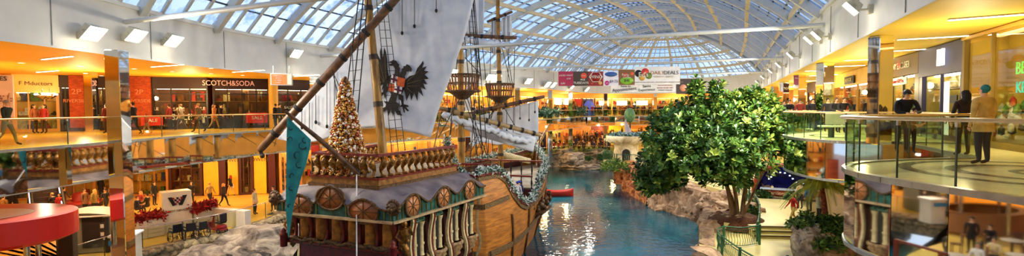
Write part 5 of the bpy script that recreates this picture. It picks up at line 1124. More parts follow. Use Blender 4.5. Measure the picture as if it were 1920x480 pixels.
mb = MB(); mb.tube([c + V((0, 0, .33)) - t * .4, zz(c - t * .4, ZS)], .02, 6); mb.tube([c + V((0, 0, .33)) + t * .4, zz(c + t * .4, ZS)], .02, 6); part(mb, 'hangers', steelp, r)
for k, s_ in enumerate(('UPPER LEVEL', 'SHOPS', 'CINEMA', 'FOOD')): textmesh(s_, .09, 'screen_text', goods[6], frame(c + n * .1 - t * .15 + V((0, 0, .18 - .12 * k)), t), r)
# banners hanging over the lagoon
def banner(x0, y0, x1, y1, Y, c, label, deco):
    a, b = W(x0, y0, Y), W(x1, y1, Y); cx = (a + b) / 2; r = root('hanging_banner', V((cx.x, cx.y, b.z)), label, 'banner'); w_, h_ = b.x - a.x, a.z - b.z
    part(MB().box(cx, (w_, .05, h_)), 'cloth', cmat(c), r)
    def put(s, fx, fy, sz, m, ang=0): textmesh(s, sz, 'banner_lettering', m, frame(V((a.x + w_ * fx, cx.y - .09, a.z - h_ * fy)), (1, 0, ang)), r)
    def disc(fx, fy, rad, m, sx=1, n=24): part(MB().lathe([(.001, .01), (rad, .01), (rad, 0)], V((a.x + w_ * fx, cx.y - .06 + .02 * rad, a.z - h_ * fy)), n, M=Matrix.Rotation(PI / 2, 4, 'X'), sx=sx), 'banner_disc', m, r)
    deco(put, disc); mb = MB()
    for f in (.1, .9): mb.tube([V((a.x + w_ * f, cx.y, a.z)), V((a.x + w_ * f, cx.y, a.z + 6))], .015, 4)
    part(mb, 'hanging_wire', steelp, r)
wh, bk, rd_ = goods[6], goods[3], cmat((200, 50, 40))
BY = 56
banner(1047, 134, 1075, 161, BY, (160, 28, 70), 'crimson banner reading ladies night with thin pink arcs', lambda p, d: (p('LADIES NIGHT', .5, .28, .24, wh), p('$5.00', .68, .5, .2, wh), p('jubi', .3, .82, .34, wh)))
banner(1075, 134, 1103, 161, BY, (60, 46, 40), 'dark brown banner with orange disc announcing free Tuesdays', lambda p, d: (d(.7, .3, .34, cmat((220, 80, 50))), p('2 for', .68, .3, .2, wh), p('FREE', .62, .58, .26, wh), p('TUESDAYS', .5, .8, .36, wh)))
banner(1103, 134, 1131, 161, BY, (140, 24, 20), 'dark red banner with white diamond wing badge', lambda p, d: (d(.5, .38, .66, wh, 1.15, 6), d(.5, .38, .58, cmat((140, 24, 20)), 1.15, 6), p('WING', .5, .39, .5, wh), d(.8, .8, .2, cmat((210, 160, 90))), p('$5', .25, .82, .25, cmat((210, 100, 60)))))
banner(1132, 134, 1159, 161, BY, (226, 222, 232), 'pale banner with blue swirl and pink disc priced 9.75', lambda p, d: (d(.5, .2, .27, cmat((50, 90, 160)), 2.6), d(.22, .8, .26, cmat((200, 30, 130))), p('jubi', .22, .8, .2, wh), p('$9.75', .68, .7, .42, cmat((60, 50, 90)))))
banner(1160, 131, 1190, 159, BY, (120, 80, 40), 'brown and green banner with big number forty', lambda p, d: (d(.5, .72, .42, cmat((130, 190, 50)), 1.8), d(.4, .36, .3, cmat((200, 80, 40)), 1.2), d(.82, .26, .2, cmat((220, 90, 50))), p('Party', .42, .34, .4, wh), p('PLATTERS', .5, .52, .2, wh), p('$40', .5, .72, .42, bk)))
banner(1190, 125, 1275, 158, BY, (222, 222, 224), 'large white daily deals banner with overlapping coloured discs', lambda p, d: (d(.08, .38, .4, bk), d(.16, .62, .34, cmat((190, 150, 60))), d(.23, .3, .42, cmat((206, 60, 40))), d(.31, .52, .36, cmat((100, 130, 40))), p("Ed's", .19, .46, .72, wh), p('DAILY', .5, .36, .58, cmat((170, 110, 50))), p('DEALS', .8, .36, .58, cmat((40, 30, 40))), p('MONDAY - FRIDAY', .63, .58, .26, cmat((190, 170, 140))), p('DIFFERENT SPECIALS EVERY DAY - OPEN FOR LUNCH MONDAY TO FRIDAY', .5, .88, .17, cmat((150, 120, 110)))))
banner(1146, 159, 1195, 173, BY + .3, (226, 224, 224), 'white banner reading appointment in curly black script', lambda p, d: (p('Santa by', .55, .2, .34, bk), p('Appointment', .5, .62, .52, bk, .1)))
banner(1195, 157, 1267, 173, BY + .3, (222, 222, 224), 'white banner reading Santa experience in black script', lambda p, d: (p('Santa', .24, .28, .44, bk, .05), p('Experience', .24, .7, .42, bk, .05), p('PHOTOS WITH SANTA', .72, .22, .16, cmat((160, 60, 50))), p('BOOK YOUR VISIT', .72, .5, .22, cmat((160, 60, 50))), p('TODAY ONLINE', .72, .76, .22, cmat((60, 50, 50)))))
banner(1268, 148, 1310, 176, BY + .6, (46, 22, 28), 'dark banner with pale dessert glasses hidden by the tree top', lambda p, d: (d(.3, .6, .4, cmat((220, 150, 120))), d(.65, .6, .35, cmat((200, 120, 90)))))
# ================================================================ PLANTS
def leafmat(name, c, c2, rough=.32):
    m = mat(name, c, rough, 0, scale=3, col2=c2); b = m.node_tree.nodes['Principled BSDF']; return m
lf1 = leafmat('leaf_dark', srgb(58, 96, 34), srgb(30, 62, 22)); lf2 = leafmat('leaf_mid', srgb(96, 134, 48), srgb(58, 96, 34)); lf3 = leafmat('leaf_lime_lit', srgb(176, 190, 84), srgb(112, 144, 52))  # lime tone also serves as painted highlights in the tree crown
barkm = wood('tree_bark', srgb(84, 58, 36), srgb(150, 116, 78), .8, 3, (2, 2, .5), .5)
def leaf(mb, p, d, up, L, w, m):
    d = d.normalized(); s = d.cross(up)
    if s.length < .05: s = d.cross(V((1, 0, .3)))
    s.normalize(); n = s.cross(d)
    a = p; b = p + d * L * .5 - n * L * .04; c = p + d * L + -n * L * .18
    l1 = p + d * L * .35 + s * w * .4 + n * L * .05; l2 = p + d * L * .72 + s * w * .5 + n * L * .02; r1 = p + d * L * .35 - s * w * .4 + n * L * .05; r2 = p + d * L * .72 - s * w * .5 + n * L * .02
    mb.add([a, l1, l2, c, r2, r1, b], [[0, 1, 2, 6], [6, 2, 3], [0, 6, 4, 5], [6, 3, 4]], m)
def rosette(mb, p, ax, n, L, w, m, RR):
    ax = ax.normalized(); u = ax.cross(V((.3, .5, .8))).normalized(); v = ax.cross(u)
    for i in range(n):
        a = i * 2.4 + RR.random(); tilt = .25 + .55 * (i / n); d = (u * math.cos(a) + v * math.sin(a)) * (1 - tilt * .6) + ax * (tilt)
        leaf(mb, p - ax * (L * .5 * (1 - i / n)), d + V((RR.gauss(0, .12), RR.gauss(0, .12), RR.gauss(0, .12))), ax, L * (.75 + RR.random() * .4), w, m if RR.random() < .8 else min(2, m + 1))
RR = random.Random(11)
tY = TREE.y
blobs = []   # (px, py, rx px, ry px, dY)
for b in [(1345, 275, 107, 82, 0), (1262, 262, 62, 58, -.8), (1240, 318, 52, 46, .3), (1300, 230, 58, 50, .5), (1400, 232, 60, 42, .6), (1436, 248, 48, 50, -.2), (1362, 318, 56, 42, -1.0), (1306, 172, 13, 30, 0), (1346, 182, 15, 34, -.4), (1400, 190, 22, 26, .2), (1420, 196, 13, 32, 0), (1446, 205, 14, 34, .3), (1375, 196, 16, 22, .2), (1290, 300, 55, 40, -1.6), (1350, 290, 60, 50, -2.2), (1228, 345, 34, 22, .4), (1458, 268, 20, 34, .2)]:
    blobs.append(b)
tree = root('spreading_tree', zz(TREE, .62), 'big spreading broadleaf tree with glossy leaves growing from the rock planter', 'tree')
px_m = F / tY; fol = MB(); cent = []
for (bx, by, rx, ry, dY) in blobs:
    c = W(bx, by, tY + dY); k = (tY + dY) / F; RX, RZ = rx * k, ry * k; RYY = min(RX, 3.2) * .9
    n = int(34 * (RX * RZ + RX * RYY + RYY * RZ) ** .85) + 14; cent.append(c)
    for i in range(n):
        z = RR.uniform(-.75, 1); a = RR.random() * 2 * PI; q = math.sqrt(max(0, 1 - z * z)); nrm = V((q * math.cos(a), q * math.sin(a), z)); sc = RR.uniform(.72, 1.05)
        if RR.random() < .3: sc *= .7
        p = c + V((nrm.x * RX, nrm.y * RYY, nrm.z * RZ)) * sc
        ax = nrm * .7 + V((RR.gauss(0, .3), RR.gauss(0, .3), .75)); m = 0 if RR.random() < .55 else (1 if RR.random() < .75 else 2)
        if p.x > W(1390, 240, tY).x and RR.random() < .35: m = 2  # extra lime leaves paint in the light on this side of the crown
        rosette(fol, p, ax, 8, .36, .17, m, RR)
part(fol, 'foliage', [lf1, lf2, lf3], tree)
base = zz(TREE, .7)
for i, (bx, r0, tgts) in enumerate([(1374, .15, [(1362, 345), (1335, 300), (1300, 240)]), (1384, .12, [(1376, 350), (1352, 290), (1345, 220)]), (1391, .14, [(1398, 350), (1412, 300), (1430, 240)]), (1381, .09, [(1368, 360), (1330, 318), (1262, 290)]), (1393, .08, [(1420, 345), (1440, 310), (1455, 280)])]):
    a = G(bx, 406, .62); P = [a] + [W(x, y, tY + (-.3 + .3 * i) * (k + 1) * .4) for k, (x, y) in enumerate(tgts)]; P = cr(P, 4); part(MB().tube(P, [r0 * (1 - .7 * j / (len(P) - 1)) for j in range(len(P))], 9), 'trunk', barkm, tree)
    for k in range(3):
        s_ = P[6 + k * 2]; e = s_ + V((RR.gauss(0, 1.2), RR.gauss(0, .8), 1.0 + RR.random())); part(MB().tube(cr([s_, s_.lerp(e, .5) + V((0, 0, .2)), e], 3), [r0 * .4 * (1 - .1 * j) for j in range(7)], 6), 'branch', barkm, tree)
# palm
pz = 1.25; pb = W(1547, 420, 23.8); pb.z = 1.0; pt_ = W(1541, 352, 23.8)
palm = root('palm_tree', pb, 'small palm with drooping feathery fronds on the rock planter beside the steps', 'palm')
part(MB().tube(cr([pb, pb.lerp(pt_, .5) + V((.06, 0, 0)), pt_], 5), [.15 - .004 * i for i in range(11)], 10), 'trunk', wood('palm_trunk', srgb(80, 30, 20), srgb(150, 74, 40), .8, 10), palm)
pg = leafmat('palm_green', srgb(176, 180, 66), srgb(96, 118, 40), .5)
for i in range(34):
    a = 2 * PI * i / 34 * 1.0 + RR.random() * .3; el = RR.uniform(.2, 1.3); Lf = RR.uniform(1.9, 2.7); d = V((math.cos(a) * math.cos(el), math.sin(a) * math.cos(el), math.sin(el)))
    P = [pt_ + d * (Lf * t) - V((0, 0, 1)) * (1.15 * t * t * Lf * .8) for t in [k / 12 for k in range(13)]]; mb = MB(); mb.tube(P, [.022 * (1 - k / 15) for k in range(13)], 5)
    for k in range(2, 40):
        t = k / 40 * 12; j = int(t); q = P[j].lerp(P[min(12, j + 1)], t - j); tg = (P[min(12, j + 1)] - P[j]).normalized(); s = tg.cross(V((0, 0, 1))).normalized(); ll = .42 * math.sin(PI * (.15 + .8 * k / 40))
        for sg in (-1, 1):
            e = q + (s * sg * .75 + tg * .6 - V((0, 0, .45))).normalized() * ll; mb.add([q - tg * .022, q + tg * .022, e], [[0, 1, 2]])
    part(mb, 'frond', pg, palm)
for i, (x, y, Y, r, l) in enumerate([(1513, 462, 22.6, (.62, .8, 1.0), 'grey brown rock at the stair side of the palm planter'), (1545, 478, 22.4, (1.1, .8, 1.0), 'rock at the front of the palm planter'), (1530, 436, 24.4, (.8, .8, .7), 'rock behind the planter shrubs at the palm foot'), (1588, 462, 23.4, (.6, .7, .8), 'rock at the shop side of the palm planter')]):
    boulder(W(x, y, Y), r, rkG if i != 1 else rkB, l, seed=40 + i)
def shrub(c, r, n, L, w, ms, name, label, cat='shrub', up=.6, group=None, sz=.7):
    mb = MB(); rt = root(name, c, label, cat, group)
    for i in range(n):
        z = RR.uniform(-.1, 1); a = RR.random() * 2 * PI; q = math.sqrt(max(0, 1 - z * z)); nr = V((q * math.cos(a), q * math.sin(a), z)); p = c + V((nr.x * r, nr.y * r, nr.z * r * sz + .1)) * RR.uniform(.6, 1); rosette(mb, p, nr + V((0, 0, up)), 7, L, w, RR.randrange(ms), RR)
    part(mb, 'foliage', [lf1, lf2, lf3], rt); mb = MB()
    for i in range(7):
        a = i; mb.tube([c, c + V((math.cos(a) * r * .5, math.sin(a) * r * .5, r * sz * .6))], [.03, .012], 5)
    part(mb, 'stems', barkm, rt)
shrub(W(1520, 432, 23.2), 1.0, 110, .34, .09, 2, 'leafy_shrub', 'dark leafy shrub on the planter nearer the steps, below the palm')
shrub(W(1568, 442, 23.0), 1.1, 130, .34, .09, 2, 'leafy_shrub', 'dark leafy shrub at the palm foot towards the mirrored balcony')
shrub(W(1545, 462, 22.2), .9, 90, .34, .09, 2, 'leafy_shrub', 'dark leafy shrub spilling over the planter front below the palm')
shrub(G(1410, 398, .6), .45, 30, .3, .1, 2, 'leafy_shrub', 'small shrub in bark soil beside the tree trunks')
shrub(G(1155, 318, .2), 1.6, 120, .5, .09, 3, 'bamboo_clump', 'yellow green feathery bush between far boulders and the stone bowl', 'bush', 1.2)
shrub(G(1135, 300, .3), 1.1, 80, .45, .09, 1, 'bamboo_clump', 'dark green bush behind the rust rocks', 'bush', 1.2)
shrub(G(1105, 300, -.2), .7, 30, .4, .1, 1, 'leafy_shrub', 'small dark cone of leaves on the far boulders')
for i, (x, y, l) in enumerate([(1330, 322, 'low shrub in the bed behind the green fence, nearer the bowl'), (1372, 335, 'low shrub behind the big trunks by the green fence'), (1300, 312, 'low shrub behind the sunlit pale pickets')]): shrub(G(x, y, .5), .9, 60, .4, .13, 2, 'leafy_shrub', l)
shrub(W(1478, 348, 35) , 1.0, 60, .36, .12, 2, 'leafy_shrub', 'shrub in front of the mirror panel beside the shell stage') if 0 else None
# christmas greenery hung high in the galleries (garland swags on the far rail)
# ================================================================ PROPS
# back wall behind the camera, seen in mirrors only
bw = MB(); bw.slab([V((-50, -5.2, 0)), V((14, -5.2, 0)), V((14, -5.2, ZF)), V((-50, -5.2, ZF))], (0, -.2, 0)); struct(bw, 'wall_back', wallm)
bw = MB(); bw.slab([V((14, -5.2, 0)), V((ST(-4, 11.3).x, ST(-4, 11.3).y, 0)), V((ST(-4, 11.3).x, ST(-4, 11.3).y, ZF)), V((14, -5.2, ZF))], (0, -.2, 0)); struct(bw, 'wall_back_corner', wallm)
# ---- guest services
whp = mat('desk_white', srgb(232, 224, 204), .45, var=.03); yw = mat('desk_side_cream', srgb(226, 196, 110), .5, var=.04)
A1, B1 = zz(W(302, 300, 27.8), 0), zz(W(357, 300, 28.8), 0); t = (B1 - A1).normalized(); n = V((t.y, -t.x, 0)); L = (B1 - A1).length; gs = root('guest_services_desk', (A1 + B1) / 2, 'white guest services sign wall with checkered W logo and low counters', 'information desk')
part(MB().box(zz((A1 + B1) / 2 - n * .45, 1.18), (L, .9, 2.36), math.atan2(t.y, t.x), ch=.02), 'sign_wall', whp, gs)
part(MB().box(zz(A1 - t * .012 - n * .45, 1.18), (.02, .86, 2.3), math.atan2(t.y, t.x)), 'side_panel', yw, gs)
cW = zz((A1 + B1) / 2 + n * .015, 1.8); blk = cmat((30, 22, 26)); rdk = cmat((150, 20, 40))
def wl(poly, m, nm='logo'): part(MB().slab([cW + t * x * .42 + V((0, 0, y * .42)) + n * .01 for x, y in poly], n * .02, 0), nm, m, gs)
wl([(-1.1, .62), (-.62, .62), (-.2, -.5), (-.55, -.62)], blk, 'logo_stroke'); wl([(1.15, .75), (.62, .75), (.15, -.6), (.55, -.6)], blk, 'logo_stroke')
for i in range(5):
    for j in range(4):
        if (i + j) % 2 == 0: x = -.62 + i * .24; y = .55 - j * .26; wl([(x, y), (x + .24, y), (x + .24 + .06, y - .26), (x + .06, y - .26)], rdk if (i + j) % 4 == 0 else blk, 'logo_check')
textmesh('GUEST SERVICES', .17, 'lettering', cmat((120, 100, 60)), frame(zz((A1 + B1) / 2 + n * .03, 1.25), t), gs, sx=.95)
def counter(a, b, h, w_, nm, m=whp):
    tt = (b - a).normalized(); o = part(MB().box(zz((a + b) / 2, h / 2), ((b - a).length, w_, h), math.atan2(tt.y, tt.x), ch=.02), nm, m, gs); return o
c0 = zz(W(249, 300, 26.6), 0); counter(c0, A1 - t * .05, 1.0, .5, 'low_counter'); tt = (A1 - c0).normalized(); nn = V((tt.y, -tt.x, 0))
for k in range(4): part(MB().box(zz(c0.lerp(A1, .62) + nn * .27, .12 + k * .23), (.75, .04, .2), math.atan2(tt.y, tt.x), ch=.01), 'drawer', whp, gs)
c1 = zz(W(398, 300, 30.2), 0); counter(B1 + t * .05 - n * .2, c1, 1.15, .4, 'low_counter'); c2 = zz(W(462, 300, 29.2), 0); counter(c1, c2, 1.05, .45, 'low_counter')
redf = mat('poinsettia_red', srgb(150, 16, 20), .7, var=.3)
leafy([zz(c0, 1.1), zz(A1 - t * .1, 1.12)], .26, 800, [redf, redf, goods[0]], 'poinsettia_garland', 'thick red flower garland on the drawer side of the guest desk', 'garland', .16, 3)
leafy([zz(B1 + t * .1, 1.25), zz(c1, 1.28)], .26, 800, [redf, redf, goods[0]], 'poinsettia_garland', 'thick red flower garland beside the W logo wall towards the ship', 'garland', .16, 3)
# curb + glass rail at the lower left edge
cl = [V((-19.4, 21.2, 0)), V((-18.95, 24.6, 0)), V((-17.0, 27.6, 0)), V((-16.0, 31, 0)), V((-15.4, 35.5, 0)), V((-12, 44, 0))]
cbp = cr(cl, 5); cbm = rockmat('curb_cobbles', srgb(90, 80, 60), srgb(170, 150, 110), srgb(210, 190, 140), 4)
mb = MB(); Q = step(cbp, .42)
for i, (p, q) in enumerate(zip(Q, Q[1:])):
    tg = (q - p).normalized(); nn = V((tg.y, -tg.x, 0))
    for k in range(2): mb.ball(zz((p + q) / 2 + nn * .28 + tg * .2 * k, -.22 - .3 * k), .27, 8, sx=1, sy=1, sz=.75)
mb.grid([[zz(p + V(((q - p).normalized().y, -(q - p).normalized().x, 0)) * o_, z) for p, q in zip(Q, Q[1:])] for o_, z in ((.0, .02), (.35, .0), (.42, -.1), (.42, -1.2))], sm=False)
struct(mb, 'trim_11', cbm, 'cobbled stone curb along the lagoon edge')
glassrail([p + V((-.05, .05, 0)) for p in cbp], 0, 'glass_railing', 'glass railing on the cobbled curb in front of wheelchairs and guest desk', glC, 1.9, 1.05, steelp, .05)
# ---- wheelchairs
def xf(c, a): return Matrix.Translation(c) @ Matrix.Rotation(a, 4, 'Z')
def torus(mb, c, R0, r, axis, m=0, n=24, k=6):
    u = axis.cross(V((0, 0, 1))); u = u.normalized() if u.length > .01 else V((1, 0, 0)); v = axis.cross(u); P = [c + (u * math.cos(2 * PI * i / n) + v * math.sin(2 * PI * i / n)) * R0 for i in range(n + 1)]; mb.tube(P, r, k, m, cap=False)
def wheel(parent, c, R0, axis, spokes, m_t, m_s, name='wheel', rt=.02):
    mb = MB(); torus(mb, c, R0, rt, axis, 0); u = axis.cross(V((0, 0, 1))).normalized(); v = axis.cross(u)
    for i in range(spokes): an = 2 * PI * i / spokes; mb.tube([c, c + (u * math.cos(an) + v * math.sin(an)) * R0], .006, 4, 1)
    mb.tube([c - axis * .03, c + axis * .03], .03, 8, 1); return part(mb, name, [m_t, m_s], parent)
blkr = mat('rubber_black', srgb(24, 22, 24), .6); fab = mat('fabric_black', srgb(36, 32, 34), .8)
def wheelchair(c, a, label, fcol):
    T = xf(c, a); r = root('wheelchair', c, label, 'wheelchair', 'parked wheelchairs'); ax = (T.to_3x3() @ V((0, 1, 0))); g = lambda x, y, z: T @ V((x, y, z))
    for s in (-1, 1):
        wheel(r, g(0, s * .3, .31), .3, ax, 14, blkr, steelp, 'drive_wheel'); wheel(r, g(.42, s * .22, .1), .09, ax, 5, blkr, steelp, 'caster', .02)
        mb = MB(); mb.tube([g(-.2, s * .24, .95), g(-.14, s * .24, .5), g(-.1, s * .24, .3), g(.4, s * .24, .25), g(.42, s * .22, .1)], .014, 6); mb.tube([g(-.14, s * .24, .7), g(.25, s * .24, .7), g(.3, s * .24, .48), g(-.12, s * .24, .48)], .014, 6); mb.tube([g(.3, s * .24, .48), g(.46, s * .16, .2), g(.5, s * .14, .08)], .012, 6); mb.tube([g(-.2, s * .24, .95), g(-.32, s * .24, .96)], .018, 6); part(mb, 'side_frame', fcol, r)
        part(MB().box(g(.08, s * .24, .72), (.3, .05, .04), a, ch=.01), 'armrest', fab, r); part(MB().box(g(.5, s * .12, .08), (.14, .12, .02), a), 'footrest', blkr, r)
    part(MB().box(g(.08, 0, .5), (.42, .44, .05), a, ch=.015), 'seat', fab, r); part(MB().box(g(-.16, 0, .72), (.04, .44, .42), a, ch=.015), 'backrest', fab, r)
wheelchair(zz(W(326, 300, 26.3), 0), 2.6, 'black wheelchair with blue frame parked nearest the drawers', mat('frame_blue', srgb(40, 90, 150), .4, .3))
wheelchair(zz(W(352, 300, 26.6), 0), 2.5, 'black wheelchair in the middle of the parked row', fab); wheelchair(zz(W(374, 300, 26.9), 0), 2.7, 'black wheelchair next to the red mobility scooter', fab)
def scooter(c, a):
    T = xf(c, a); r = root('mobility_scooter', c, 'dark red mobility scooter parked behind the glass railing', 'scooter'); ax = (T.to_3x3() @ V((0, 1, 0))); g = lambda x, y, z: T @ V((x, y, z)); rm = mat('scooter_red', srgb(150, 24, 30), .3, var=.1, coat=.4)
    for x in (-.38, .42):
        for s in (-1, 1): wheel(r, g(x, s * .24, .13), .11, ax, 5, blkr, steelp, 'wheel', .035)
    part(MB().box(g(0, 0, .2), (1.1, .42, .1), a, ch=.04), 'floor_pan', rm, r); part(MB().box(g(-.32, 0, .36), (.45, .44, .26), a, ch=.08), 'rear_body', rm, r)
    mb = MB(); mb.tube([g(.42, 0, .25), g(.36, 0, .6), g(.25, 0, .92)], [.1, .06, .04], 8); mb.box(g(.25, 0, .95), (.14, .5, .05), a, ch=.02); part(mb, 'tiller', rm, r); mb = MB(); mb.box(g(.5, 0, .42), (.12, .4, .4), a, ch=.05); part(mb, 'front_shield', rm, r)
    part(MB().box(g(-.28, 0, .6), (.42, .44, .1), a, ch=.04), 'seat', fab, r); part(MB().box(g(-.5, 0, .88), (.1, .42, .5), a, ch=.04), 'backrest', fab, r)
    for s in (-1, 1): part(MB().box(g(-.28, s * .25, .78), (.32, .06, .05), a, ch=.02), 'armrest', fab, r)
scooter(zz(W(404, 300, 28.2), 0), 2.75)
# ---- red topped kiosk at the bottom corner
kc = V((-19.3, 17.2, .15)); outl = []
for i in range(48):
    a = 2 * PI * i / 48; rr = 3.0 * (1 + .12 * math.cos(2 * (a - .3))); outl.append(V((math.cos(a) * rr, math.sin(a) * rr * .82, 0)))
rk = root('round_kiosk', kc, 'kiosk with thick red rounded roof rim and cream centre in the bottom corner', 'kiosk')
redg = mat('gloss_red', srgb(196, 34, 30), .25, var=.03); redt = mat('roof_pinkish_red', srgb(216, 92, 84), .4, var=.03)
def ringm(s0, z0, s1, z1, mb): mb.grid([[kc + p * s0 + V((0, 0, z0)) for p in outl + outl[:1]], [kc + p * s1 + V((0, 0, z1)) for p in outl + outl[:1]]])
mb = MB(); ringm(.9, 2.25, 1.0, 2.4, mb); ringm(1.0, 2.4, 1.0, 3.2, mb); part(mb, 'rim_band', redg, rk); mb = MB(); ringm(1.0, 3.2, .97, 3.24, mb); ringm(.97, 3.24, .6, 3.2, mb); part(mb, 'roof_ring', redt, rk)
mb = MB(); ringm(.6, 3.205, .22, 3.21, mb); part(mb, 'cream_centre', cmat((244, 232, 200)), rk); mb = MB(); ringm(.22, 3.215, .01, 3.3, mb); part(mb, 'red_boss', redg, rk); mb = MB(); ringm(.9, 2.25, .01, 2.25, mb); part(mb, 'soffit', cmat((200, 170, 110)), rk)
for i in range(6): a = i * PI / 3; part(MB().tube([kc + V((math.cos(a) * 2.2, math.sin(a) * 1.8, 0)), kc + V((math.cos(a) * 2.2, math.sin(a) * 1.8, 2.26))], .09, 10), 'post', steelp, rk)
mb = MB(); ringm(.8, 0, .8, 1.05, mb); ringm(.8, 1.05, .6, 1.07, mb); part(mb, 'counter', cmat((150, 100, 60)), rk)
# yellow/dark stand beside it
q = W(126, 430, 20.6); r = root('display_stand', zz(q, 0), 'tall dark display stand with gold cap between red kiosk and white booth', 'stand'); part(MB().box(zz(q, 1.0), (.5, .5, 2.0), .4, ch=.02), 'body', cmat((40, 30, 24)), r); part(MB().box(zz(q, 2.1), (.62, .62, .2), .4, ch=.03), 'cap', cmat((190, 150, 60)), r)
# ---- white booth
bc = zz(W(165, 300, 24.6), 0); T = xf(bc, .28); bo = root('photo_booth', bc, 'grey booth with white domed roof and dark curtain next to the mirrored column', 'booth'); g = lambda x, y, z: T @ V((x, y, z)); gry = cmat((126, 128, 112)); T3 = T.to_3x3().to_4x4()
part(MB().box(g(0, 0, .95), (2.15, 1.3, 1.8), .28, ch=.03), 'cabin', gry, bo)
rows = []
for i in range(9):
    u = -1 + i / 4; rows.append([g(u * 1.25, v_ * .85, 1.88 + .34 * (1 - u * u) * (1 - .5 * v_ * v_)) for v_ in (-1, -.5, 0, .5, 1)])
mb = MB(); mb.grid(rows); mb.box(g(0, 0, 1.87), (2.5, 1.7, .07), .28, ch=.02); part(mb, 'domed_roof', cmat((240, 232, 214)), bo)
mb = MB(); mb.grid([[g(-.05 + i * .07, -.68 - .035 * (i % 2), z) for i in range(14)] for z in (.3, 1.8)]); part(mb, 'curtain', cmat((30, 28, 34)), bo)
for x in (-1.0, 1.0): part(MB().box(g(x, -.68, .95), (.16, .14, 1.85), .28, ch=.02), 'corner_post', cmat((40, 40, 44)), bo); part(MB().box(g(x, -.68, 1.84), (.26, .24, .1), .28, ch=.02), 'post_cap', cmat((200, 190, 160)), bo)
part(MB().box(g(-.55, -.67, 1.3), (.4, .03, .24), .28), 'notice_plate', cmat((206, 200, 120)), bo)
mb = MB(); mb.lathe([(.001, .05), (.12, .04), (.2, 0)], g(-.5, -.68, .85), 16, M=T3 @ Matrix.Rotation(PI / 2, 4, 'X'), sx=1, sy=1.3); mb.box(g(-.5, -.68, .55), (.5, .08, .12), .28, ch=.02); part(mb, 'coin_panel', cmat((196, 190, 170)), bo)
for z in (1.35, .95): part(MB().box(g(.8, -.7, z), (.24, .03, .3), .28), 'photo_sample', cmat((60, 60, 64)), bo); part(MB().box(g(.8, -.72, z), (.14, .02, .18), .28), 'photo_sample_print', cmat((220, 214, 200)), bo)
# dark cupboard beyond column with white-blue top
q = W(236, 425, 22.0); r = root('service_cart', zz(q, 0), 'cart with white top and blue side strip just beyond the mirrored column', 'cart'); part(MB().box(zz(q, .75), (.9, .8, 1.4), .3, ch=.03), 'body', cmat((230, 222, 200)), r); part(MB().box(zz(q, 1.5), (1.05, .95, .12), .3, ch=.03), 'top', cmat((240, 236, 226)), r); part(MB().box(zz(q, 1.2) + V((.02, -.42, 0)), (.8, .03, .22), .3), 'blue_strip', cmat((30, 130, 190)), r)
# ---- escalator
ea = zz(W(88, 300, 30.5), 0); es = root('escalator', ea, 'dark escalator rising away behind the red kiosk', 'escalator'); dv = V((-.72, .69, 0)).normalized(); sv = V((dv.y, -dv.x, 0)); up_ = lambda s, z, o_: ea + dv * s + sv * o_ + V((0, 0, z))
mb = MB()
for i in range(16): mb.box(up_(i * .4, .15 + i * .24, 0), (.4, 1.2, .24), math.atan2(dv.y, dv.x))
part(mb, 'steps_treads', cmat((50, 34, 30)), es)
for o_ in (-.72, .72):
    part(MB().slab([up_(-.6, 0, o_), up_(0, 0, o_), up_(6.4, 3.9, o_), up_(6.4, 4.2, o_), up_(6.4, 4.22, o_), up_(0, 1.0, o_), up_(-.6, .95, o_)], sv * .05), 'balustrade_panel', cmat((90, 80, 80)), es)
    part(MB().tube([up_(-.7, .5, o_), up_(-.75, .8, o_), up_(-.5, 1.0, o_), up_(0, 1.08, o_), up_(6.2, 4.2, o_)], .07, 8), 'handrail', goods[3], es); part(MB().tube([up_(-.3, .6, o_ - .08), up_(6.0, 3.95, o_ - .08)], .035, 6), 'light_strip', mat('escalator_light', (.7, .8, 1), .5, emit=1.5, ecol=(.6, .75, 1)), es)
# round sofa
q = zz(W(147, 300, 36), 0); r = root('round_sofa', q, 'red round sofa on a dark base on the lower floor behind the booth', 'sofa'); part(MB().lathe([(1.3, 0), (1.3, .3), (1.2, .32)], q, 24), 'base', cmat((50, 30, 26)), r); part(MB().lathe([(1.25, .3), (1.3, .42), (1.1, .5), (.5, .5)], q, 24), 'seat', cmat((170, 40, 30)), r); part(MB().lathe([(.5, .48), (.42, 1.0), (.3, 1.08), (.01, 1.1)], q, 20), 'backrest', cmat((150, 34, 26)), r)
# ---- stone bowl folly on the right bank
fc = G(1174, 303, .5); stn = rockmat('folly_stone', srgb(150, 130, 95), srgb(206, 188, 150), srgb(236, 226, 196), .8)
fo = root('stone_bowl_folly', fc, 'mushroom-shaped cream stone folly with a wide bowl and dark arched door', 'folly')
bowl = MB(); bowl.lathe([(1.6, -.3), (1.55, .8), (1.4, 1.7), (1.5, 2.15), (2.0, 2.3), (2.35, 2.6), (2.45, 3.0), (2.4, 3.15), (2.15, 3.2), (2.0, 3.05), (.01, 3.0)], fc, 28); part(bowl, 'bowl_and_stem', stn, fo)
dm = MB(); dn = (-V((fc.x, fc.y, 0))).normalized(); dt = V((-dn.y, dn.x, 0)); dc = fc + dn * 1.6
for rad, ex, m, nm in ((.62, .08, stn, 'door_surround'), (.46, .14, goods[3], 'arched_door')):
    part(MB().slab([dc + dt * (rad * math.cos(k * PI / 12)) + V((0, 0, 1.2 + rad * math.sin(k * PI / 12))) for k in range(13)] + [dc - dt * rad - V((0, 0, .2)), dc + dt * rad - V((0, 0, .2))], dn * ex), nm, m, fo)
mb = MB(); sc_ = fc + dt * -1.9 + dn * 1.4 + V((0, 0, 2.72)); torus(mb, sc_, .25, .07, dn); torus(mb, sc_, .11, .05, dn); part(mb, 'spiral_carving', stn, fo)
bq = fc + V((0, 0, 3.1)); mb = MB()
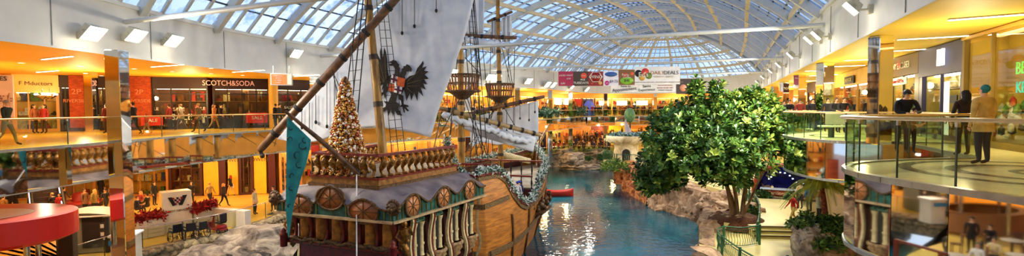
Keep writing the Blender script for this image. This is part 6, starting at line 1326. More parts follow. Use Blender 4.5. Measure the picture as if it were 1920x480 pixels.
for i in range(420):
    a = RR.random() * 2 * PI; rr_ = 2.2 * math.sqrt(RR.random()); p = bq + V((math.cos(a) * rr_, math.sin(a) * rr_, RR.random() * .35)); rosette(mb, p, V((RR.gauss(0, .4), RR.gauss(0, .4), 1)), 4, .3, .14, RR.randrange(3), RR)
mb.build('bowl_planting', [pinel, cmat((150, 190, 210)), pine], None, None, None, 'grey green and icy blue planting heaped in the stone bowl', 'plant')
st_ = fc + V((.1, 0, 3.2)); r = root('seal_statue', st_, 'grey upright sculpture standing among the planting of the stone bowl', 'statue'); part(MB().tube(cr([st_, st_ + V((.1, 0, .5)), st_ + V((-.05, 0, 1.1)), st_ + V((-.15, 0, 1.7)), st_ + V((.05, 0, 2.1))], 4), [.42, .45, .48, .46, .42, .38, .34, .3, .26, .22, .19, .16, .15, .13, .12, .07, .02], 12), 'body', cmat((150, 140, 150)), r); part(MB().ball(st_ + V((.35, -.3, .2)), .3, 10, sx=1.4, sz=.7), 'coiled_tail', cmat((130, 130, 150)), r)
pp = fc + V((.55, .3, 3.1)); r = root('glitter_globe_pole', pp, 'slim dark pole with a shimmering teal globe above the stone bowl', 'ornament'); gy = W(1180, 216, pp.y); part(MB().tube([pp, zz(pp, gy.z + .9)], .1, 8), 'pole', cmat((50, 60, 50)), r); part(MB().ball(V((gy.x, pp.y - .2, gy.z)), .78, 14, sx=.85, sz=1.15), 'teal_globe', mat('globe_teal', srgb(16, 84, 92), .6, 0, var=.6, scale=5, col2=srgb(110, 140, 40)), r); part(MB().beam(V((gy.x, pp.y, gy.z)), zz(pp, gy.z), .06, .06), 'bracket', cmat((50, 60, 50)), r)
# ---- shell stage
sc0 = G(1468, 372, TZ); sc0 = zz(W(1468, 372, 36), TZ); fd = (-V((sc0.x, sc0.y, 0))).normalized(); sx_ = V((-fd.y, fd.x, 0)); 
def SP(x, y, z): return sc0 + sx_ * x + fd * y + V((0, 0, z))
shl = root('shell_stage', sc0, 'little shell-shaped stage with midnight blue inside and orange red rim', 'stage')
blue = mat('stage_midnight', srgb(18, 24, 120), .25, var=.5, scale=2); rimm = mat('stage_rim_red', srgb(170, 60, 34), .5, var=.2)
def shellgrid(Rw_, Rh, dep, o_=0, n=22, k=8):
    rows = []
    for j in range(k + 1):
        b = PI / 2 * j / k; rows.append([SP(-Rw_ * math.cos(PI * i / n) * math.cos(b) ** .6, -dep * math.sin(b), Rh * math.sin(PI * i / n) ** .75 * math.cos(b) ** .5) for i in range(n + 1)])
    return rows
mb = MB(); mb.grid(shellgrid(1.85, 2.15, 1.7)); part(mb, 'blue_interior', blue, shl); mb = MB(); mb.grid(shellgrid(2.05, 2.35, 1.95)); part(mb, 'outer_shell', rimm, shl)
P0_ = [SP(-1.95 * math.cos(PI * i / 30), .05, 2.25 * max(0, math.sin(PI * i / 30)) ** .75) for i in range(31)]; part(MB().tube(P0_, .16, 8), 'rim', rimm, shl)
stl = mat('stage_star_glow', (.7, .85, 1), .4, emit=5, ecol=(.6, .8, 1))
for (x, z) in ((-.2, 1.62), (.1, 1.6), (.42, 1.42), (.62, 1.2), (.85, .95), (-.8, 1.25), (-.95, 1.1), (1.3, .9)): part(MB().ball(SP(x, -.75, z), .045, 6, sx=1.6), 'stage_lamp', stl, shl)
part(MB().box(SP(0, .35, .28), (2.8, .7, .4), math.atan2(sx_.y, sx_.x), ch=.06), 'counter_front', rimm, shl); part(MB().box(SP(0, .35, .52), (3.0, .85, .07), math.atan2(sx_.y, sx_.x), ch=.02), 'counter_top', cmat((190, 200, 210)), shl); textmesh('Carillon Court', .34, 'lettering', goods[1], frame(SP(0, .72, .27), sx_), shl)
for x in (-.7, .6, 1.0): part(MB().lathe([(.09, 0), (.1, .12), (.03, .16), (.07, .2)], SP(x, .35, .56), 10), 'counter_ornament', goods[1], shl)
q = SP(0, 1.0, -.5); mb = MB(); mb.box(SP(0, 1.3, .0 - .24), (4.4, .8, .5), math.atan2(sx_.y, sx_.x), ch=.03); o = mb.build('planter_box', cmat((60, 50, 40)), None, None, None, 'dark planter in front of the shell stage', 'planter')
shrub(SP(-1.3, 1.3, .0), .6, 40, .3, .1, 1, 'leafy_shrub', 'dark planting in the box at the tree side of the shell stage'); shrub(SP(.6, 1.3, .0), .6, 40, .3, .1, 1, 'leafy_shrub', 'dark planting in the box below the shell stage counter')
# ---- green picket fences
grn = mat('fence_green', srgb(36, 92, 60), .4, var=.12); wpk = mat('fence_pickets_sunlit', srgb(206, 206, 170), .5, var=.08)  # pale pickets: sunlight on the green fence put into their colour
def fence(P, zf, label, sp=.13, h=1.0, pm=grn, curve=True):
    P = cr(P, 4) if curve else P; Q = step(P, sp); n_ = len(Q); r = root('metal_fence', Q[n_ // 2], label, 'fence', None)
    L = [q for q in Q]; mb = MB()
    for z in (h, h - .12, .1):
        mb = MB(); mb.tube([a + V((0, 0, z)) for a in Q], .036 if z == h else .018, 6); part(mb, 'top_rail' if z == h else 'lower_rail', grn, r)
    mb = MB()
    for q in Q: mb.tube([q + V((0, 0, .1)), q + V((.03, 0, h * .35)), q + V((-.03, 0, h * .6)), q + V((0, 0, h - .1))], .014, 4)
    part(mb, 'picket_grille', pm, r)
    for q in Q[::16] + [Q[-1]]: part(MB().box(q + V((0, 0, h / 2 + .03)), (.09, .09, h + .06)), 'post', grn, r)
f1_ = [G(1424, 459, 0), G(1392, 464, 0), G(1357, 462, 0)]; p3 = V((9.9, 23.6, 0)); p4 = V((9.65, 20.5, 0)); p5 = V((9.9, 17, 0))
fence([f1_[0], f1_[1], f1_[2] , p3, p4, p5], 0, 'curved green metal fence wrapping the rocks at the bottom of the path')
fence([V((12.75, 25.5, 0)), V((13.9, 27.6, .1)), V((15.3, 30.6, .3)), V((16.2, 34, .5))], 0, 'green metal fence climbing beside the steps and tree planter')
fence([V((16.2, 34.2, .5)), V((17.0, 37.5, .5)), V((16.2, 42, .5)), V((15.2, 46, .5))], .5, 'green fence with pickets coloured pale as sunlit behind the tree trunks', .16, 1.05, wpk)
fence([V((15.2, 46.2, .5)), V((14.7, 52, .5)), V((14.9, 57, .5)), V((12.4, 58.5, .5))], .5, 'fence with pickets coloured pale as sunlit in front of the stone bowl', .2, 1.05, wpk)
fence([V((12.2, 58.8, .5)), V((11.4, 62, .5)), V((12.6, 66, .4))], .5, 'dark green fence beside the bush near the stone bowl', .2, 1.05)
mb = MB(); mb.slab([V((15.9, 34, 0)), V((22, 36, 0)), V((24, 52, 0)), V((20, 64, 0)), V((12.2, 66, 0)), V((11, 59, 0)), V((14.4, 57, 0)), V((14.3, 50, 0)), V((15.9, 43, 0)), V((16.6, 38, 0))], (0, 0, .48)); struct(mb, 'floor_bank_terrace', pathm)
# ---- bench on second balcony
q = zz(W(1583, 240, 21), ZU); be = root('bench', q, 'bench with pale seat on dark legs on the second round balcony', 'bench'); be_t = V((.98, -.2, 0)).normalized(); a_ = math.atan2(be_t.y, be_t.x)
part(MB().box(zz(q, ZU + .47), (1.9, .55, .08), a_, ch=.03), 'seat', cmat((222, 214, 190)), be); part(MB().box(zz(q + V((.1, .3, 0)), ZU + .78) , (1.3, .06, .5), a_, ch=.02), 'backrest', cmat((200, 190, 170)), be)
for s in (-.5, .5): part(MB().box(zz(q + be_t * s, ZU + .22), (.1, .4, .43), a_, ch=.01), 'leg', cmat((40, 34, 30)), be)
# cafe seen in the balcony mirrors, on the lower floor beside the stern
cafe_floor_z = 0
for i, (x, y, lb) in enumerate([(-9.3, 14.2, 'small round cafe table nearest the lagoon'), (-11.6, 13.0, 'small round cafe table in the middle of the terrace'), (-12.2, 16.2, 'small round cafe table by the brick pillar'), (-14.5, 14.2, 'small round cafe table at the back of the terrace')]):
    c = V((x, y, 0)); r = root('cafe_table', c, lb, 'table', 'cafe tables reflected in the balcony mirrors'); part(MB().lathe([(.28, 0), (.28, .03), (.04, .05), (.04, .7)], c, 16), 'pedestal', blkr, r); part(MB().lathe([(.001, .74), (.42, .74), (.44, .72), (.42, .7), (.001, .7)], c, 20), 'table_top', cmat((206, 190, 160)), r)
    for k in range(3):
        a = k * 2.1 + i; cc = c + V((math.cos(a) * .8, math.sin(a) * .8, 0)); ch = root('cafe_chair', cc, lb.replace('small round cafe table', ['first', 'second', 'third'][k] + ' wooden chair at the table'), 'chair', 'cafe chairs reflected in the balcony mirrors'); dd = (c - cc).normalized(); ss = V((-dd.y, dd.x, 0)); wd = cmat((90, 46, 26))
        part(MB().box(zz(cc, .45), (.42, .42, .04), a, ch=.01), 'seat', wd, ch); part(MB().box(zz(cc - dd * .2, .72), (.03, .4, .45), a, ch=.01), 'backrest', wd, ch)
        for u in (-1, 1):
            for v_ in (-1, 1): part(MB().tube([cc + dd * .17 * u + ss * .17 * v_, cc + dd * .17 * u + ss * .17 * v_ + V((0, 0, .44))], .02, 6), 'leg', wd, ch)
r = root('cafe_fence', V((-6.8, 13.8, 0)), 'dark red wooden terrace fence with square posts', 'fence'); rw = cmat((120, 44, 24))
for i in range(5): part(MB().box(V((-6.2 - .3 * i, 10.0 + i * 1.9, .55)), (.16, .16, 1.1), ch=.02), 'post', rw, r)
part(MB().beam(V((-6.2, 10, 1.05)), V((-7.4, 17.6, 1.05)), .1, .1), 'top_rail', rw, r); part(MB().beam(V((-6.2, 10, .2)), V((-7.4, 17.6, .2)), .06, .06), 'bottom_rail', rw, r)
part(MB().box(V((-6.8, 13.8, .6)), (.02, 7.6, .75), math.radians(9)), 'glass_infill', glC, r)
q = V((-15.9, 12.0, 0)); r = root('television', zz(q, 1.4), 'television showing a bright pink and white picture in the cafe', 'television'); part(MB().box(zz(q, 1.75), (.1, 1.1, .7), ch=.02), 'screen_casing', blkr, r); part(MB().box(zz(q, 1.75) + V((.06, 0, 0)), (.01, 1.0, .6)), 'lit_picture', mat('tv_glow', srgb(240, 120, 200), .4, emit=2, ecol=srgb(240, 130, 210), var=.6, scale=3), r)
part(MB().box(zz(q, .7), (.5, 1.2, 1.4), ch=.03), 'cabinet', cmat((90, 50, 30)), r)
q = V((-13.2, 10.3, 0)); mb = MB(); mb.lathe([(.4, 0), (.4, 2.6)], q, 14); mb.build('cafe_pillar', MATS['brk'], None, None, None, 'round brick pillar at the cafe terrace', 'pillar')
# ================================================================ PEOPLE
def person_mesh(name, pose, hair_long=False, coat=0., fem=False, bulky=1.):
    """one continuous skinned body; joint list for a 1.75 m figure facing -Y, feet on z=0"""
    J = {}; E = []; Rd = {}
    def j(n, p, r, par=None):
        J[n] = (len(J), V(p)); Rd[n] = r
        if par: E.append((J[par][0], J[n][0]))
    b = bulky; hz = {'sit': .5}.get(pose, .95); ln = {'lean': .22, 'walk': .03}.get(pose, 0.)
    j('pelvis', (0, 0, hz), (.16 * b, .12 * b)); j('waist', (0, -ln * .3, hz + .17), (.135 * b, .105 * b), 'pelvis'); j('chest', (0, -ln * .8, hz + .36), (.165 * b, .12 * b), 'waist'); j('collar', (0, -ln * 1.1, hz + .48), (.12 * b, .09 * b), 'chest')
    j('neck', (0, -ln * 1.25, hz + .56), (.052, .052), 'collar'); j('jaw', (0, -ln * 1.35 - .015, hz + .615), (.062, .07), 'neck'); j('skull', (0, -ln * 1.4, hz + .70), (.078, .092), 'jaw'); j('crown', (0, -ln * 1.4 + .01, hz + .755), (.05, .06), 'skull')
    j('nose', (0, -ln * 1.4 - .108, hz + .668), (.013, .014), 'skull')
    sw = {'walk': .22, 'stand': .0, 'lean': .0, 'sit': 0}[pose]
    for s, S_ in ((-1, 'L'), (1, 'R')):
        f = s * sw; j('hip' + S_, (s * .09, 0, hz - .06), (.095 * b, .1 * b), 'pelvis')
        if pose == 'sit': kn = (s * .11, -.42, .5); an = (s * .11, -.45, .09)
        elif pose == 'walk': kn = (s * .09, -f * .55 - .05, .5); an = (s * .08, -f * 1.25 + (.06 if f < 0 else -.0), .1 if f > 0 else .14)
        else: kn = (s * .1, -.02, .5); an = (s * .105, .02, .09)
        j('knee' + S_, kn, (.062 * b, .065 * b), 'hip' + S_); j('ankle' + S_, an, (.042, .045), 'knee' + S_); j('toe' + S_, (an[0] + s * .02, an[1] - .16, max(.035, an[2] - .06)), (.042, .032), 'ankle' + S_)
        sx = s * (.19 if not fem else .17) * b; j('sh' + S_, (sx, -ln * 1.1, hz + .47), (.068 * b, .066 * b), 'collar')
        if pose == 'lean': el = (s * .27, -ln - .18, hz + .2); wr = (s * .1, -ln - .38, hz + .16)
        elif pose == 'sit': el = (s * .25, -.08, hz + .2); wr = (s * .12, -.32, hz + .24)
        elif pose == 'walk': el = (s * .25, f * .45, hz + .19); wr = (s * .24, f * .75 - .12, hz - .0)
        else: el = (s * .25, .0, hz + .19); wr = (s * .24, -.08, hz - .06)
        j('elb' + S_, el, (.048 * b, .048 * b), 'sh' + S_); j('wrist' + S_, wr, (.032, .03), 'elb' + S_)
        d = (V(wr) - V(el)).normalized(); j('palm' + S_, tuple(V(wr) + d * .07), (.036, .022), 'wrist' + S_)
    me = bpy.data.meshes.new('sk'); vs = [None] * len(J)
    for n, (i, p) in J.items(): vs[i] = p
    me.from_pydata(vs, E, []); ob = bpy.data.objects.new('sk', me); COL.objects.link(ob); sk = ob.modifiers.new('s', 'SKIN'); sk.use_smooth_shade = True
    for n, (i, p) in J.items():
        sv_ = me.skin_vertices[0].data[i]; sv_.radius = Rd[n]; sv_.use_root = (n == 'pelvis')
    sb = ob.modifiers.new('u', 'SUBSURF'); sb.levels = 1; sb.render_levels = 1
    dg = bpy.context.evaluated_depsgraph_get(); m2 = bpy.data.meshes.new_from_object(ob.evaluated_get(dg)); bpy.data.objects.remove(ob)
    vs = [v.co.copy() for v in m2.vertices]; fs = [list(p.vertices) for p in m2.polygons]; mi = []
    bones = []
    for a, c in E:
        na = [n for n in J if J[n][0] == a][0]; nc = [n for n in J if J[n][0] == c][0]; bones.append((na, nc, J[na][1], J[nc][1]))
    def near(p):
        best = None
        for na, nc, a, c in bones:
            d = c - a; t = max(0, min(1, (p - a).dot(d) / max(1e-9, d.length_squared))); e = (p - a - d * t).length
            if best is None or e < best[0]: best = (e, na, nc, t)
        return best
    head = J['skull'][1]
    for f in fs:
        c = sum((vs[k] for k in f), V((0, 0, 0))) / len(f); e, na, nc, t = near(c); nm = nc[:-1] if nc[-1] in 'LR' else nc
        if nm in ('jaw', 'skull', 'crown', 'nose', 'neck'):
            hairy = (c.y > head.y + .0 and c.z > head.z - .07) or c.z > head.z + .045 or (hair_long and c.y > head.y - .03 and c.z > head.z - .2)
            m = 1 if hairy and nm != 'nose' else 0
            if nm == 'neck' and t < .6: m = 2
        elif nm == 'palm': m = 0
        elif nm in ('hip', 'knee', 'ankle'): m = 3 if c.z > .1 else 4
        elif nm == 'toe': m = 4
        elif nm == 'waist' and t < .15 and not coat: m = 3
        else: m = 2
        if m == 3 and nm in ('hip', 'knee') and coat and c.z > hz - coat: m = 2
        mi.append(m)
    mb = MB(); mb.v = vs; mb.f = fs; mb.m = mi; mb.s = [True] * len(fs)
    # fingers rooted in the palms, ears, hair volume, coat skirt, shoe soles
    for S_ in 'LR':
        w_, pl_ = J['wrist' + S_][1], J['palm' + S_][1]; d = (pl_ - w_).normalized(); s = d.cross(V((1, 0, 0)));
        s = s.normalized() if s.length > .2 else V((0, 1, 0)); cu_ = s.cross(d).normalized() * (1 if S_ == 'L' else -1)
        for k, (o_, l) in enumerate(((-.027, .065), (-.009, .078), (.009, .072), (.027, .056))): b0 = pl_ + s * o_ + d * .01; mb.tube([b0, b0 + d * l * .55 + cu_ * .006, b0 + d * l * .95 + cu_ * .03], [.0095, .009, .006], 6, 0)
        b0 = pl_ - d * .03 - s * .03; mb.tube([b0, b0 - s * .025 + d * .025, b0 - s * .03 + d * .055], [.011, .01, .007], 6, 0)
    for s in (-1, 1): mb.ball(head + V((s * .082, .005, -.02)), .02, 6, 0, sx=.5, sz=1.5)
    mb.ball(head + V((-.03, -.087, .005)), .009, 6, 4); mb.ball(head + V((.03, -.087, .005)), .009, 6, 4); mb.box(head + V((0, -.084, -.068)), (.04, .012, .007), m=4)
    if hair_long:
        mb.tube([head + V((0, .02, .06)), head + V((0, .07, -.03)), head + V((0, .09, -.16)), head + V((0, .08, -.26))], [.085, .1, .09, .04], 10, 1)
    else: mb.ball(head + V((0, .022, .03)), .092, 10, 1, sx=.95, sz=1.0)
    if coat: mb.lathe([(.155 * b, .12), (.165 * b, 0), (.18 * b, -coat * .6), (.19 * b, -coat)], V((0, 0, hz)), 14, 2, sy=.85) if pose != 'sit' else None
    m3 = bpy.data.meshes.new(name); m3.from_pydata(mb.v, [], mb.f)
    for i in range(5): m3.materials.append(goods[3])
    m3.polygons.foreach_set('material_index', mb.m); m3.polygons.foreach_set('use_smooth', mb.s); m3.update(); bpy.data.meshes.remove(m2); bpy.data.meshes.remove(me)
    return m3
TM = {('stand', 0): person_mesh('person_standing', 'stand', False, .0), ('stand', 1): person_mesh('person_standing_coat', 'stand', False, .22, bulky=1.12), ('stand', 2): person_mesh('person_standing_long_hair', 'stand', True, .15, True),
      ('walk', 0): person_mesh('person_walking', 'walk', False, .0), ('walk', 1): person_mesh('person_walking_coat', 'walk', False, .2, bulky=1.1), ('walk', 2): person_mesh('person_walking_long_hair', 'walk', True, .12, True),
      ('lean', 0): person_mesh('person_leaning', 'lean', False, .0, bulky=1.1), ('lean', 2): person_mesh('person_leaning_long_hair', 'lean', True, .1, True, 1.1), ('sit', 0): person_mesh('person_sitting', 'sit', False, 0.), ('sit', 2): person_mesh('person_sitting_long_hair', 'sit', True, 0., True)}
SKIN = [mat('skin_%d' % i, srgb(*c), .5, var=.06) for i, c in enumerate(((226, 170, 130), (198, 140, 100), (150, 96, 64)))]
HAIR = {n: mat('hair_' + n, srgb(*c), .7, var=.2, scale=20) for n, c in (('dark', (34, 24, 20)), ('brown', (84, 54, 32)), ('blond', (206, 160, 90)), ('grey', (150, 140, 130)), ('teal', (30, 120, 130)), ('black', (18, 16, 18)), ('red', (150, 40, 30)))}
def cloth(c): return mat('cloth_%d_%d_%d' % c, srgb(*c), .85, var=.15, scale=6)
def person(loc, face, label, tm=('stand', 0), hair='dark', top=(40, 36, 40), leg=(44, 44, 56), shoe=(30, 26, 26), skin=0, sc=1., group=None, name='person'):
    o = bpy.data.objects.new(name, TM[tm]); COL.objects.link(o); o.location = loc; o.rotation_euler = (0, 0, face); o.scale = (sc, sc, sc); parent_origin[o.name] = V(loc)
    for i, m in enumerate((SKIN[skin], HAIR[hair], cloth(top), cloth(leg), cloth(shoe))): o.material_slots[i].link = 'OBJECT'; o.material_slots[i].material = m
    return tag(o, label, 'person', group)
def facing(dx, dy): return math.atan2(dx, -dy)     # figure looks along -Y at 0
FR, FLt, FA, FC = facing(1, 0), facing(-1, 0), facing(0, 1), facing(0, -1)
def item(p, name, label, cat, kind_, col, size=.3):
    if kind_ == 'bag':
        r = root(name, p, label, cat); part(MB().box(p + V((0, 0, size * .5)), (size * .9, size * .35, size), ch=.01), 'bag_body', cloth(col), r); mb = MB(); mb.tube([p + V((-.07, 0, size)), p + V((-.05, 0, size + .12)), p + V((.05, 0, size + .12)), p + V((.07, 0, size))], .008, 5); part(mb, 'bag_handle', cloth(col), r)
# upper walkway, named by look
person(G(14, 273, ZU), FR + .1, 'man in dark green jumper and khaki trousers striding along the glass railing', ('walk', 0), 'grey', (28, 40, 30), (128, 122, 70), sc=1.0)
person(G(252, 253, ZU), FLt, 'man in black carrying a child in front of the brick pilaster', ('walk', 1), 'dark', (28, 24, 28), (32, 30, 38), sc=1.02)
person(G(247, 253, ZU) + V((-.12, -.1, .62)), FR, 'small child in orange carried by the man in black', ('sit', 0), 'dark', (210, 90, 50), (200, 170, 110), sc=.55)
person(G(276, 252, ZU), FLt, 'child in red hat and orange coat walking past the brick pilaster', ('walk', 0), 'red', (214, 90, 50), (200, 150, 90), sc=.66)
person(G(374, 248, ZU), FLt, 'blond person in olive coat holding a white bag in front of the sale window', ('walk', 1), 'blond', (110, 90, 50), (28, 26, 34)); item(G(381, 247, ZU) + V((0, -.1, .55)), 'shopping_bag', 'white shopping bag held by person in olive coat', 'bag', 'bag', (240, 236, 220), .34)
person(G(402, 243, ZU), FR, 'long haired person in tan jacket carrying a red bag by the sale window', ('walk', 2), 'brown', (190, 120, 60), (150, 130, 90)); item(G(404, 242, ZU) + V((0, -.15, .6)), 'shopping_bag', 'red shopping bag held by person in tan jacket', 'bag', 'bag', (200, 30, 30), .3)
person(G(318, 243, ZU), FLt, 'person in dark red coat in front of the sale window', ('stand', 1), 'dark', (110, 24, 24), (36, 30, 34)); person(G(341, 244, ZU), FLt, 'person in grey camouflage coat pushing along the sale window', ('walk', 1), 'brown', (96, 84, 70), (60, 54, 50))
person(G(414, 241, ZU), FR, 'person in black close behind the tan jacket', ('walk', 1), 'dark', (30, 24, 26), (40, 34, 36)); person(G(427, 240, ZU), FR, 'person in black nearest the shop entrance', ('stand', 1), 'dark', (26, 22, 24), (36, 32, 34))
person(G(517, 241, ZU), FLt, 'person in black leaning beside the gold pillar', ('stand', 1), 'dark', (26, 24, 30), (34, 32, 40)); person(G(525, 241, ZU), FR, 'person in dark jacket with red bag on the sail side of the gold pillar', ('stand', 1), 'dark', (34, 28, 30), (40, 36, 40))
person(G(66, 250, ZU), FR, 'person with dark curly hair before the cream shop', ('stand', 2), 'dark', (150, 90, 60), (60, 40, 36)); person(G(84, 250, ZU), FC, 'person in red top before the chandelier window', ('stand', 2), 'dark', (150, 40, 40), (60, 40, 36)); person(G(201, 250, ZU), FLt, 'person in dark red just behind mirrored column', ('stand', 1), 'dark', (100, 22, 26), (50, 30, 30))
# lower floor by the guest desk
for (x, y, f, tm, h, tp_, lg, sc_, lb) in [(320, 362, FA, ('stand', 1), 'dark', (26, 24, 28), (40, 44, 60), 1.0, 'man in black jacket seen from behind above the guest desk'), (343, 361, FA, ('stand', 1), 'dark', (22, 20, 24), (34, 34, 44), 1.05, 'broad man in black next to the desk sign wall'), (360, 384, FC, ('stand', 2), 'dark', (26, 20, 24), (28, 24, 30), 1., 'long haired person in black standing at the desk sign wall'),
        (394, 388, FA, ('walk', 0), 'blond', (176, 150, 96), (50, 46, 60), 1.02, 'person in beige checked shirt behind the long white counter'), (414, 358, FA, ('stand', 1), 'black', (20, 18, 22), (26, 24, 28), 1.02, 'tall person in black at the first yellow hoarding panel'), (433, 368, FLt, ('walk', 2), 'red', (30, 26, 40), (200, 160, 100), 1., 'red haired person with white bag by the second yellow hoarding panel'), (420, 387, FR, ('walk', 2), 'blond', (28, 24, 32), (26, 24, 34), .98, 'blond person in black walking across the lower floor'),
        (478, 402, FR, ('stand', 1), 'brown', (206, 184, 140), (50, 34, 44), 1., 'person in cream coat standing alone near the ship stern'), (513, 396, FC, ('stand', 0), 'dark', (40, 42, 60), (40, 40, 50), 1., 'man in dark jacket with white stripes behind the rocks'), (290, 385, FR, ('stand', 2), 'dark', (30, 26, 28), (40, 30, 34), 1., 'long haired person in black beside the desk side panel'), (268, 358, FR, ('stand', 0), 'brown', (190, 80, 50), (40, 36, 40), 1., 'person in orange red top near the mirrored column'),
        (258, 404, FR, ('sit', 0), 'brown', (40, 34, 50), (40, 36, 46), 1., 'seated person in dark blue behind the drawers'), (277, 398, FLt, ('sit', 0), 'dark', (34, 26, 28), (40, 36, 40), 1., 'seated person in black facing the desk'), (264, 392, FC, ('sit', 2), 'blond', (150, 60, 50), (60, 46, 46), 1., 'seated blond person at the table behind the drawers')]:
    person(G(x, y, 0), f, lb, tm, h, tp_, lg, sc=sc_)
item(G(436, 366, 0) + V((0, -.1, .6)), 'shopping_bag', 'white shopping bag of the red haired person', 'bag', 'bag', (240, 230, 210), .36)
lowleft = [(8, 418, (150, 110, 60), 'person in tan top beyond the red kiosk'), (18, 402, (40, 34, 30), 'person in dark jacket beyond the red kiosk'), (30, 404, (30, 28, 40), 'person with red hood beyond the red kiosk'), (62, 412, (26, 22, 24), 'balding person in black facing the escalator'), (82, 410, (90, 40, 40), 'person in maroon below the escalator'), (93, 404, (22, 20, 22), 'tall person in black at the escalator foot'), (99, 412, (40, 26, 30), 'person in dark brown below the escalator'), (113, 413, (200, 50, 50), 'person in bright red top below the escalator'), (120, 398, (60, 36, 34), 'person in brown near the round sofa'), (160, 402, (130, 90, 60), 'person in brown checked coat behind the booth roof'), (178, 402, (150, 130, 70), 'dark haired person in olive behind the booth roof'), (200, 402, (40, 36, 40), 'person in black beside the mirrored column'), (190, 372, (40, 30, 34), 'person in black walking behind the round sofa'), (10, 376, (190, 50, 50), 'person in red far beyond the escalator'), (135, 350, (180, 110, 80), 'seated person at the round sofa')]
for i, (x, y, c, lb) in enumerate(lowleft): person(G(x, y, 0) if y < 398 else G(x, y, .0), [FA, FR, FLt, FC][i % 4], lb, [('stand', 1), ('stand', 2), ('walk', 0)][i % 3], ['dark', 'brown', 'blond', 'dark'][i % 4], c, (44, 40, 46), skin=i % 2)
# right side promenade
person(G(1487, 421, TZ) , FLt, 'person in red top and khaki trousers walking behind the palm fronds', ('walk', 0), 'brown', (190, 40, 34), (190, 160, 80)); person(G(1535, 416, TZ), FR, 'person in grey patterned top near the palm trunk', ('stand', 2), 'blond', (150, 150, 130), (40, 36, 46)); person(G(1517, 398, TZ), FA, 'person in blue shirt beyond the palm', ('stand', 0), 'dark', (40, 110, 170), (50, 46, 50)); person(G(1500, 392, TZ), FA, 'person in cream top beyond the palm', ('stand', 0), 'brown', (220, 200, 150), (60, 50, 50))
hd = G(1478, 487, 1.45); person(V((hd.x, hd.y, -.15)), FR, 'dark haired man with glasses on the path at the bottom of the picture', ('stand', 0), 'black', (60, 60, 70), (40, 40, 50))
g_ = root('eyeglasses', V((hd.x, hd.y, 1.5)), 'dark glasses worn by the man on the path', 'glasses'); mb = MB(); part(MB().tube([V((hd.x + .1, hd.y - .06, 1.5)), V((hd.x + .1, hd.y + .06, 1.5))], .008, 5), 'frame', blkr, g_)
# upper right gallery
def upr(px, topy, Y, face, lb, tm=('stand', 0), hair='dark', top=(30, 28, 32), leg=(36, 34, 44), sc_=1., skin=0): p = W(px, 200, Y); return person(zz(p, ZU), face, lb, tm, hair, top, leg, sc=sc_, skin=skin)
pm_ = upr(1692, 175, 13.7, FC - .35, 'person in black cap and black hoodie leaning on the wooden rail', ('lean', 0), 'black', (24, 22, 26)); hp = W(1692, 200, 13.7)
cap = root('baseball_cap', zz(hp, ZU + 1.62) + V((-.1, -.29, .0)), 'black cap on the person leaning on the wooden rail', 'cap'); cc = parent_origin[cap.name]; part(MB().lathe([(.108, .0), (.105, .06), (.07, .12), (.01, .135)], cc + V((0, 0, .0)), 14), 'crown_panel', blkr, cap); part(MB().box(cc + V((-.04, -.13, .01)), (.15, .12, .015), -.3, ch=.004), 'peak', blkr, cap)
textmesh('EXIT', .13, 'print', goods[6], frame(V((hp.x - .1, hp.y - .42, ZU + 1.2)), (1, -.3, 0)), None, label='grey chest print on the black hoodie by the rail', cat='print') if 0 else None
upr(1709, 200, 13.6, FC - .3, 'brown haired child looking over the wooden rail beside the person in black cap', ('lean', 0), 'brown', (150, 110, 70), sc_=.72)
pz_ = W(1808, 200, 12.9); upr(1808, 180, 12.9, FA - .2, 'person in dark brown hooded coat seen from behind at the navy shop', ('stand', 2), 'black', (44, 30, 26), (40, 34, 40), .98)
upr(1845, 165, 10.9, FA + .1, 'person in mustard hoodie and teal beanie seen from behind near the glass shop', ('stand', 1), 'teal', (206, 168, 92), (44, 46, 64), 1.0)
for i, (px, Y, c, h, lb) in enumerate([(1455, 33, (24, 22, 26), 'black', 'person in black bending over the rail by the tree top'), (1478, 31, (26, 24, 28), 'dark', 'person in black with bowed head beside the tree top'), (1500, 30, (150, 50, 40), 'brown', 'person in reddish jacket at the rail before the third column'), (1524, 27.5, (30, 26, 30), 'dark', 'person in black standing between third and second columns'), (1552, 26, (26, 24, 28), 'dark', 'person in black right beside the second mirror column'.replace(' right', '')), (1565, 25, (30, 28, 30), 'brown', 'person in black jacket leaning on the rail past the second column'), (1579, 24.5, (22, 20, 24), 'brown', 'person in black with small chest badge at the rail'), (1470, 36, (36, 30, 34), 'dark', 'person in dark coat behind the bent figures'), (1488, 38, (60, 40, 36), 'brown', 'person in brown coat far along the gallery'), (1513, 40, (40, 36, 50), 'grey', 'grey haired person far along the gallery'), (1644, 22, (30, 24, 26), 'dark', 'person in black at the dark shop beside the near mirror column'), (1630, 24, (40, 34, 36), 'dark', 'person in dark grey beside the shop with name plate')]):
    p = W(px, 200, Y); person(zz(p, ZU), FC - .3, lb, ('lean', 0) if i in (0, 1, 5, 6) else ('stand', 1), h, c, (34, 32, 40))
# people on deck
dp = S(13.0, -3.55, .62); person(dp, FA, 'deckhand in white shirt and blue cap on the ship waist', ('stand', 0), 'dark', (230, 230, 235), (50, 60, 110), sc=.95); dp2 = S(13.6, -3.45, .62); person(dp2, FA, 'deckhand in navy shirt next to the one in white', ('stand', 0), 'dark', (50, 50, 110), (50, 50, 90), sc=.93)
for d_, s_, l_ in ((dp, .95, 'blue cap on the deckhand in white'), (dp2, .93, 'blue cap on the deckhand in navy')): c_ = d_ + V((0, 0, 1.66 * s_)); k_ = root('cap', c_, l_, 'cap'); part(MB().lathe([(.11, 0), (.105, .07), (.01, .1)], c_, 12), 'cap_crown', cloth((40, 60, 180)), k_); part(MB().box(c_ + V((0, .12, .01)), (.14, .12, .012)), 'peak', cloth((40, 60, 180)), k_)
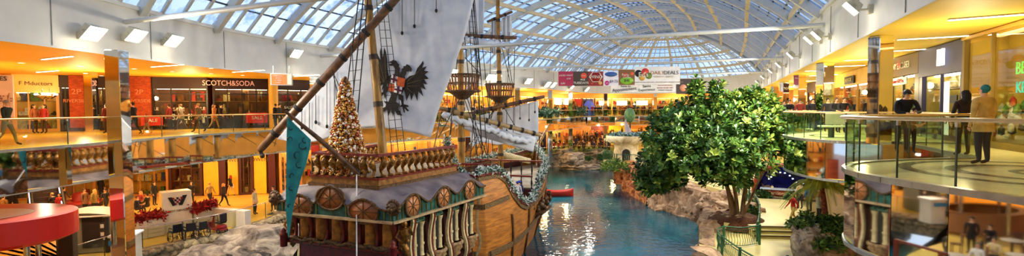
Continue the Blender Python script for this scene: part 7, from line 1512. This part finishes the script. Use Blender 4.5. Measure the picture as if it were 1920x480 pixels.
# cafe
for i, (x, y, c, h, lb) in enumerate([(-9.3, 14.95, (214, 160, 190), 'dark', 'long haired person in pink top seated at the cafe'), (-9.9, 13.7, (240, 236, 226), 'dark', 'long haired person in white seated at the cafe'), (-11.6, 13.8, (236, 214, 160), 'brown', 'person in cream shirt seated at the cafe'), (-11.5, 16.2, (90, 50, 150), 'dark', 'person in purple top seated at the cafe'), (-12.2, 17.0, (200, 30, 30), 'black', 'person in red top seated by the cafe pillar'), (-14.5, 15.0, (30, 28, 32), 'dark', 'person in black seated at the back of the cafe')]):
    person(V((x, y, 0)), facing(1, .1), lb, ('sit', 2) if i < 2 else ('sit', 0), h, c, (40, 40, 56))
person(V((-8.2, 16.0, 0)), FLt, 'ginger haired person in grey brown coat standing at the terrace fence', ('stand', 1), 'red', (90, 80, 66), (50, 44, 50)); person(V((-13.2, 15.2, 0)), FR, 'person in black coat standing between cafe tables', ('stand', 1), 'black', (24, 22, 24), (30, 28, 32))
# crowds
CT = [(30, 26, 30), (24, 22, 26), (60, 40, 36), (120, 30, 30), (40, 44, 70), (90, 70, 50), (170, 50, 40), (50, 50, 50), (200, 180, 150), (30, 60, 60), (140, 90, 40)]
keys = [('stand', 0), ('stand', 1), ('stand', 2), ('walk', 1), ('lean', 0), ('lean', 2)]
RR = random.Random(21)
def along_inset(px, ins):
    e = onpoly(px, EDGE); i = min(range(len(EDGE)), key=lambda k: (EDGE[k] - e).length); return e + (OUT[i] - EDGE[i]).normalized() * ins
x = 988.
while x < 1440:
    p = along_inset(x, .5 + RR.random() * 1.5)
    if any((p - (EDGE[c_] + (OUT[c_] - EDGE[c_]).normalized() * .8)).length < .75 for c_ in (28, 32, 36, 40, 43, 46, 49, 52)): x += 3; continue
    person(zz(p, ZU), facing(-p.x, -p.y) + RR.gauss(0, .4), 'onlooker in winter clothes crowding the glass railing of the far upper walkway', keys[RR.randrange(6)], ['dark', 'brown', 'black', 'blond'][RR.randrange(4)], CT[RR.randrange(len(CT))], (40, 38, 46), skin=RR.randrange(3), sc=.93 + RR.random() * .12, group='crowd on the far upper walkway')
    x += 4.2 + RR.random() * 3.4
tiers = MB(); 
for k in range(5):
    a_ = W(1000, 200, 82.4 + k * 1.5); b_ = W(1245, 200, 82.4 + k * 1.5); tiers.slab([V((a_.x, a_.y, 0)), V((b_.x, b_.y, 0)), V((b_.x, b_.y + 8.5 - k * 1.5, 0)), V((a_.x, a_.y + 8.5 - k * 1.5, 0))], (0, 0, .42 * (k + 1)))
struct(tiers, 'floor_far_terraces', floorD, 'broad yellow terrace steps of the far lower walkway')
for i in range(120):
    px = 1003 + RR.random() * 238; k_ = i % 5; Y = 81.6 + k_ * 1.5 + RR.random() * .7; p = W(px, 200, Y)
    person(zz(p, .42 * k_), RR.random() * 6.28, 'shopper in winter clothes standing in the crowd on the far lower walkway', keys[RR.randrange(4)], ['dark', 'brown', 'black', 'blond'][RR.randrange(4)], CT[RR.randrange(len(CT))], (40, 38, 46), skin=RR.randrange(3), sc=.95 + RR.random() * .12, group='crowd on the far lower walkway')
for i in range(16):
    px = 1000 + i * 9.5; e = None; p = W(px, 200, 79.2 if px > 1010 else 78.5)
    person(zz(p, 0), FC + RR.gauss(0, .4), 'onlooker at the water railing of the far lower walkway', keys[RR.randrange(6)], 'dark', CT[RR.randrange(len(CT))], (40, 38, 46), group='onlookers at the far water railing')
x = 842.
while x < 990:
    p = along_inset(x, .6 + RR.random() * 1.2); person(zz(p, ZU), facing(-p.x, -p.y), 'onlooker behind the rigging on the far upper walkway', keys[RR.randrange(6)], 'dark', CT[RR.randrange(len(CT))], (40, 38, 46), group='onlookers behind the rigging'); x += 8 + RR.random() * 7
far_rail = [p for p in lagL if p.y > 70]
glassrail([p + V((-.2, .3, 0)) for p in far_rail], 0, 'glass_railing', 'glass railing at the water edge of the far lower walkway', glG, 2., 1.05, steelp, .06)

for i, (px, lb) in enumerate([(1032, 'shaggy green and white festive swag on the far upper railing below the menu screens'), (1087, 'shaggy green festive swag on the far upper railing below the blue arch'), (1012, 'shaggy dark green swag on the far upper railing beside the fore yard')]):
    e = onpoly(px, EDGE); e = e * .996; leafy([zz(e, ZU + .95) + V((-.9, -.3, 0)), zz(e, ZU + .75), zz(e, ZU + .95) + V((.9, .2, 0))], .4, 200, [pinel, pine, pine], 'festive_swag', lb, 'garland', .3, 3)
# floodlight lamps: real light leaving each lens
for i, (p, z, n) in enumerate(FL):
    l = bpy.data.lights.new('flood_beam', 'AREA'); l.energy = (560 if i < 7 else 220) if i < 12 else 800; l.color = (1, .93, .78); l.shape = 'RECTANGLE'; l.size = .5; l.size_y = .4
    o = bpy.data.objects.new('flood_beam', l); COL.objects.link(o); o.location = zz(p + n * .95, z - .3)
    d = (n * .8 + V((0, 0, -.75))).normalized(); o.rotation_euler = d.to_track_quat('-Z', 'Y').to_euler()
    if i % 2 == 0 or i > 11:
        l2 = bpy.data.lights.new('flood_spill', 'POINT'); l2.energy = 35; l2.color = (1, .93, .75); l2.shadow_soft_size = .15; o2 = bpy.data.objects.new('flood_spill', l2); COL.objects.link(o2); o2.location = zz(p + n * .9, z - .35)
# ================================================================ LIGHT
w = bpy.data.worlds.new('sky'); SC.world = w; w.use_nodes = True
nt = w.node_tree; bg = nt.nodes['Background']
tc = nt.nodes.new('ShaderNodeTexCoord'); nz = nt.nodes.new('ShaderNodeTexNoise'); nz.inputs['Scale'].default_value = 3; nz.inputs['Detail'].default_value = 5
rp = nt.nodes.new('ShaderNodeValToRGB'); rp.color_ramp.elements[0].color = (.42, .62, 1.0, 1); rp.color_ramp.elements[1].color = (.85, .93, 1.0, 1); rp.color_ramp.elements[0].position = .35; rp.color_ramp.elements[1].position = .65
nt.links.new(tc.outputs['Generated'], nz.inputs[0]); nt.links.new(nz.outputs[0], rp.inputs[0]); nt.links.new(rp.outputs[0], bg.inputs[0]); bg.inputs[1].default_value = 1.3
def area(name, loc, size, power, col, rot=(0, 0, 0), sy=None):
    l = bpy.data.lights.new(name, 'AREA'); l.energy = power; l.color = col; l.shape = 'RECTANGLE'; l.size = size; l.size_y = sy or size
    o = bpy.data.objects.new(name, l); COL.objects.link(o); o.location = loc; o.rotation_euler = rot; return o
WARM = (1., .74, .36); WARMR = (1., .82, .46)
SC.view_settings.view_transform = 'Standard'; SC.view_settings.look = 'None'; SC.view_settings.exposure = 0; SC.view_settings.gamma = 1; SC.view_settings.use_curve_mapping = False
def pt(name, loc, power, col, r=.25):
    l = bpy.data.lights.new(name, 'POINT'); l.energy = power; l.color = col; l.shadow_soft_size = r
    o = bpy.data.objects.new(name, l); COL.objects.link(o); o.location = loc; return o
# fill lights without fixtures, added between edge and shop fronts to brighten the galleries
mid = lambda i, k=.5: EDGE[i].lerp(OUT[i], k)
for i in range(2, NLR, 3):
    if EDGE[i].y < 3: continue
    pt('gallery_fill', zz(mid(i, .55), 8.0), 430, WARM, .15)
for i in range(NLR + 1, nE, 2):
    pt('gallery_fill', zz(mid(i, .45), 8.0), 260, WARMR, .15)
for i in range(2, NLR, 3):
    if EDGE[i].y < 3: continue
    pt('lower_fill', zz(EDGE[i].lerp(LLo[i], .5), 3.5), 480, WARM, .15)  # unseen fill lights added to brighten the lower walk

for q in ((-21.4, 22.4, 4.0), (-18.7, 23.2, 4.0), (-21.5, 26, 3.9), (-18.4, 30, 3.9)): pt('kiosk_fill', q, 130, (1, .84, .6), .12)  # extra fill lights, no fixtures, added to brighten kiosk and booth
